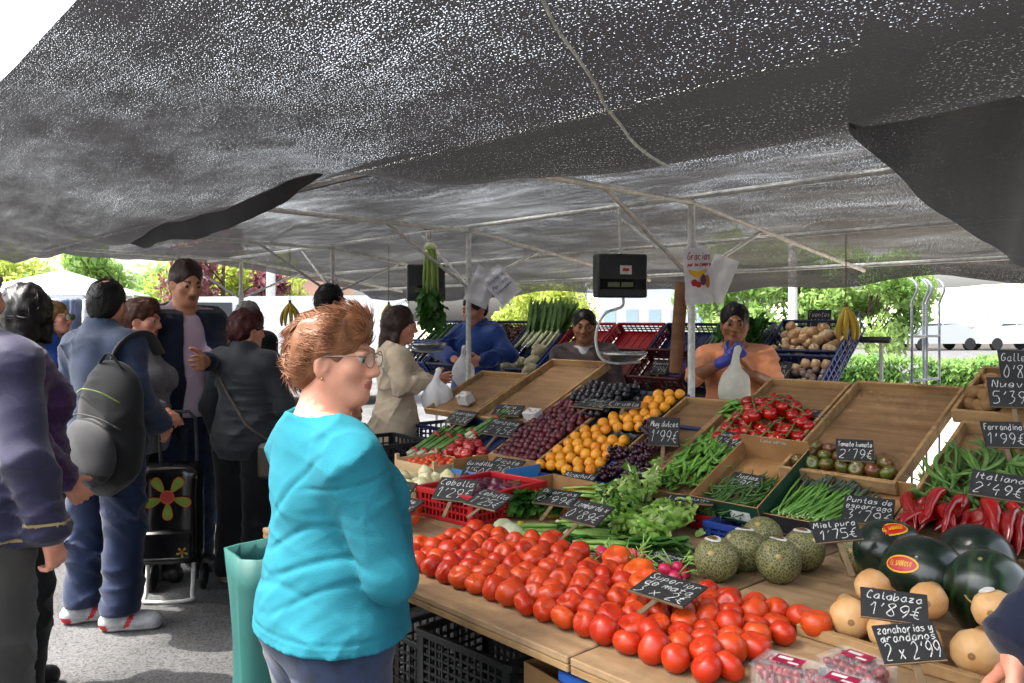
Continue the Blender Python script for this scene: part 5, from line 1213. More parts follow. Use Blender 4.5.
    def top(self, m, name='jacket', o=.020, hem=.82, upto=.97, neck=None, fold=(.0035, 16, 1), flare=0, extra=None, mi=None, h=None, cuff=.004, sides=(1, -1)):
        if name in ('jacket', 'blazer', 'anorak', 'coat', 'quilted_jacket') and neck is None:
            ex0 = extra; ly = self.lean*.55
            def extra(F):
                F.cap((0, -.022+ly, 1.43), (0, -.018+ly, 1.475), .090, .084, .02); F.ell((0, -.010+ly, 1.50), (.070, .074, .07), .006, 'sub'); F.ell((0, .10+ly, 1.50), (.05, .07, .09), .01, 'sub')
                if ex0: ex0(F)
            neck = ((0, -.02+ly, 1.492), (0, .25, 1))
        def b(F):
            self.torso(F, o); self.arms(F, o*.8, .03, upto, cuff=cuff)
            F.ell((0, self.belly*.3, .90), (.172*self.g+o+flare, .124*self.g+o+flare+self.belly*.3, .22), .05)
        return self.part(name, b, m, h, fold, hem, None, neck or ((0, -.02+self.lean*.5, 1.462), (0, .45, 1)), mi, extra)
    def trousers(self, m, name='trousers', o=.016, straight=.018, hem=.035, top=1.0, fold=(.004, 15, 5), mi=None):
        def b(F):
            self.legs(F, o, .04, straight, .05); F.ell((0, 0, .925), (.168*self.g+o*.8, .118*self.g+o*.8, .125+o*.6), .04)
        return self.part(name, b, m, None, fold, hem, top, None, mi)
    def shoes(self, m, sole, accent=None, L_=.265):
        for s in (1, -1):
            x = s*self.stance*1.02; an = R(-self.foot+8*s); F = Field((-.08, -.12, -.02), (.08, .22, .14), .007)
            F.cap((0, -.055, .045), (0, .150, .036), .047, .043, .02); F.cap((0, -.03, .05), (0, -.02, .105), .042, .040, .03); F.ell((0, .09, .045), (.044, .08, .038), .03)
            F.plane((0, 0, .001), (0, 0, -1)); F.plane((0, 0, .115), (0, 0, 1)); V, Q = F.mesh(); c = V[Q].mean(1); mi = np.zeros(len(Q), int); mi[c[:, 2] < .022] = 1
            if accent:
                mi[(np.abs(c[:, 1]-.02-c[:, 2]*.5) < .012) & (c[:, 2] > .022) & (c[:, 2] < .08)] = 2; mi[(c[:, 1] < -.05) & (c[:, 2] < .04)] = 2; mi[(c[:, 2] > .1)] = 2
            link('shoe', np_mesh('shoe', V, Q, [m, sole, accent or sole], mi), self.root, Matrix.Translation((x, -.02, 0)) @ Matrix.Rotation(-an, 4, 'Z'))
    def glasses(self, frame, lens, up=0, r=.024, name='glasses'):
        g_ = link(name, None, self.root, self.HM() @ Matrix.Translation((0, 0, .004)) @ (Matrix.Translation((0, -.062, .10)) @ Matrix.Rotation(R(35), 4, 'X') if up else Matrix.Identity(4))); g_.empty_display_size = .02
        m = MB(); l = MB()
        for s in (1, -1):
            c = Vector((s*.033, .105, -.003)); ring = [c+Vector((r*1.12*math.cos(a), -abs(math.cos(a))*.003-.004*s*math.cos(a)*s*.5, r*.82*math.sin(a))) for a in np.linspace(0, 2*math.pi, 19)]
            m.tube(ring, .0011, 5); l.add(ring[:-1], [tuple(range(18))]); m.tube([c+Vector((s*r*1.12, -.004, .008)), Vector((s*.077, .085, .008)), Vector((s*.081, .0, .005)), Vector((s*.079, -.02, -.012))], .0016, 5)
        m.tube([(-.009, .104, .002), (0, .110, .005), (.009, .104, .002)], .0012, 5)
        m.build('frame', frame, g_, None, True); l.build('lenses', lens, g_, None, True)
def glassmat(name, c, a):
    m = bpy.data.materials.new(name); m.use_nodes = True; b = m.node_tree.nodes['Principled BSDF']; b.inputs['Base Color'].default_value = lin(c); b.inputs['Roughness'].default_value = .03; b.inputs['Alpha'].default_value = a; return m
LENS = glassmat('clear_lens', '#c8d0d0', .18); DLENS = glassmat('dark_lens', '#0c0c10', .95); GMET = mat('glasses_metal', '#8a8078', '#6e665e', rough=.3, metal=.8); GBLK = mat('glasses_black', '#111111', '#1a1a1a', rough=.3)
TURQ = clothmat('turquoise_knit', '#1c6674', '#185a67', bscale=420, bump=.3, rough=.95, sheen=0); JEAN = clothmat('blue_denim', '#182132', '#212d44', scale=25, bscale=500); JEAN2 = clothmat('light_denim', '#3a5580', '#2c4468', scale=25)
NAVY = clothmat('navy_cloth', '#12182c', '#0d1222'); BLACKC = clothmat('black_cloth', '#101113', '#17181b'); CHAR = clothmat('charcoal_jacket', '#2e3136', '#272a2f', rough=.6)
PURP = clothmat('purple_quilted', '#3a1a4a', '#2c1238', rough=.42, bump=.3, bscale=90); PNAVY = clothmat('plum_navy_jacket', '#23213a', '#1c1a30', rough=.6); GREYT = clothmat('grey_trousers', '#3d3b38', '#33312f')
BEIGE = clothmat('beige_jacket', '#b9a993', '#aa9a84'); BLUEJ = clothmat('blue_anorak', '#123a80', '#0e2c66', rough=.5); TRACK = clothmat('navy_tracksuit', '#13213f', '#0f1b36', rough=.5); SLATEB = clothmat('slate_blue_jacket', '#28344b', '#212c41', rough=.6)
GREYK = clothmat('grey_knit', '#77777a', '#68686c', scale=60); LILAC = clothmat('lilac_shirt', '#b5a0b0', '#a894a4', bump=.1); ORANGE = clothmat('orange_tshirt', '#cf8a62', '#c27d56'); MUD = clothmat('mauve_brown_jacket', '#453838', '#382d2e', rough=.7); WHITEC = clothmat('white_cloth', '#b9b9bb', '#a8a8ac')
SHW = mat('shoe_silver', '#a5a6a8', '#8e8f92', rough=.5, scale=40); SHR = mat('shoe_red', '#b01c28', '#98141e', rough=.5); SOLW = mat('sole_white', '#c9c6c2', '#b5b2ae', rough=.7); SHB = mat('shoe_black', '#151414', '#201f1e', rough=.5); SHT = mat('shoe_beige', '#8d7a68', '#7a6a5a', rough=.6)

# the woman in turquoise
p = Person('woman in turquoise knit top with short ginger hair and glasses, looking over the tomatoes', -.425, 1.90, 35, 1.553, SK_F, .0058, 1.24, .03, .004, (-44, -2, 0), .0, None, {1: dict(d=(-.28, .95, -.02), palm=(0, 0, -1), curl=.35, world=True)}, sh=.178, sz=1.335, world={1: ((-.258, 1.735, 1.0), (-.288, 1.985, 1.065)), -1: ((-.52, 2.13, 1.03), (-.42, 2.26, .98))}, aw=1.2)
p.brow = hairmat('brow_ginger', '#8a6244', '#7a5236'); p.body()
p.hair(H_RED, 'fluffy', .010, .0045, .0045, 6000, 4)
p.glasses(GMET, LENS)
def hero_details(F):
    F.crease(.0022, 80, 3)
    F.ell((0, .008, 1.515), (.135, .125, .118), .006, 'sub'); x, y, z = F.grid()
    g = lambda d, w=.0042: np.exp(-(d/w)**2)
    out = g(z-.945)*.003+g(z-.93)*.0015+0*x+0*y
    for s in (1, -1):
        a = np.array(p.sh[s]); e, w_ = p.arm[s]; d = nrm(e-a)
        q = (x-a[0])*d[0]+(y-a[1])*d[1]+(z-a[2])*d[2]; near = np.exp(-(((x-a[0])**2+(y-a[1])**2+(z-a[2])**2)/.14**2)**2)
        out = out+g(q-.02+.25*(s*(a[0]-x)).clip(-.2, .2))*.0035*near
        d = nrm(w_-e); q = (x-w_[0])*d[0]+(y-w_[1])*d[1]+(z-w_[2])*d[2]; near = np.exp(-(((x-w_[0])**2+(y-w_[1])**2+(z-w_[2])**2)/.09**2)**2)
        out = out+g(q+.05)*.003*near
    for (x0, z0, sl, L_, amp) in ((.05, 1.16, .25, .16, .004), (.10, 1.10, .12, .14, .006), (-.02, 1.045, -.08, .16, .0045), (.12, 1.03, .30, .12, .004), (-.08, 1.25, -.5, .10, .004), (.08, 1.29, .6, .09, .004)):
        out = out+g(z-z0-sl*(x-x0)-.02*np.sin((x-x0)*18), .010)*amp*np.exp(-((x-x0)/L_)**2)*(y < .02)
    F.F = (F.F+out).astype(np.float32)
p.top(TURQ, 'top', .016, .915, .93, ((.0, 0, 1.475), (0, 0, 1)), (.0028, 15, 8, 40), .006, h=.0052, extra=hero_details)
p.trousers(JEAN, 'jeans', .012, .012); p.shoes(SHB, SHB)
m = MB(); m.ball((0, 0, 0), .004, 8, 6); m.build('earring', mat('gold', '#c08a30', '#a87424', rough=.25, metal=.9), p.root, p.HM() @ Matrix.Translation((.079, -.004, -.047)), True)
# man with the backpack
p = Person('man with a bald spot in a slate blue jacket, backpack on his shoulder', -2.06, 4.15, 66, 1.735, SK_P, .009, 1.12, .03, 0, (22, -4, 0), 0, {1: ((.27, -.02, 1.12), (.20, .16, .98)), -1: ((-.27, .0, 1.12), (-.15, .2, 1.02))}, None, foot=-46, stance=.13, seed=2)
p.brow = H_DBR; p.body(); p.hair(H_BLK, 'bald', .006, .006, .002, 300, 2); p.top(SLATEB, 'jacket', .026, .83, .96, fold=(.005, 14, 2)); p.trousers(TRACK, 'track_trousers', .020, .022, .085, fold=(.007, 13, 6)); p.shoes(SHW, SOLW, SHR)
# the older man at the picture edge
p = Person('older man in a plum navy jacket and grey trousers, seen from behind', -1.74, 2.62, 78, 1.73, SK_P, .0075, 1.12, .02, 0, (15, -6, 0), 0, {1: ((.26, -.05, 1.10), (.27, .03, .855)), -1: ((-.25, -.02, 1.1), (-.25, .05, .86))}, {1: dict(curl=.65)}, seed=3)
p.brow = H_GRY; p.body(); p.hair(H_GRY, 'short', .006); tr_ = mat('tan_trim', '#9a8458', '#8a764c', rough=.8)
p.top([PNAVY, tr_], 'jacket', .034, .815, .975, fold=(.006, 13, 3), mi=lambda c: (((np.abs(c[:, 2]-.845) < .005) & (np.abs(c[:, 0]) < .235)) | ((np.abs(c[:, 2]-.89) < .005) & (np.abs(c[:, 0]) > .235))).astype(int)); p.trousers(GREYT, 'trousers', .022, .026, .03); p.shoes(SHB, SHB)
# woman in purple
p = Person('woman in a purple quilted jacket with dark hair, behind the older man', -1.98, 3.30, 40, 1.67, SK_P, .009, 1.1, .01, .01, (75, -10, 0), 0, {1: ((.265, -.02, 1.10), (.22, .12, .93)), -1: ((-.25, -.02, 1.1), (-.2, .1, .9))}, seed=4)
p.brow = H_BLK; p.body(); p.hair(H_BLK, 'bob', .012, locks=200); p.glasses(GMET, LENS)
def quilt(F): x, y, z = F.grid(); F.F = (F.F+.006*np.abs(np.sin(z*70+.6*np.sin(x*30)))**.6-.004+0*x+0*y).astype(np.float32)
p.top(PURP, 'quilted_jacket', .036, .80, .96, fold=(.003, 14, 4), extra=quilt); p.trousers(BLACKC, 'trousers', .016, .02); p.shoes(SHB, SHB)
# woman with sunglasses, farther off
p = Person('blond woman in dark sunglasses and a bright blue jacket, far left by the clothes stall', -3.40, 6.1, -20, 1.67, SK_P, .011, 1.0, 0, .01, (20, 0, 0), seed=5)
p.brow = H_BLO; p.body(); p.hair(H_BLO, 'bob', .008); p.glasses(GBLK, DLENS, r=.028, name='sunglasses'); p.top(BLUEJ, 'jacket', .026, .8, .96); p.trousers(JEAN2, 'jeans'); p.shoes(SHB, SHB)
# woman with the wheeled shopper
p = Person('woman in a grey knit with short brown hair, hand on the wheeled shopper handle', -2.19, 4.78, -4, 1.65, SK_P, .009, 1.22, .02, .03, (4, -6, 0), .03, None, {1: dict(d=(.7, -.5, -.25), palm=(0, 0, -1), curl=.7, world=True)}, world={1: ((-2.10, 4.52, 1.10), (-1.955, 4.60, 1.035))}, seed=6)
p.brow = H_BRN; p.body(); p.hair(H_BRN, 'fluffy', .012, .006, .005, 300, 6); p.top(GREYK, 'sweater', .024, .80, .90, fold=(.005, 14, 6)); p.trousers(BLACKC, 'trousers', .016, .02); p.shoes(SHB, SHR)
# tall man
p = Person('tall man in an open navy blazer over a lilac shirt, looking down at the stall', -2.01, 5.02, -40, 1.89, SK_T, .009, 1.0, .01, 0, (-6, -16, 0), .02, None, None, world={1: ((-2.32, 4.84, 1.27), (-2.18, 4.70, 1.05)), -1: ((-1.80, 4.98, 1.30), (-1.76, 4.72, 1.30))}, seed=7)
p.brow = H_DBR; p.body(); p.hair(H_DBR, 'short', .009, .006, .003, 250, 7); p.top(LILAC, 'shirt', .010, .86, .55, ((0, .02, 1.455), (0, .9, 1)), fold=(.003, 15, 7))
p.top(NAVY, 'blazer', .026, .72, .95, ((0, -.02, 1.47), (0, .5, 1)), fold=(.004, 12, 7), extra=lambda F: (F.ell((0, .17, 1.24), (.068, .16, .33), .01, 'sub'), F.ell((0, .2, .85), (.085, .16, .25), .02, 'sub')))
p.trousers(JEAN, 'jeans', .012, .016, top=1.02); p.shoes(SHB, SHB)
x = MB(); x.tube([(.168*math.cos(a), .118*math.sin(a), .985) for a in np.linspace(0, 6.283, 25)], .016, 6, flat=None); x.build('belt', mat('brown_leather', '#2e1d14', '#241610', rough=.5), p.root, None, True)
# farther customers
p = Person('woman in black with dark hair tied back and blue jeans, in profile', -2.19, 6.05, 2, 1.58, SK_P, .010, 1.1, .01, .02, (8, -6, 0), .02, {1: ((.2, .05, 1.08), (.12, .25, 1.05))}, seed=8)
p.brow = H_DBR; p.body(); p.hair(H_DBR, 'pony', .008, locks=150); p.glasses(GBLK, LENS); p.top(BLACKC, 'jumper', .022, .82, .95); p.trousers(JEAN2, 'jeans', .016, .02); p.shoes(SOLW, SOLW)
p = Person('grey haired person in dark clothes, mostly hidden behind the others', -2.15, 6.7, 80, 1.68, SK_P, .011, 1.05, .01, 0, (-20, 0, 0), seed=9)
p.brow = H_GRY; p.body(); p.hair(H_GRY, 'bob', .012); p.top(BLACKC, 'coat', .026, .7, .96); p.trousers(BLACKC, 'trousers'); p.shoes(SHB, SHB)
p = Person('woman with dark maroon hair in a charcoal jacket, seen from behind with a bag strap', -1.575, 4.86, 72, 1.585, SK_P, .009, 1.22, .02, .02, (-26, -4, 0), 0, {1: ((.27, .03, 1.10), (.16, .22, 1.02)), -1: ((-.27, -.02, 1.1), (-.26, .06, .88))}, seed=10)
p.brow = H_MAR; p.body(); p.hair(H_MAR, 'fluffy', .016, .006, .006, 350, 10); p.top(CHAR, 'jacket', .024, .78, .96, fold=(.005, 14, 10)); p.trousers(BLACKC, 'trousers', .018, .03, .04); p.shoes(SHT, SOLW)
WM10 = p.M
p = Person('dark haired customer with sunglasses pushed up, behind the woman in turquoise', -1.40, 6.3, 40, 1.80, SK_P, .011, 1.0, 0, 0, (-10, 0, 0), seed=11)
p.brow = H_BLK; p.body(); p.hair(H_BLK, 'short', .012); p.glasses(GBLK, DLENS, 1, name='sunglasses'); p.top(BLACKC, 'jacket', .026, .8, .96); p.trousers(JEAN2, 'jeans'); p.shoes(SHB, SHB)
p = Person('woman in a beige jacket with sunglasses on her dark hair, holding a white bag', -.735, 5.15, 14, 1.615, SK_P, .008, .98, .0, .02, (2, -6, 0), .03, None, {1: dict(d=(.8, -.1, -.45), palm=(0, .9, -.2), curl=.9, world=True)}, world={1: ((-.66, 4.90, 1.14), (-.525, 5.02, 1.175)), -1: ((-.72, 5.34, 1.10), (-.53, 5.36, 1.14))}, seed=12)
p.brow = H_DBR; p.body(); p.hair(H_DBR, 'long', .008, .006, .004, 300, 12); p.glasses(GBLK, DLENS, 1, name='sunglasses'); p.top(BEIGE, 'jacket', .024, .80, .95, ((0, -.02, 1.475), (0, .4, 1)), fold=(.005, 14, 12), flare=.012); p.trousers(NAVY, 'trousers', .016, .02); p.shoes(SHB, SHB)
# the sellers
p = Person('seller in a blue anorak, face hidden behind the hanging paper, bagging produce', -.27, 6.50, 232, 1.74, SK_P, .009, 1.15, .02, 0, (0, -15, 0), .04, None, {1: dict(curl=.9)}, world={-1: ((-.02, 6.28, 1.28), (-.22, 6.12, 1.24)), 1: ((-.58, 6.42, 1.30), (-.44, 6.16, 1.25))}, seed=13)
p.brow = H_DBR; p.body(); p.hair(H_DBR, 'short', .008); p.top(BLUEJ, 'anorak', .03, .8, .95, fold=(.006, 13, 13)); p.trousers(JEAN, 'jeans'); p.shoes(SHB, SHB)
p = Person('seller in a mauve brown zipped jacket behind the big bare tray, facing out', .50, 5.62, 258, 1.60, SK_B, .008, 1.12, .02, 0, (4, -4, 0), 0, {1: ((.26, .05, 1.08), (.2, .2, .95)), -1: ((-.26, .03, 1.08), (-.22, .2, .92))}, seed=14)
p.brow = H_BLK; p.body(); p.hair(H_BLK, 'short', .007, .005, .002, 350, 14); p.top(WHITEC, 't_shirt', .012, .85, .5, ((0, -.02, 1.47), (0, .35, 1))); p.top(MUD, 'jacket', .026, .8, .96, ((0, -.02, 1.478), (0, .5, 1)), fold=(.006, 14, 14), extra=lambda F: F.ell((0, .12, 1.46), (.045, .10, .07), .01, 'sub')); p.trousers(JEAN, 'jeans'); p.shoes(SHB, SHB)
p = Person('seller in an orange t-shirt with a blue glove, tying a white bag', 1.32, 4.86, 254, 1.625, SK_B, .007, 1.14, .02, 0, (2, -4, 0), .02, None, {1: dict(d=(.75, .1, .55), palm=(.1, .9, -.3), curl=1.0, world=True), -1: dict(d=(-.9, -.2, .1), palm=(0, .9, .2), curl=.7, world=True)}, world={1: ((1.04, 4.66, 1.22), (1.175, 4.52, 1.315)), -1: ((1.50, 4.66, 1.16), (1.33, 4.50, 1.235))}, seed=15)
p.brow = H_BLK; p.body(); p.hair(H_BLK, 'short', .010, .005, .003, 500, 15)
p.top(ORANGE, 't_shirt', .020, .80, .40, ((0, -.02, 1.462), (0, .45, 1)), fold=(.005, 13, 15), cuff=0); p.trousers(JEAN, 'jeans'); p.shoes(SHB, SHB)
F = Field((.9, 4.2, 1.1), (1.6, 4.9, 1.6), .006); hand_field(F, Vector((1.175, 4.52, 1.315))+Vector((.75, .1, .55)).normalized()*.01, (.75, .1, .55), (.1, .9, -.3), 1, 1.0, .12, 1.13, .004); F.cap((1.150, 4.535, 1.30), (1.185, 4.515, 1.322), .034, .030, .01)
V, Q = F.mesh(); g_ = link('glove', np_mesh('glove', V, Q, mat('blue_latex', '#3a3f9a', '#32378a', rough=.4)), p.root); g_.matrix_basis = p.M.inverted()
# the arm at the right hand edge belongs to a customer standing at the table end
p = Person('customer at the near table end, only a navy sleeve and hand showing', 1.17, 1.24, 140, 1.70, SK_P, .006, 1.05, .0, 0, (0, -10, 0), 0, None, {1: dict(d=(-.22, -.25, -.94), palm=(-.75, .55, 0), curl=.45, world=True)}, world={1: ((1.075, 1.46, 1.13), (.925, 1.50, .955))}, seed=16)
p.brow = H_DBR; p.body(); p.hair(H_DBR, 'short', .008); p.top(NAVY, 'jacket', .028, .8, .97, fold=(.005, 13, 16), h=.007); p.trousers(JEAN, 'jeans'); p.shoes(SHB, SHB)

# ------------------------------------------------------------------ bags and trolleys
def field_thing(name, label, cat, F, m, M=None, mi=None):
    V, Q = F.mesh(); r = thing(name, label, cat, M); return r, V, Q
BPK = clothmat('backpack_cloth', '#17181a', '#111213', rough=.7); BPG = clothmat('backpack_grey', '#333335', '#2a2a2c', rough=.6)
Mb = Matrix.Translation((-1.925, 3.92, 1.03)) @ Matrix.Rotation(R(-24), 4, 'Z') @ Matrix.Rotation(R(10), 4, 'Y') @ Matrix.Scale(1.1, 4)
bp = thing('backpack', 'dark grey backpack hanging from the shoulder of the man with the bald spot', 'backpack', Mb)
F = Field((-.25, -.2, -.34), (.25, .2, .36), .009); F.ell((0, .0, -.08), (.19, .10, .22), .05); F.ell((0, 0, .10), (.165, .085, .20), .06); F.fold(.008, 14, 3); F.crease(.012, 38, 5); V, Q = F.mesh(); link('pack_body', np_mesh('pack_body', V, Q, BPK), bp)
F = Field((-.22, -.24, -.32), (.22, .05, .12), .009); F.ell((0, -.085, -.10), (.155, .055, .15), .03); F.fold(.007, 16, 4); F.crease(.010, 44, 9); V, Q = F.mesh(); c = V[Q].mean(1); link('front_pocket', np_mesh('front_pocket', V, Q, [BPG, BPK], (c[:, 2] < -.17).astype(int)), bp)
for z, xx in ((.02, .15), (.13, .13)):
    x = MB(); x.tube(catmull([(-xx, -.075, z), (-xx*.4, -.108, z+.035), (xx*.4, -.108, z+.04), (xx, -.075, z+.01)], 5), .0035, 6); x.build('zip', mat('zip_lime', '#6f8a2a', '#4c5a24', rough=.5) if z > .1 else BPG, bp, None, True)
x = MB(); x.tube(catmull([(-.08, .03, .25), (-.06, .04, .34), (-.05, .10, .395), (-.05, .19, .39), (-.05, .27, .30)], 6), .028, 8, flat=.3); x.build('strap', BPG, bp, None, True)
x = MB(); x.tube(catmull([(-.07, -.03, .27), (0, -.05, .325), (.07, -.03, .27)], 6), .009, 8, flat=.5); x.build('handle', BPK, bp, None, True)
x = MB(); x.tube(catmull([(-.14, .02, -.2), (-.22, .03, -.28), (-.17, .02, -.34), (-.10, -.02, -.24)], 5), .008, 6, flat=.4); x.build('strap', BPK, bp, None, True)
# cross-body strap and bag
x = MB(); Wm = WM10
pts = [Wm @ Vector(q) for q in ((-.17, -.06, 1.385), (-.13, -.115, 1.33), (-.04, -.150, 1.22), (.06, -.172, 1.10), (.14, -.172, 1.0), (.235, -.08, .90))]
sb = thing('shoulder_bag', 'brown strap bag worn across the charcoal jacket', 'shoulder bag', Matrix.Translation(pts[-1])); inv = sb.matrix_basis.inverted()
x.tube([inv @ q for q in catmull(pts, 5)], .010, 8, flat=.45); x.build('strap', mat('brown_strap', '#4a4038', '#3a322c', rough=.6), sb, None, True)
x = MB(); x.box((-.05, -.10, -.20), (.05, .10, .0), .02); x.build('pouch', mat('brown_strap', '#4a4038'), sb)
# teal shopping trolley
TEAL = mat('teal_canvas', '#084c46', '#06423d', rough=.6, scale=5, bump=.5, bscale=14); TEALD = mat('teal_inside', '#0a4f4a', '#083f3b', rough=.7)
tt = thing('shopping_trolley', 'teal canvas shopping trolley with a white stripe, beside the woman in turquoise', 'shopping trolley', loc((-.560, 2.15, 0), 28))
F = Field((-.26, -.22, .02), (.26, .22, 1.06), .009)
for z in np.linspace(.14, .98, 8):
    pass
mb = MB(); n_ = 28; k_ = 14; vs = []
for i in range(k_+1):
    f = i/k_; z = .10+.85*f
    for j in range(n_):
        a = 2*math.pi*j/n_; q = 1/max(abs(math.cos(a)), abs(math.sin(a)))**.86; w_, d_ = .150+.022*f, .120+.018*f
        b_ = 1+.07*mnoise.noise(Vector((math.cos(a)*2.4, math.sin(a)*2.4, f*3)))-.05*math.sin(math.pi*f)
        vs.append((w_*q*math.cos(a)*b_, d_*q*math.sin(a)*b_, z+(.012*math.sin(a*2) if i == k_ else 0)))
mb.add(vs, [(i*n_+j, i*n_+(j+1) % n_, (i+1)*n_+(j+1) % n_, (i+1)*n_+j) for i in range(k_) for j in range(n_)]+[tuple(range(n_))[::-1]])
vi = [(x*.955, y*.955, z if i >= n_ else .2) for i, (x, y, z) in enumerate(vs)]; o_ = len(mb.v)
mb.add(vi, [((i+1)*n_+j, (i+1)*n_+(j+1) % n_, i*n_+(j+1) % n_, i*n_+j) for i in range(1, k_) for j in range(n_)], 1)
mb.add([], [(k_*n_+j, k_*n_+(j+1) % n_, o_+k_*n_+(j+1) % n_, o_+k_*n_+j) for j in range(n_)]) if False else None
for j in range(n_): mb.f.append((k_*n_+j, k_*n_+(j+1) % n_, o_+k_*n_+(j+1) % n_, o_+k_*n_+j)); mb.mi.append(0)
mb.build('bag', [TEAL, TEALD], tt, None, True)
x = MB(); x.box((-.006, -.1545, .70), (.006, -.150, .86), .001); x.build('stripe', WHITEC, tt, Matrix.Translation((-.105, -.002, .02)))
x = MB(); x.tube(catmull([(-.10, .15, .05), (-.10, .15, .85), (-.09, .16, .90), (.09, .16, .90), (.10, .15, .85), (.10, .15, .05)], 4), .009, 8); x.build('handle', STEEL, tt, None, True)
for s in (1, -1):
    x = MB(); x.lathe([(.02, -.012), (.065, -.012), (.07, -.006), (.07, .006), (.065, .012), (.02, .012)], 20); x.build('wheel', SHB, tt, Matrix.Translation((s*.17, .12, .071)) @ Matrix.Rotation(R(90), 4, 'Y'))
# black trolley with flowers
ft = thing('shopping_trolley', 'shiny black wheeled shopper with a big green and orange flower', 'shopping trolley', loc((-1.885, 4.55, 0), 8))
VINYL = mat('black_vinyl', '#0b0b0d', '#131316', rough=.22, scale=6, bump=.5, bscale=9, coat=.3)
mb = MB(); vs = []
for i in range(k_+1):
    f = i/k_; z = .22+.52*f
    for j in range(n_):
        a = 2*math.pi*j/n_; q = 1/max(abs(math.cos(a)), abs(math.sin(a)))**.88; b_ = 1+.03*mnoise.noise(Vector((math.cos(a)*3, math.sin(a)*3, f*6)))
        t_ = 1 if i < k_ else .9; vs.append((.155*q*math.cos(a)*b_*t_, .12*q*math.sin(a)*b_*t_, z))
mb.add(vs, [(i*n_+j, i*n_+(j+1) % n_, (i+1)*n_+(j+1) % n_, (i+1)*n_+j) for i in range(k_) for j in range(n_)]+[tuple(range(n_))[::-1], tuple(k_*n_+j for j in range(n_))]); mb.build('bag', VINYL, ft, None, True)
x = MB(); x.box((-.135, -.148, .25), (.135, -.122, .40), .012); x.build('front_pocket', VINYL, ft)
LIME = mat('flower_lime', '#7f9c34', '#6f8c2a', rough=.5); ORG = mat('flower_orange', '#c8601c', '#b85418', rough=.5); REDF = mat('flower_red', '#b8403c', '#a83430', rough=.5)
def flower(c, r, y, rot0=-90):
    fl = link('flower_print', None, ft); fl.empty_display_size = .02
    for q, (mm, sc, dy) in enumerate(((ORG, 1.0, 0), (LIME, .84, -.001))):
        x = MB()
        for k in range(5):
            a = R(rot0+72*k); d = Vector((math.cos(a), 0, math.sin(a))); sd = Vector((-d.z, 0, d.x)); pts = []
            for t_ in np.linspace(0, 2*math.pi, 20)[:-1]:
                u = .62+.40*sc*math.cos(t_); w_ = .27*sc*math.sin(t_)*(.75+.4*math.cos(t_)); pts.append(Vector(c)+d*u*r+sd*w_*r+Vector((0, y+dy-.0012*k, 0)))
            x.add(pts, [tuple(range(len(pts)))])
        x.build('petals', mm, fl, None, False)
    for mm, sc, dy in ((ORG, .30, -.008), (REDF, .24, -.009)):
        x = MB(); x.add([Vector(c)+Vector((math.cos(a)*r*sc, y+dy, math.sin(a)*r*sc)) for a in np.linspace(0, 6.283, 21)[:-1]], [tuple(range(20))]); x.build('flower_heart', mm, fl, None, False)
flower((.01, 0, .585), .125, -.131); flower((.09, 0, .29), .030, -.1505)
x = MB(); x.tube(catmull([(-.12, -.02, .24), (-.12, -.06, .05), (-.11, -.10, .014), (.11, -.10, .014), (.12, -.06, .05), (.12, -.02, .24)], 5), .011, 8); x.build('front_foot', STEEL, ft, None, True)
x = MB(); x.tube([(-.10, .135, .06), (-.10, .135, .8), (-.10, .10, .98), (-.075, .06, 1.025), (.075, .06, 1.025), (.10, .10, .98), (.10, .135, .8), (.10, .135, .06)], .010, 8); x.build('handle', DARKST, ft, None, True)
for s in (1, -1):
    x = MB(); x.lathe([(.02, -.012), (.068, -.012), (.074, -.006), (.074, .006), (.068, .012), (.02, .012)], 20); x.build('wheel', SHB, ft, Matrix.Translation((s*.14, .13, .075)) @ Matrix.Rotation(R(90), 4, 'Y'))
# white carrier bags that are held
def carrier(label, c, w, h, d=.06, seed=1, m=None):
    F = Field((-w, -d*2, -h-.05), (w, d*2, .08), .008); F.ell((0, 0, -h*.62), (w*.5, d, h*.40), .04); F.cap((0, 0, -h*.4), (0, 0, .0), w*.28, .016, .05); F.cap((0, 0, 0), (.01, 0, .035), .014, .02, .01); F.fold(.007, 38, seed, (1, 1, .5)); V, Q = F.mesh()
    return tag(link('carrier_bag', np_mesh('carrier_bag', V, Q, m), None, Matrix.Translation(Vector(c))), label, 'plastic bag')
BAGM = leafmat('thin_plastic', '#eeeee4', '#e2e2d6', .5, rough=.35); BAGW = leafmat('thin_plastic_white', '#eeeff0', '#e4e5e8', .45, rough=.3)
carrier('pale filled plastic bag held up by the seller in orange', (1.215, 4.47, 1.345), .17, .31, .065, 2, BAGM)
carrier('crumpled white plastic bag in the hand of the woman in beige', (-.455, 4.97, 1.20), .19, .22, .07, 3, BAGW)
carrier('small white printed bag held by the seller in blue', (-.36, 6.05, 1.30), .17, .26, .06, 4, BAGW)
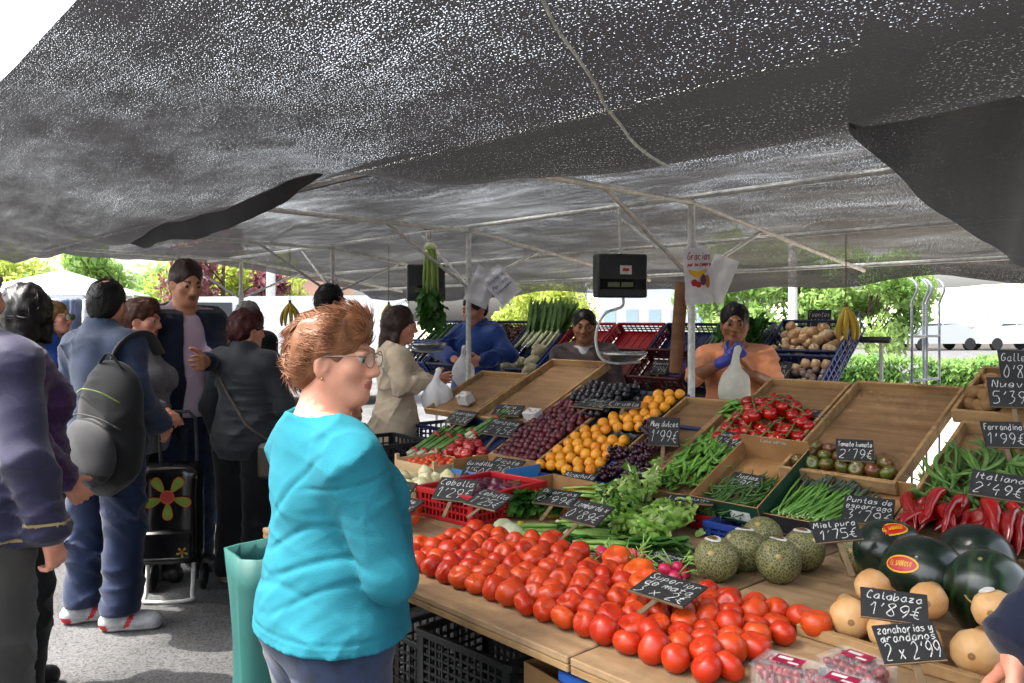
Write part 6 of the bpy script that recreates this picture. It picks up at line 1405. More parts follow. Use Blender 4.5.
# ------------------------------------------------------------------ things hanging from the frame
SCB = mat('scale_body', '#17191b', '#1f2123', rough=.4, scale=12); LCD = mat('lcd', '#5d6446', '#4b523a', rough=.25)
def hang_scale(px, py, Y, rot, label, hw=.145, hh=.12):
    c = Vector(((px-512)/820*Y, Y, EYE+(320-py)/820*Y)); r = thing('hanging_scale', label, 'scale', Matrix.Translation(c) @ Matrix.Rotation(R(rot), 4, 'Z'))
    x = MB(); x.box((-hw, -.045, -hh), (hw, .045, hh), .008); x.build('housing', SCB, r)
    x = MB(); x.box((-hw*.92, -.047, -hh*.62), (hw*.92, -.0452, -hh*.16), 0); x.build('display_window', mat('display_black', '#08090a', rough=.12), r)
    x = MB()
    for q in (-.62, -.08): x.box((hw*q, -.0486, -hh*.52), (hw*(q+.48), -.0472, -hh*.30), 0)
    x.build('display', LCD, r)
    x = MB(); x.box((-hw*.12, -.0475, hh*.06), (hw*.34, -.0455, hh*.46), 0); x.build('sticker', WHITEP, r)
    x = MB(); x.box((-hw*.02, -.0485, hh*.2), (hw*.24, -.0476, hh*.34), 0); x.build('sticker_print', STR, r)
    x = MB(); x.tube([(0, 0, hh), (0, 0, hh+.06), (0, 0, 2.17-c.z)], .008, 8); x.build('hanger', STEEL, r)
    x = MB(); x.tube(catmull([(.02, 0, -hh), (.01, 0, -hh-.05), (-.09, 0, -hh-.09), (-.14, 0, -hh-.20), (-.12, 0, -hh-.32), (-.04, 0, -hh-.36), (.12, 0, -hh-.355)], 6), .008, 8); x.build('hook_arm', STEEL, r)
    x = MB(); x.lathe([(.02, -.05), (.09, -.045), (.125, -.02), (.135, .0), (.131, .0), (.12, -.018), (.085, -.04), (.02, -.045)], 26, M=Matrix.Translation((.02, 0, -hh-.30))); x.build('pan', mat('pan_steel', '#a9a9a6', '#8f8f8d', rough=.25, metal=.85), r, None, True)
    return r
hang_scale(620, 276, 4.53, 14, 'black hanging scale with a steel pan over the big bare tray, nearer one')
hang_scale(426, 283, 5.88, 10, 'black hanging scale behind the celery, farther one', .135, .13)
# celery
r = thing('celery', 'bunch of green celery hanging head down from a metal bar', 'celery', Matrix.Translation((-.555, 5.58, 2.03)))
x = MB(); g_ = random.Random(4); CEL = mat('celery_stalk', '#86a04a', '#6f8c38', rough=.5, scale=30, stretch=(1, 1, .1)); CELL = leafmat('celery_leaf', '#2f5a22', '#42702e', .3)
lf = MB()
for i in range(15):
    a = i*2.4; q = .038*math.sqrt(i/15); b = Vector((q*math.cos(a)*1.5, q*math.sin(a)*1.3, -.30+g_.uniform(-.04, .04)))
    x.tube(catmull([(q*math.cos(a)*.7, q*math.sin(a)*.7, .0), (q*math.cos(a)*1.25, q*math.sin(a), -.14), b], 3), [.013, .013, .0135, .012, .011, .009, .007][:len(catmull([1*Vector((0, 0, 0)), Vector((0, 0, 1)), Vector((0, 0, 2))], 3))], 7)
    for k in range(9): leaf(lf, b+Vector((0, 0, -.02*k)), (g_.gauss(0, .5), g_.gauss(0, .5), -1), (g_.gauss(0, 1), g_.gauss(0, 1), .1), g_.uniform(.06, .12), .06, .5, .008, 0, None, 5, 5, g_)
x.ball((0, 0, .01), (.045, .04, .03), 12, 8, 1); x.build('stalks', [CEL, ONW], r, None, True); lf.build('leaves', CELL, r, None, True)
x = MB(); x.tube([(0, 0, .02), (0, 0, .13)], .002, 5); x.build('string', STAKE, r)
# hanging bags and paper by the poles
def sheet_bag(name, c, w, h, rot, roll, label, cat, m, seed, thick=.012, text=None):
    M = Matrix.Translation(Vector(c)) @ Matrix.Rotation(R(rot), 4, 'Z') @ Matrix.Rotation(R(roll), 4, 'Y'); r = thing(name, label, cat, M); nn = 18; vs = []
    for sd in (1, -1):
        for i in range(nn+1):
            for j in range(nn+1):
                u, v = i/nn-.5, j/nn-.5; e = math.cos(u*math.pi)*math.cos(v*math.pi)
                vs.append((u*w, -sd*(.002+thick*e*(.6+.5*mnoise.noise(Vector((u*3+seed, v*3, sd))))) + .018*mnoise.noise(Vector((u*2.5, v*4, seed))), v*h))
    N1 = (nn+1)**2; x = MB(); fs = []
    for o in (0, N1):
        for i in range(nn):
            for j in range(nn):
                q = (o+i*(nn+1)+j, o+(i+1)*(nn+1)+j, o+(i+1)*(nn+1)+j+1, o+i*(nn+1)+j+1); fs.append(q if o == 0 else q[::-1])
    x.add(vs, fs); x.build('sheet', m, r, None, True); return r
zb = lambda py, Y: EYE+(320-py)/820*Y
xb = lambda px, Y: (px-512)/820*Y
Y = 4.22
wb = sheet_bag('plastic_bag', (xb(698, Y), Y, zb(276, Y)), .145, .29, 8, -3, 'white printed plastic bag hanging on the near pole, red lettering and fruit emblem', 'plastic bag', BAGW, 3)
x = MB(); write_lines(x, [('Gracias', .16, .80), ('por su compra', .12, .68)], .135, .28, .0045, 0, rg=random.Random(1), mode='print'); x.build('writing', mat('print_red', '#b0202c', '#a01c28', rough=.6), wb, Matrix.Translation((0, -.024, 0)) @ Matrix.Rotation(R(90), 4, 'X'), False)
em = link('fruit_emblem', None, wb); em.empty_display_size = .02
for nm, c, rx, rz_, m_ in (('banana_print', (-.01, .005), .05, .016, STY), ('cherry_print', (-.03, -.035), .018, .018, STR), ('cherry_print', (-.008, -.045), .016, .016, STR), ('grape_print', (.018, -.02), .016, .03, mat('print_purple', '#5a2c4a')), ('fruit_print', (.04, -.03), .012, .035, mat('print_orange', '#b06a2a'))):
    x = MB(); n = 18; x.add([(c[0]+rx*math.cos(a)*(1), -.0245, c[1]+rz_*math.sin(a)+(.5*rx*abs(math.cos(a))**1.5 if nm[0] == 'b' else 0)) for a in np.linspace(0, 6.283, n+1)[:-1]], [tuple(range(n))]); x.build(nm, m_, em, None, False)
    x.v = []
x = MB(); x.tube([(0, 0, .14), (.0, .0, .17)], .006, 6); x.build('loop', BAGW, wb)
sheet_bag('plastic_bag', (xb(719, 4.26), 4.27, zb(279, 4.26)), .13, .24, -18, 22, 'plain white plastic bag hanging behind the printed one', 'plastic bag', BAGW, 7)
sheet_bag('plastic_bag', (xb(482, 5.62), 5.64, zb(287, 5.62)), .17, .26, 10, 24, 'white printed paper bag hanging askew on the far pole', 'paper bag', mat('bag_paper', '#d2d3d6', '#c4c5ca', rough=.7, scale=9), 9)
pb = sheet_bag('paper_bag', (xb(501, 5.58), 5.56, zb(285, 5.58)), .17, .24, 4, -42, 'white paper with small print tied to the far pole, tilted', 'paper bag', mat('bag_paper', '#b4b6bb'), 12)
x = MB(); write_lines(x, [('Fruteria', .14, .70), ('Mercado', .12, .5), ('frutas y verduras', .10, .34)], .14, .22, .003, 0, rg=random.Random(4), mode='print'); x.build('writing', mat('print_blue', '#5a6488', rough=.6), pb, Matrix.Translation((0, -.022, 0)) @ Matrix.Rotation(R(90), 4, 'X'), False)
# bananas
BAN = mat('banana_skin', '#b8961c', '#a08a24', rough=.5, scale=9, rand=.2); BTIP = mat('banana_tip', '#4a3a18', '#5f5a20', rough=.7)
def bananas(c, sc, ztop, label, n=5):
    r = thing('banana_bunch', label, 'bananas', Matrix.Translation(Vector(c)) @ Matrix.Rotation(R(25), 4, 'Z'))
    for i in range(n):
        a = R(-75+150*i/(n-1)); d = Vector((math.sin(a), -math.cos(a)*.7, 0)); pts = [Vector((0, 0, 0)), d*.022*sc+Vector((0, 0, -.03*sc)), d*.060*sc+Vector((0, 0, -.085*sc)), d*.075*sc+Vector((0, 0, -.14*sc)), d*.072*sc+Vector((0, 0, -.19*sc))]
        pts = catmull(pts, 4); k = len(pts); x = MB(); x.tube(pts, [sc*(.005+.0125*math.sin(math.pi*min(1, (j/(k-1))*.92+.06))**.6) for j in range(k)], 7); x.ball(pts[-1], .006*sc, 7, 5, 1); x.build('banana', [BAN, BTIP], r, None, True)
    x = MB(); x.tube([(0, 0, .025*sc), (0, 0, -.01)], .012*sc, 8); x.build('crown_stem', BTIP, r); x = MB(); x.tube([(0, 0, .02), (0, 0, ztop-c[2])], .003, 5); x.build('string', STAKE, r)
bananas((xb(846, 4.75), 4.75, zb(307, 4.75)), 1.0, 2.04, 'bunch of ripe bananas hanging on a string at the open right side')
bananas((xb(290, 6.9), 6.9, zb(303, 6.9)), 1.0, 2.15, 'bunch of bananas hanging at the far left of the stall behind the customers')
bananas((xb(386, 6.6), 6.75, zb(304, 6.6)), .8, 2.15, 'bunch of bananas hanging behind the woman in beige', 4)
# ------------------------------------------------------------------ back rack
RO, RTH = P(0, 3.35, 1.03), R(40); RW = V3*math.cos(RTH)+Z3*math.sin(RTH); RN = Z3*math.cos(RTH)-V3*math.sin(RTH)
def B(s, w, n=0, rot=0): return frame(RO+U3*s+RW*w+RN*n, U3, RW, RN) @ Matrix.Rotation(R(rot), 4, 'Z')
rk_ = thing('display_rack', 'long sloping rack behind the sellers with a dark front ledge on metal legs', 'rack', loc(P(-5.0, 3.3)), None); inv = rk_.matrix_basis.inverted()
rm = mat('rack_rail', '#2c2a2a', '#3a3836', rough=.6)
x = MB(); x.box((0, -.03, -.055), (4.75, .02, -.012), .004); x.build('front_ledge', rm, rk_, inv @ B(-5.05, 0))
x = MB(); x.box((0, .03, -.03), (4.75, .06, -.006), .003); x.box((0, .60, -.03), (4.75, .64, -.006), .003); x.build('rails', rm, rk_, inv @ B(-5.05, 0))
for s in (-5.0, -3.8, -2.6, -1.4, -.36):
    x = MB(); x.tube([P(s, 3.37, 0), P(s, 3.37, 1.0)], .014, 8); x.tube([P(s, 3.84, 0), P(s, 3.84, 1.40)], .014, 8); x.build('leg', STEEL, rk_, inv)
def rc(s, w, a, b, m, label, h=.12): return crate(B(s, w), a, b, h, m, label, None, 9, 3)
rc(-.99, .02, .50, .29, DBLUE, 'dark blue crate of garlic at the bottom of the onion rack'); rc(-.99, .34, .50, .30, DBLUE, 'dark blue crate of onions at the top of the onion rack', .13)
crate(frame(P(-.455, 3.32, .98), V3*.77+Z3*.64, V3*-.64+Z3*.77, U3*-1) @ Matrix.Identity(4), .72, .16, .02, BLUE, 'blue slatted crate side closing the onion rack', None, 12, 4) if False else None
x = MB(); a_, b_ = .70, .15
for i in range(15): x.box((.03+i*.046, .012, -.006), (.038+i*.046, b_-.012, .0), 0)
for j in range(4): x.box((.0, .004+j*.045, -.007), (a_, .014+j*.045, .001), 0)
tag(x.build('crate_side', BLUE, None, frame(RO+U3*-.475+RW*.0, RW, RN, U3)), 'blue slatted panel at the right end of the onion rack', 'slatted panel')
ONB = mat('brown_onion', '#b58a5c', '#cbb08a', rough=.4, scale=9, rand=.4); onm = lobed(.034, .06, 4, .01, -.2, 16, 1, ONB, 'onion'); onk = Kind('onion', [onm], 'pale brown onion in the upper crate of the onion rack', 'onion', 'onions on the rack')
for j in range(4):
    for i in range(7): onk.put(B(-.94+.066*i+.02*(j % 2), .39+.06*j, .065+.02*((i+j) % 2)) @ rotm(rg, 60) @ Matrix.Scale(rg.uniform(.85, 1.2), 4))
for i in range(7): 
    o = onk.put(B(-.93+.066*i, .25, .06) @ rotm(rg, 60)); o['label'] = 'pale brown onion along the top of the garlic crate'; o['group'] = 'onions in the garlic crate'
GAR = mat('garlic', '#a99684', '#8f7a74', rough=.6, scale=25, rand=.3); gam = lobed(.022, .034, 6, .08, -.3, 14, 1, GAR, 'garlic_bulb'); gak = Kind('garlic_bulb', [gam], 'garlic bulb in the lower crate of the onion rack', 'garlic', 'garlic on the rack')
for j in range(5):
    for i in range(10): gak.put(B(-.955+.046*i, .045+.042*j, .05+rg.random()*.02) @ rotm(rg, 60))
def rsign(s, w, n, wd, ht, lines, label, seed, tilt=62): sign(RO+U3*s+RW*w+RN*n, wd, ht, 0, tilt, lines, label, .05, seed=seed)
rsign(-.73, .64, .13, .16, .135, PR('Fuentes', "1'10$"), 'slate sign standing above the onions on the rack', 41, 80); rsign(-.80, .16, .12, .14, .11, PR('Ajo', "2'50$"), 'slate sign on the garlic', 42, 60)
rc(-1.48, .33, .44, .30, DBLUE, 'dark blue crate of cucumbers behind the seller in orange'); rc(-1.48, .02, .44, .29, BLACKP, 'black crate lined with white paper behind the near pole')
x = MB(); x.box((.02, .02, .02), (.42, .27, .10), .01); tag(x.build('paper_lining', mat('lining_paper', '#b7b9c4', '#a6a8b6', rough=.8), None, B(-1.48, .02)), 'white paper lining in the black crate behind the near pole', 'paper')
CUC = mat('cucumber_skin', '#22401c', '#335a28', rough=.4, scale=14, rand=.3); mb = MB(); mb.tube(catmull([(0, 0, 0), (.01, .1, .005), (.008, .2, .006), (0, .3, 0)], 4), [.006]+[.019, .021, .022, .022, .022, .022, .022, .022, .021, .019, .016]+[.006], 9); cum = mb.mesh('cucumber', CUC, True)
cuk = Kind('cucumber', [cum], 'long green cucumber in the crate behind the seller in orange', 'cucumber', 'cucumbers on the rack')
for i in range(22): cuk.put(B(-1.45+.036*(i % 11), .34, .06+.036*(i//11), rg.uniform(-9, 9)))
lfy = MB(); g_ = random.Random(9)
for i in range(70): leaf(lfy, (g_.uniform(-.12, .12), g_.uniform(-.08, .08), g_.uniform(0, .06)), (g_.gauss(0, 1), g_.gauss(0, 1), .7), (0, 0, 1), .11, .07, .4, .01, 0, None, 5, 5, g_)
tag(lfy.build('leafy_greens', TURN, None, B(-1.18, .46, .12), True), 'dark leafy greens beside the onion rack', 'leafy greens')
rc(-1.97, .02, .47, .30, DRED, 'dark red crate with purple paper behind the seller in orange'); rc(-1.97, .34, .47, .30, DBLUE, 'dark blue empty crate above the purple paper', .10)
x = MB(); x.box((.2, .09, .012), (.44, .28, .05), .006); tag(x.build('purple_paper', mat('purple_paper', '#3c2060', '#33204f', rough=.7), None, B(-1.97, .02)), 'purple tissue paper in the dark red crate', 'paper')
avm = lobed(.034, .075, 3, .02, -.1, 16, 1, mat('avocado', '#25401c', '#1c3016', rough=.5, rand=.3), 'avocado'); avk = Kind('avocado', [avm], 'green avocado in the dark red crate under the scale', 'avocado', 'avocados')
for i in range(10): avk.put(B(-1.90+.07*(i % 5), .06+.07*(i//5), .03) @ rotm(rg))
rsign(-1.75, .15, .10, .15, .11, PR('Aguacate', "2'99$"), 'slate sign on the avocados under the scale', 43, 58)
rc(-2.46, .02, .47, .30, DRED, 'dark red crate behind the hanging scale'); rc(-2.46, .34, .47, .30, RED, 'bright red crate sunlit through its slots behind the hanging scale', .10)
rc(-2.94, .34, .45, .30, RED, 'red crate above the seller in the mauve jacket', .10); rc(-2.94, .02, .45, .30, BLUE, 'blue crate behind the seller in the mauve jacket')
mb = MB(); mb.ball((0, 0, 0), (.075, .075, .06), 16, 10, nz=.2, nf=14); mb2 = mb.mesh('cauliflower', mat('cauliflower', '#b9b192', '#a59c78', rough=.8, scale=50, bump=.5, bscale=90), True)
cfk = Kind('cauliflower', [mb2], 'cream cauliflower in the dark blue crate left of the seller in the mauve jacket', 'cauliflower', 'cauliflowers')
rc(-3.44, .02, .47, .58, DBLUE, 'dark blue crate of cauliflowers and leeks')
for s, w in ((-3.36, .08), (-3.2, .10), (-3.05, .12), (-3.08, .26), (-3.0, .02)): cfk.put(B(s, w, .10) @ rotm(rg, 20))
lm = MB(); lm.tube([(0, 0, 0), (0, .18, .01)], .013, 8, 1)
for k in range(5): leaf(lm, (0, .16, .01), (g_.gauss(0, .25), 1, g_.gauss(.15, .2)), (0, 0, 1), .32, .045, .3, .004, 0, None, 6, 3, g_)
lme = lm.mesh('leek', [leafmat('leek_green', '#54753c', '#6a8a50', .25), ONW], True); lek = Kind('leek', [lme], 'leek lying upward in the crate behind the sellers', 'leek', 'leeks on the rack')
for i in range(12): lek.put(B(-3.42+.037*i, .30+.01*(i % 3), .10+.02*(i % 2), rg.uniform(-25, 5)))
rc(-3.94, .02, .47, .30, BRIGHTB, 'bright blue crate in the middle of the rack'); rc(-3.94, .34, .47, .30, DBLUE, 'dark crate with brown chestnuts at the top of the rack')
brn = MB()
for i in range(160): brn.ball((g_.uniform(.03, .44), g_.uniform(.02, .28), .05+g_.uniform(0, .05)), .016, 7, 5)
tag(brn.build('walnuts', mat('walnut', '#3f2416', '#543020', rough=.6, rand=.2), None, B(-3.94, .34), True), 'heap of small brown walnuts filling the dark crate', 'walnuts', None, 'stuff')
gdk = Kind('apricot', [apm[0]], 'golden fruit in the bright blue crate on the rack', 'apricot', 'golden fruit on the rack')
for i in range(18): gdk.put(B(-3.88+.065*(i % 6), .07+.07*(i//6), .06) @ rotm(rg))
rsign(-3.62, .25, .13, .17, .14, PR('Nuez', "3'50$"), 'slate sign beside the brown walnuts on the rack', 44, 66); rsign(-3.86, .52, .12, .18, .13, PR('Castana', "2'80$"), 'slate sign above the brown walnuts on the rack', 45, 60)
for i, s in enumerate((-4.44, -4.94)):
    rc(s, .02, .47, .30, (DBLUE, BLUE)[i], ['dark blue crate of dark aubergines behind the celery', 'blue crate of dark aubergines at the far end of the rack'][i]); rc(s, .34, .47, .30, (BLUE, DBLUE)[i], ['blue crate of mixed greens behind the celery', 'dark blue crate of mixed greens at the far end of the rack'][i])
mb = MB(); mb.tube([(0, 0, 0), (0, .04, 0), (0, .1, 0), (0, .16, 0), (0, .19, 0)], [.01, .022, .03, .028, .008], 10); aum = mb.mesh('aubergine', mat('aubergine', '#120a18', '#1c1226', rough=.2, coat=.3), True); auk = Kind('aubergine', [aum], 'dark aubergine in the far crates of the rack', 'aubergine', 'aubergines')
for i in range(14): auk.put(B(-4.88+.067*(i % 14)+(.03 if i > 6 else 0), .06, .06, rg.uniform(-15, 15)))
for i in range(10): cuk2 = cuk.put(B(-4.86+.09*i, .36, .07, rg.uniform(-20, 20))); cuk2['label'] = 'green cucumber in the far crates behind the celery'; cuk2['group'] = 'cucumbers at the far end'
# goods near the far pole
crate(T(-2.30, 1.62, .78), .42, .34, .12, DBLUE, 'dark blue crate by the far pole beside the woman in beige', None, 9, 3)
crate(T(-2.1, .95, .004), .40, .40, .30, BLACKP, 'tall black crate stack beside the woman in beige, bottom crate', None, 9, 6); crate(T(-2.1, .95, .306), .40, .40, .30, BLACKP, 'tall black crate stack beside the woman in beige, middle crate', None, 9, 6); crate(T(-2.1, .95, .608), .40, .40, .28, BLACKP, 'tall black crate stack beside the woman in beige, top crate', None, 9, 6)
crate(T(-1.0, 2.55, .0), .6, .4, .3, PINKP, 'pink crate on the ground in the sellers aisle', None, 12, 4); crate(T(-1.0, 3.05, .62), .55, .36, .26, PINKP, 'pink slotted crate under the rack ledge, lit from behind', None, 12, 4)
carton(T(-.55, 2.35, .80), .34, .24, .12, 'brown cardboard box behind the vine tomatoes', CARD, None)
crate(T(.0, 2.3, .86), .34, .26, .16, DBLUE, 'dark blue crate behind the vine tomato tray', None, 8, 3)
# rolls of brown paper
x = MB(); x.tube([(0, 0, 0), (0, 0, .62)], .045, 14); x.build; tag(x.build('paper_roll', mat('kraft_paper', '#7a5438', '#8c6244', rough=.8, scale=3, stretch=(1, 1, 6)), None, loc((xb(676, 5.6), 5.62, 1.18), 0, 0, 4)), 'tall roll of brown paper standing behind the near pole', 'paper roll')
# ------------------------------------------------------------------ sack trucks behind the stall
def truck(x_, y_, rot, label):
    r = thing('sack_truck', label, 'sack truck', loc((x_, y_, 0), rot), 'sack trucks')
    x = MB()
    for s in (1, -1): x.tube(catmull([(s*.07, 0, .08), (s*.07, 0, 1.5), (s*.07, .0, 1.66), (s*.07, -.05, 1.76), (s*.07, -.02, 1.82), (s*.07, .02, 1.84)], 4), .009, 8)
    x.build('frame', mat('truck_steel', '#6c7178', '#565b62', rough=.45, metal=.4), r)
    x = MB()
    for z in (.3, .7, 1.1, 1.42): x.tube([(-.07, 0, z), (.07, 0, z)], .010, 8)
    x.build('crossbars', MATS['truck_steel'], r)
    x = MB(); x.box((-.15, -.22, .012), (.15, .02, .018), .002); x.build('toe_plate', MATS['truck_steel'], r)
    for s in (1, -1):
        x = MB(); x.lathe([(.02, -.02), (.09, -.02), (.10, -.01), (.10, .01), (.09, .02), (.02, .02)], 18); x.build('wheel', SHB, r, Matrix.Translation((s*.13, .06, .102)) @ Matrix.Rotation(R(90), 4, 'Y'))
    return r
truck(2.98, 6.0, 20, 'grey steel sack truck standing behind the big wooden tray, left one'); truck(3.13, 6.12, 14, 'grey steel sack truck standing behind the big wooden tray, right one')
# ------------------------------------------------------------------ surroundings
LEAFA = leafmat('tree_leaf', '#6f9248', '#9cb56e', .5, scale=.9, rand=.1); LEAFY = leafmat('tree_leaf_yellow', '#94a444', '#b4bc64', .45, scale=.8); LEAFP = leafmat('tree_leaf_purple', '#6a4048', '#8a5a5e', .4, scale=.8); LEAFH = leafmat('hedge_leaf', '#4c7430', '#76984c', .4, scale=3); BARK = mat('bark', '#4a3c2e', '#33291f', rough=.9, scale=14, stretch=(1, 1, .2), bump=.4)
def tree(x_, y_, h, rad, label, m, seed, n=5200, base=.3, ls=.13, name='tree'):
    g_ = random.Random(seed); r = thing(name, label, 'tree', loc((x_, y_, 0)), 'trees round the market'); tr = MB()
    tr.tube([(0, 0, 0), (.03, .02, h*.25), (.0, .05, h*.5), (.05, 0, h*.8)], [h*.026, h*.02, h*.015, h*.005], 9); cl = []
    for k in range(22):
        a = g_.uniform(0, 6.28); z = h*g_.uniform(base+.08, .97); q = rad*math.sqrt(max(.05, 1-((z/h-(base+1)/2)/((1-base)/2+.02))**2))*g_.uniform(.35, .9); c = Vector((q*math.cos(a), q*math.sin(a), z)); cl.append((c, rad*g_.uniform(.22, .45)))
        st_ = Vector((0, 0, max(h*base*.9, z-q*.9))); tr.tube([st_, (st_+c)/2+Vector((0, 0, .1)), c], [h*.007, h*.005, h*.002], 6)
    tr.build('trunk', BARK, r, None, True); lf = MB(); vs = []; fs = []
    ls *= .72; n = int(n*1.7)
    for i in range(n):
        c, cr = g_.choice(cl); d = Vector((g_.gauss(0, 1), g_.gauss(0, 1), g_.gauss(0, .8))); d = d.normalized()*cr*g_.random()**.4; p = c+d; u = Vector((g_.gauss(0, 1), g_.gauss(0, 1), g_.gauss(0, .6))).normalized(); v = u.orthogonal().normalized(); v = (v*math.cos(g_.uniform(0, 6.28))+u.cross(v)*math.sin(g_.uniform(0, 6.28))); s = ls*g_.uniform(.6, 1.3); o = len(vs)
        vs += [p-v*s, p+u*s*.45, p+v*s, p-u*s*.45]; fs.append((o, o+1, o+2, o+3))
    lf.add(vs, fs); lf.build('crown', m, r, None, False)
tree(9.6, 22, 3.3, 1.7, 'round light green tree behind the hedge right of the onion rack', LEAFA, 1, 6500, .25, .14)
tree(7.2, 24, 3.8, 2.2, 'light green tree left of the white lamp post', LEAFA, 2, 6500, .18, .15)
tree(1.6, 42, 3.2, 2.4, 'distant pale green tree behind the seller in the mauve jacket', LEAFY, 4, 5000, .1, .2)
tree(-8.5, 25, 3.6, 2.3, 'yellow green tree behind the tall man', LEAFY, 6, 6500, .12, .17)
tree(-13.0, 27, 3.7, 2.4, 'light green tree above the white tent', LEAFA, 7, 6000, .2, .17)
tree(-17.5, 28, 3.6, 2.4, 'yellow green tree at the left edge behind the clothes stall', LEAFY, 8, 5000, .2, .17)
tree(-7.6, 21.5, 3.9, 1.6, 'small purple leaved tree behind the white van', LEAFP, 9, 4200, .25, .13)
def hedge(x0, x1, y_, d, h, label, seed):
    g_ = random.Random(seed); r = thing('hedge', label, 'hedge', loc((x0, y_, 0))); L_ = x1-x0; x = MB(); vs = []; fs = []
    for i in range(int(L_*900)):
        f = g_.random(); p = Vector((g_.uniform(0, L_), g_.uniform(0, d), g_.uniform(.02, h)))
        q = g_.random()
        if q < .4: p.y = g_.uniform(0, .08)
        elif q < .75: p.z = h-abs(g_.gauss(0, .05))
        p.z *= 1+.06*math.sin(p.x*3.1+seed)+.04*math.sin(p.x*7.7); p += Vector((g_.gauss(0, .03), g_.gauss(0, .04), g_.gauss(0, .03)))
        u = Vector((g_.gauss(0, 1), g_.gauss(0, 1), g_.gauss(0, 1))).normalized(); v = u.orthogonal(); s = g_.uniform(.04, .08); o = len(vs); vs += [p-v*s, p+u*s*.5, p+v*s, p-u*s*.5]; fs.append((o, o+1, o+2, o+3))
    x.add(vs, fs); x.build('foliage', LEAFH, r, None, False)
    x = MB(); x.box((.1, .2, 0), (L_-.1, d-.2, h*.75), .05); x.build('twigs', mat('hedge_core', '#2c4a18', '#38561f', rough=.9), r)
hedge(5.3, 8.25, 17.0, 1.1, .72, 'clipped green hedge behind the stall, left of the gap', 1); hedge(8.35, 11.3, 16.6, 1.1, .70, 'clipped green hedge behind the sack trucks, right of the gap', 2)
# lamp posts
def lamp(x_, y_, h, r_, label):
    r = thing('lamp_post', label, 'lamp post', loc((x_, y_, 0)), 'pale lamp posts'); x = MB(); x.tube([(0, 0, 0), (0, 0, h)], [r_*1.15, r_], 14); x.build('pole', mat('pale_concrete', '#b9b9b4', '#a9a9a4', rough=.8), r); x = MB(); x.tube([(0, 0, h), (.5, 0, h+.3), (1.3, 0, h+.4)], .05, 8); x.box((1.2, -.12, h+.33), (1.8, .12, h+.42), .02); x.build('lamp_head', MATS['pale_concrete'], r)
lamp(6.85, 20, 3.6, .10, 'thick white lamp post between the trees right of the sellers'); lamp(-5.0, 17, 3.2, .09, 'thick white lamp post behind the far left pole'); lamp(17.8, 28, 4.2, .10, 'thin pale lamp post beyond the hedge at the right')
# road wall, fence and cars at the right
x = MB(); x.box((10, 44, 0), (48, 44.4, 1.25), .03); tag(x.build('roadside_wall', mat('concrete_wall', '#a8a39a', '#979288', rough=.9, scale=.8), None), 'low pale concrete wall along the road beyond the hedge', 'wall')
struct(MB().add([(6, 30, .006), (60, 30, .006), (60, 43, .006), (6, 43, .006)], [(0, 1, 2, 3)]).build('road', asphalt()))
fe = thing('fence', 'thin pale railing on top of the roadside wall', 'fence', loc((10, 44.2, 1.25)))
for i in range(20): x = MB(); x.box((i*1.95, -.03, 0), (i*1.95+.06, .03, 1.0), .005); x.build('post', mat('rail_grey', '#a2a4a6', '#929496', rough=.6), fe)
for z in (.35, .65, .95): x = MB(); x.tube([(0, 0, z), (38, 0, z)], .03, 6); x.build('rail', MATS['rail_grey'], fe)
hl = MB(); vs = []; nx_, ny_ = 40, 14
for i in range(nx_+1):
    for j in range(ny_+1):
        X_, Y_ = -20+170*i/nx_, 60+80*j/ny_; vs.append((X_, Y_, max(-.1, 6.5*math.exp(-((X_-75)/42)**2)*min(1, (Y_-60)/40)+1.0*mnoise.noise(Vector((X_*.05, Y_*.05, 2))))))
hl.add(vs, [(i*(ny_+1)+j, (i+1)*(ny_+1)+j, (i+1)*(ny_+1)+j+1, i*(ny_+1)+j+1) for i in range(nx_) for j in range(ny_)]); struct(hl.build('hill', mat('meadow', '#a3b482', '#b8c39a', rough=.95, scale=.3, detail=8), None, None, True))
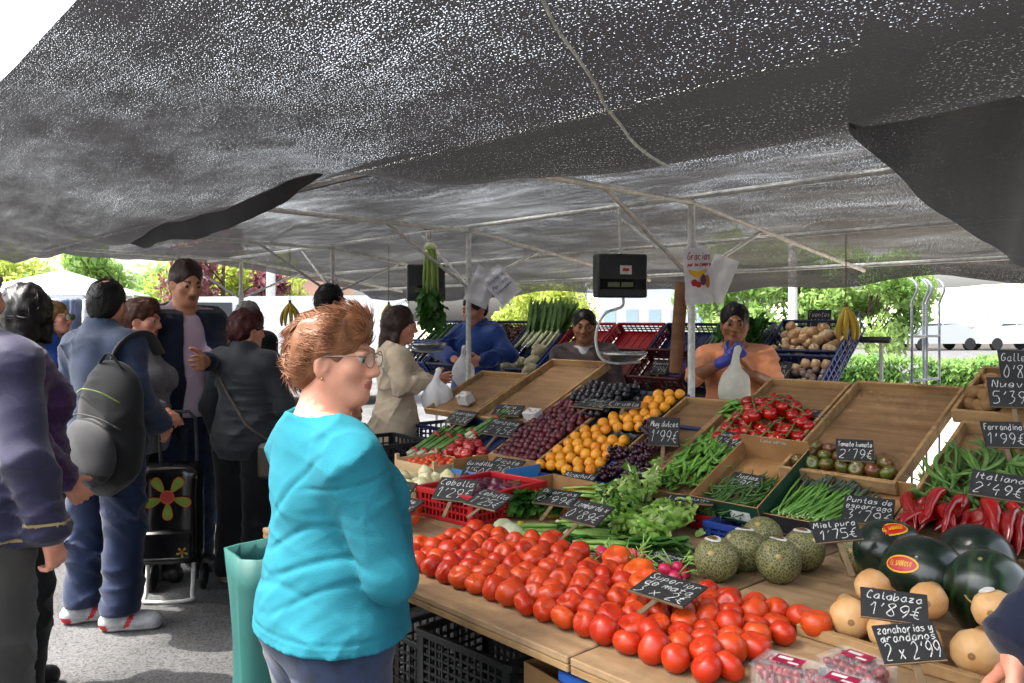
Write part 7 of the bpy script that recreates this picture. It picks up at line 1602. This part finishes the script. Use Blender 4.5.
def car(x_, y_, rot, c, label, van=False):
    r = thing('parked_van' if van else 'parked_car', label, 'van' if van else 'car', loc((x_, y_, 0), rot)); pm = mat('car_paint_'+label.split()[0], c, c, rough=.25, coat=.6)
    pr = [(-2.1, .35), (-2.12, .75), (-1.55, .92), (-.95, 1.38), (.75, 1.42), (1.55, .98), (2.1, .82), (2.15, .35)] if not van else [(-2.3, .4), (-2.35, 1.0), (-2.1, 1.25), (-1.45, 1.95), (2.25, 2.0), (2.35, 1.9), (2.38, .4)]
    W_ = .84 if not van else .95; n = len(pr); x = MB(); vs = []
    for s, ins in ((-1, .0), (1, .0)):
        for a, b in pr: vs.append((a, s*(W_-(.16 if b > 1.2 else 0)), b))
    x.add(vs, [(i, (i+1) % n, n+(i+1) % n, n+i) for i in range(n)]+[tuple(range(n))[::-1], tuple(range(n, 2*n))]); b_ = x.build('body', pm, r)
    gl = mat('car_glass', '#15191c', '#1c2226', rough=.08); z0, z1 = (.98, 1.34) if not van else (1.25, 1.85)
    for s in (-1, 1):
        for a0, a1, b0, b1 in (((-1.25, -.15, -.88, -.15), (-.05, 1.15, -.05, .72)) if not van else ((-1.75, -.75, -1.35, -.75),)):
            x = MB(); yy = s*(W_-.02) if not van else s*(W_-.05); y1 = s*(W_-.145); x.add([(a0, yy-s*.03, z0), (a1, yy-s*.03, z0), (b1, y1+s*.012, z1), (b0, y1+s*.012, z1)], [(0, 1, 2, 3)]); x.build('window', gl, r, None, False)
    for a in (-1.3, 1.3):
        for s in (-1, 1):
            x = MB(); x.lathe([(.05, -.1), (.30, -.1), (.33, -.06), (.33, .06), (.30, .1), (.05, .1)], 20); x.build('wheel', SHB, r, Matrix.Translation((a, s*(W_-.08), .33)) @ Matrix.Rotation(R(90), 4, 'X'))
    for s in (-1, 1): x = MB(); x.box((pr[0][0]-.03, s*.6-.16, .6), (pr[0][0]+.04, s*.6+.16, .74), .02); x.build('headlight', WHITEP, r)
car(21.7, 42, 8, '#9fa3a8', 'silver parked car on the road beyond the hedge, left one'); car(25.6, 42.3, 8, '#b9bcc0', 'white parked car on the road beyond the hedge, right one')
car(-4.4, 15.5, 12, '#b9babb', 'white van parked behind the stall at the left', True)
# clothes stall and tent at the far left
tn = thing('market_tent', 'white market tent above the clothes stall at the far left', 'tent', loc((-12.6, 23, 0), 10)); TENT = mat('tent_white', '#b7babd', '#a6aaae', rough=.8, scale=2)
x = MB(); x.add([(-2, -1.5, 2.25), (2, -1.5, 2.25), (2, 1.5, 2.25), (-2, 1.5, 2.25), (0, 0, 2.95)], [(0, 1, 4), (1, 2, 4), (2, 3, 4), (3, 0, 4)]); x.add([(-2, -1.5, 2.25), (2, -1.5, 2.25), (2, -1.5, 2.0), (-2, -1.5, 2.0)], [(0, 1, 2, 3)]); x.add([(2, -1.5, 2.25), (2, 1.5, 2.25), (2, 1.5, 2.0), (2, -1.5, 2.0)], [(0, 1, 2, 3)]); x.build('roof', TENT, tn, None, False)
for a in (-1.95, 1.95):
    for b in (-1.45, 1.45): x = MB(); x.tube([(a, b, 0), (a, b, 2.25)], .025, 8); x.build('pole', STEEL, tn)
rl = thing('clothes_rail', 'metal clothes rail of hanging garments at the far left', 'clothes rail', loc((-7.6, 13.2, 0), 12)); x = MB(); x.tube([(-1.4, 0, 0), (-1.4, 0, 1.95), (1.4, 0, 1.95), (1.4, 0, 0)], .018, 8); x.build('rail', STEEL, rl)
gcol = ['#3a4258', '#b4b6b8', '#8a8c98', '#a83440', '#c4c4c4', '#4a3a5a', '#7e8fa8', '#b8a8a0', '#26262c', '#c0c4cc', '#5a6a8a']
for i in range(16):
    F = Field((-.25, -.08, -1.0), (.25, .08, .08), .02); w_ = rg.uniform(.12, .17); L_ = rg.uniform(.5, .85); F.cap((-w_, 0, -.06), (w_, 0, -.06), .035, None, .04); F.ell((0, 0, -L_*.5), (w_+.04, .035, L_*.5), .03); F.cap((-w_, 0, -.06), (-w_-.05, 0, -.4), .035, .03, .02); F.cap((w_, 0, -.06), (w_+.05, 0, -.4), .035, .03, .02); F.fold(.006, 20, i); V, Q = F.mesh(); c_ = gcol[i % len(gcol)]
    o = link('garment', np_mesh('garment', V, Q, clothmat('garment_'+c_[1:], c_)), None, loc((-7.6, 13.2, 1.9), 12) @ loc((-1.3+.17*i, 0, 0), 80+rg.uniform(-10, 10))); tag(o, 'garment hanging on the clothes rail at the far left', 'garment', 'garments on the rail')
tb = thing('stall_table', 'low market table piled with folded clothes at the far left', 'table', loc((-7.1, 12.0, 0), 12)); x = MB(); x.box((-1.5, -.5, .70), (1.5, .5, .74), .01); x.build('tabletop', TENT, tb)
for a in (-1.4, 1.4):
    for b in (-.4, .4): x = MB(); x.tube([(a, b, 0), (a, b, .70)], .02, 8); x.build('leg', STEEL, tb)
for i in range(12):
    x = MB(); x.box((-.13, -.15, 0), (.13, .15, rg.uniform(.06, .18)), .03); tag(x.build('folded_clothes', clothmat('garment_'+gcol[(i*3) % 11][1:], gcol[(i*3) % 11]), None, loc((-7.1, 12.0, .742), 12) @ loc((-1.3+.24*i, rg.uniform(-.2, .2), 0), rg.uniform(-20, 20)), True), 'small pile of folded clothes on the far market table', 'folded clothes', 'folded clothes')
# buildings in the haze of the light
def building(x0, x1, y_, h, c, label, fl, nw, dep=9):
    r = thing('building', label, 'building', loc((x0, y_, 0))); L_ = x1-x0; m = mat('plaster_'+c[1:], c, c, rough=.9); x = MB(); x.box((0, 0, 0), (L_, dep, h), .05); x.build('wall', m, r); x = MB(); x.box((-.2, -.2, h), (L_+.2, dep+.2, h+.3), .05); x.build('roof', mat('roof_grey', '#8f8a84', '#7d7872', rough=.9), r); gl = mat('window_blue', '#9db4c0', '#8ca4b0', rough=.15)
    for f in range(fl):
        for i in range(nw):
            a = L_*(i+.5)/nw; b = 1.0+f*3.0; w_ = L_/nw*.28; x = MB(); x.box((a-w_, -.06, b), (a+w_, -.003, b+1.4), .02); fr_ = x.build('window', mat('frame_white', '#b5b5b2', '#a6a6a2', rough=.6), r); x = MB(); x.add([(a-w_+.08, -.064, b+.08), (a+w_-.08, -.064, b+.08), (a+w_-.08, -.064, b+1.32), (a-w_+.08, -.064, b+1.32)], [(0, 1, 2, 3)]); x.build('pane', gl, fr_, None, False)
building(6.5, 15, 62, 4.4, '#b9bfc4', 'pale building with blue windows far behind the sellers', 1, 5); building(-19, -11, 48, 4.2, '#b08a78', 'pinkish brick building far behind the white van', 1, 6); building(-40, -27, 50, 4.4, '#b5b2ac', 'pale building far behind the clothes stall', 1, 6)
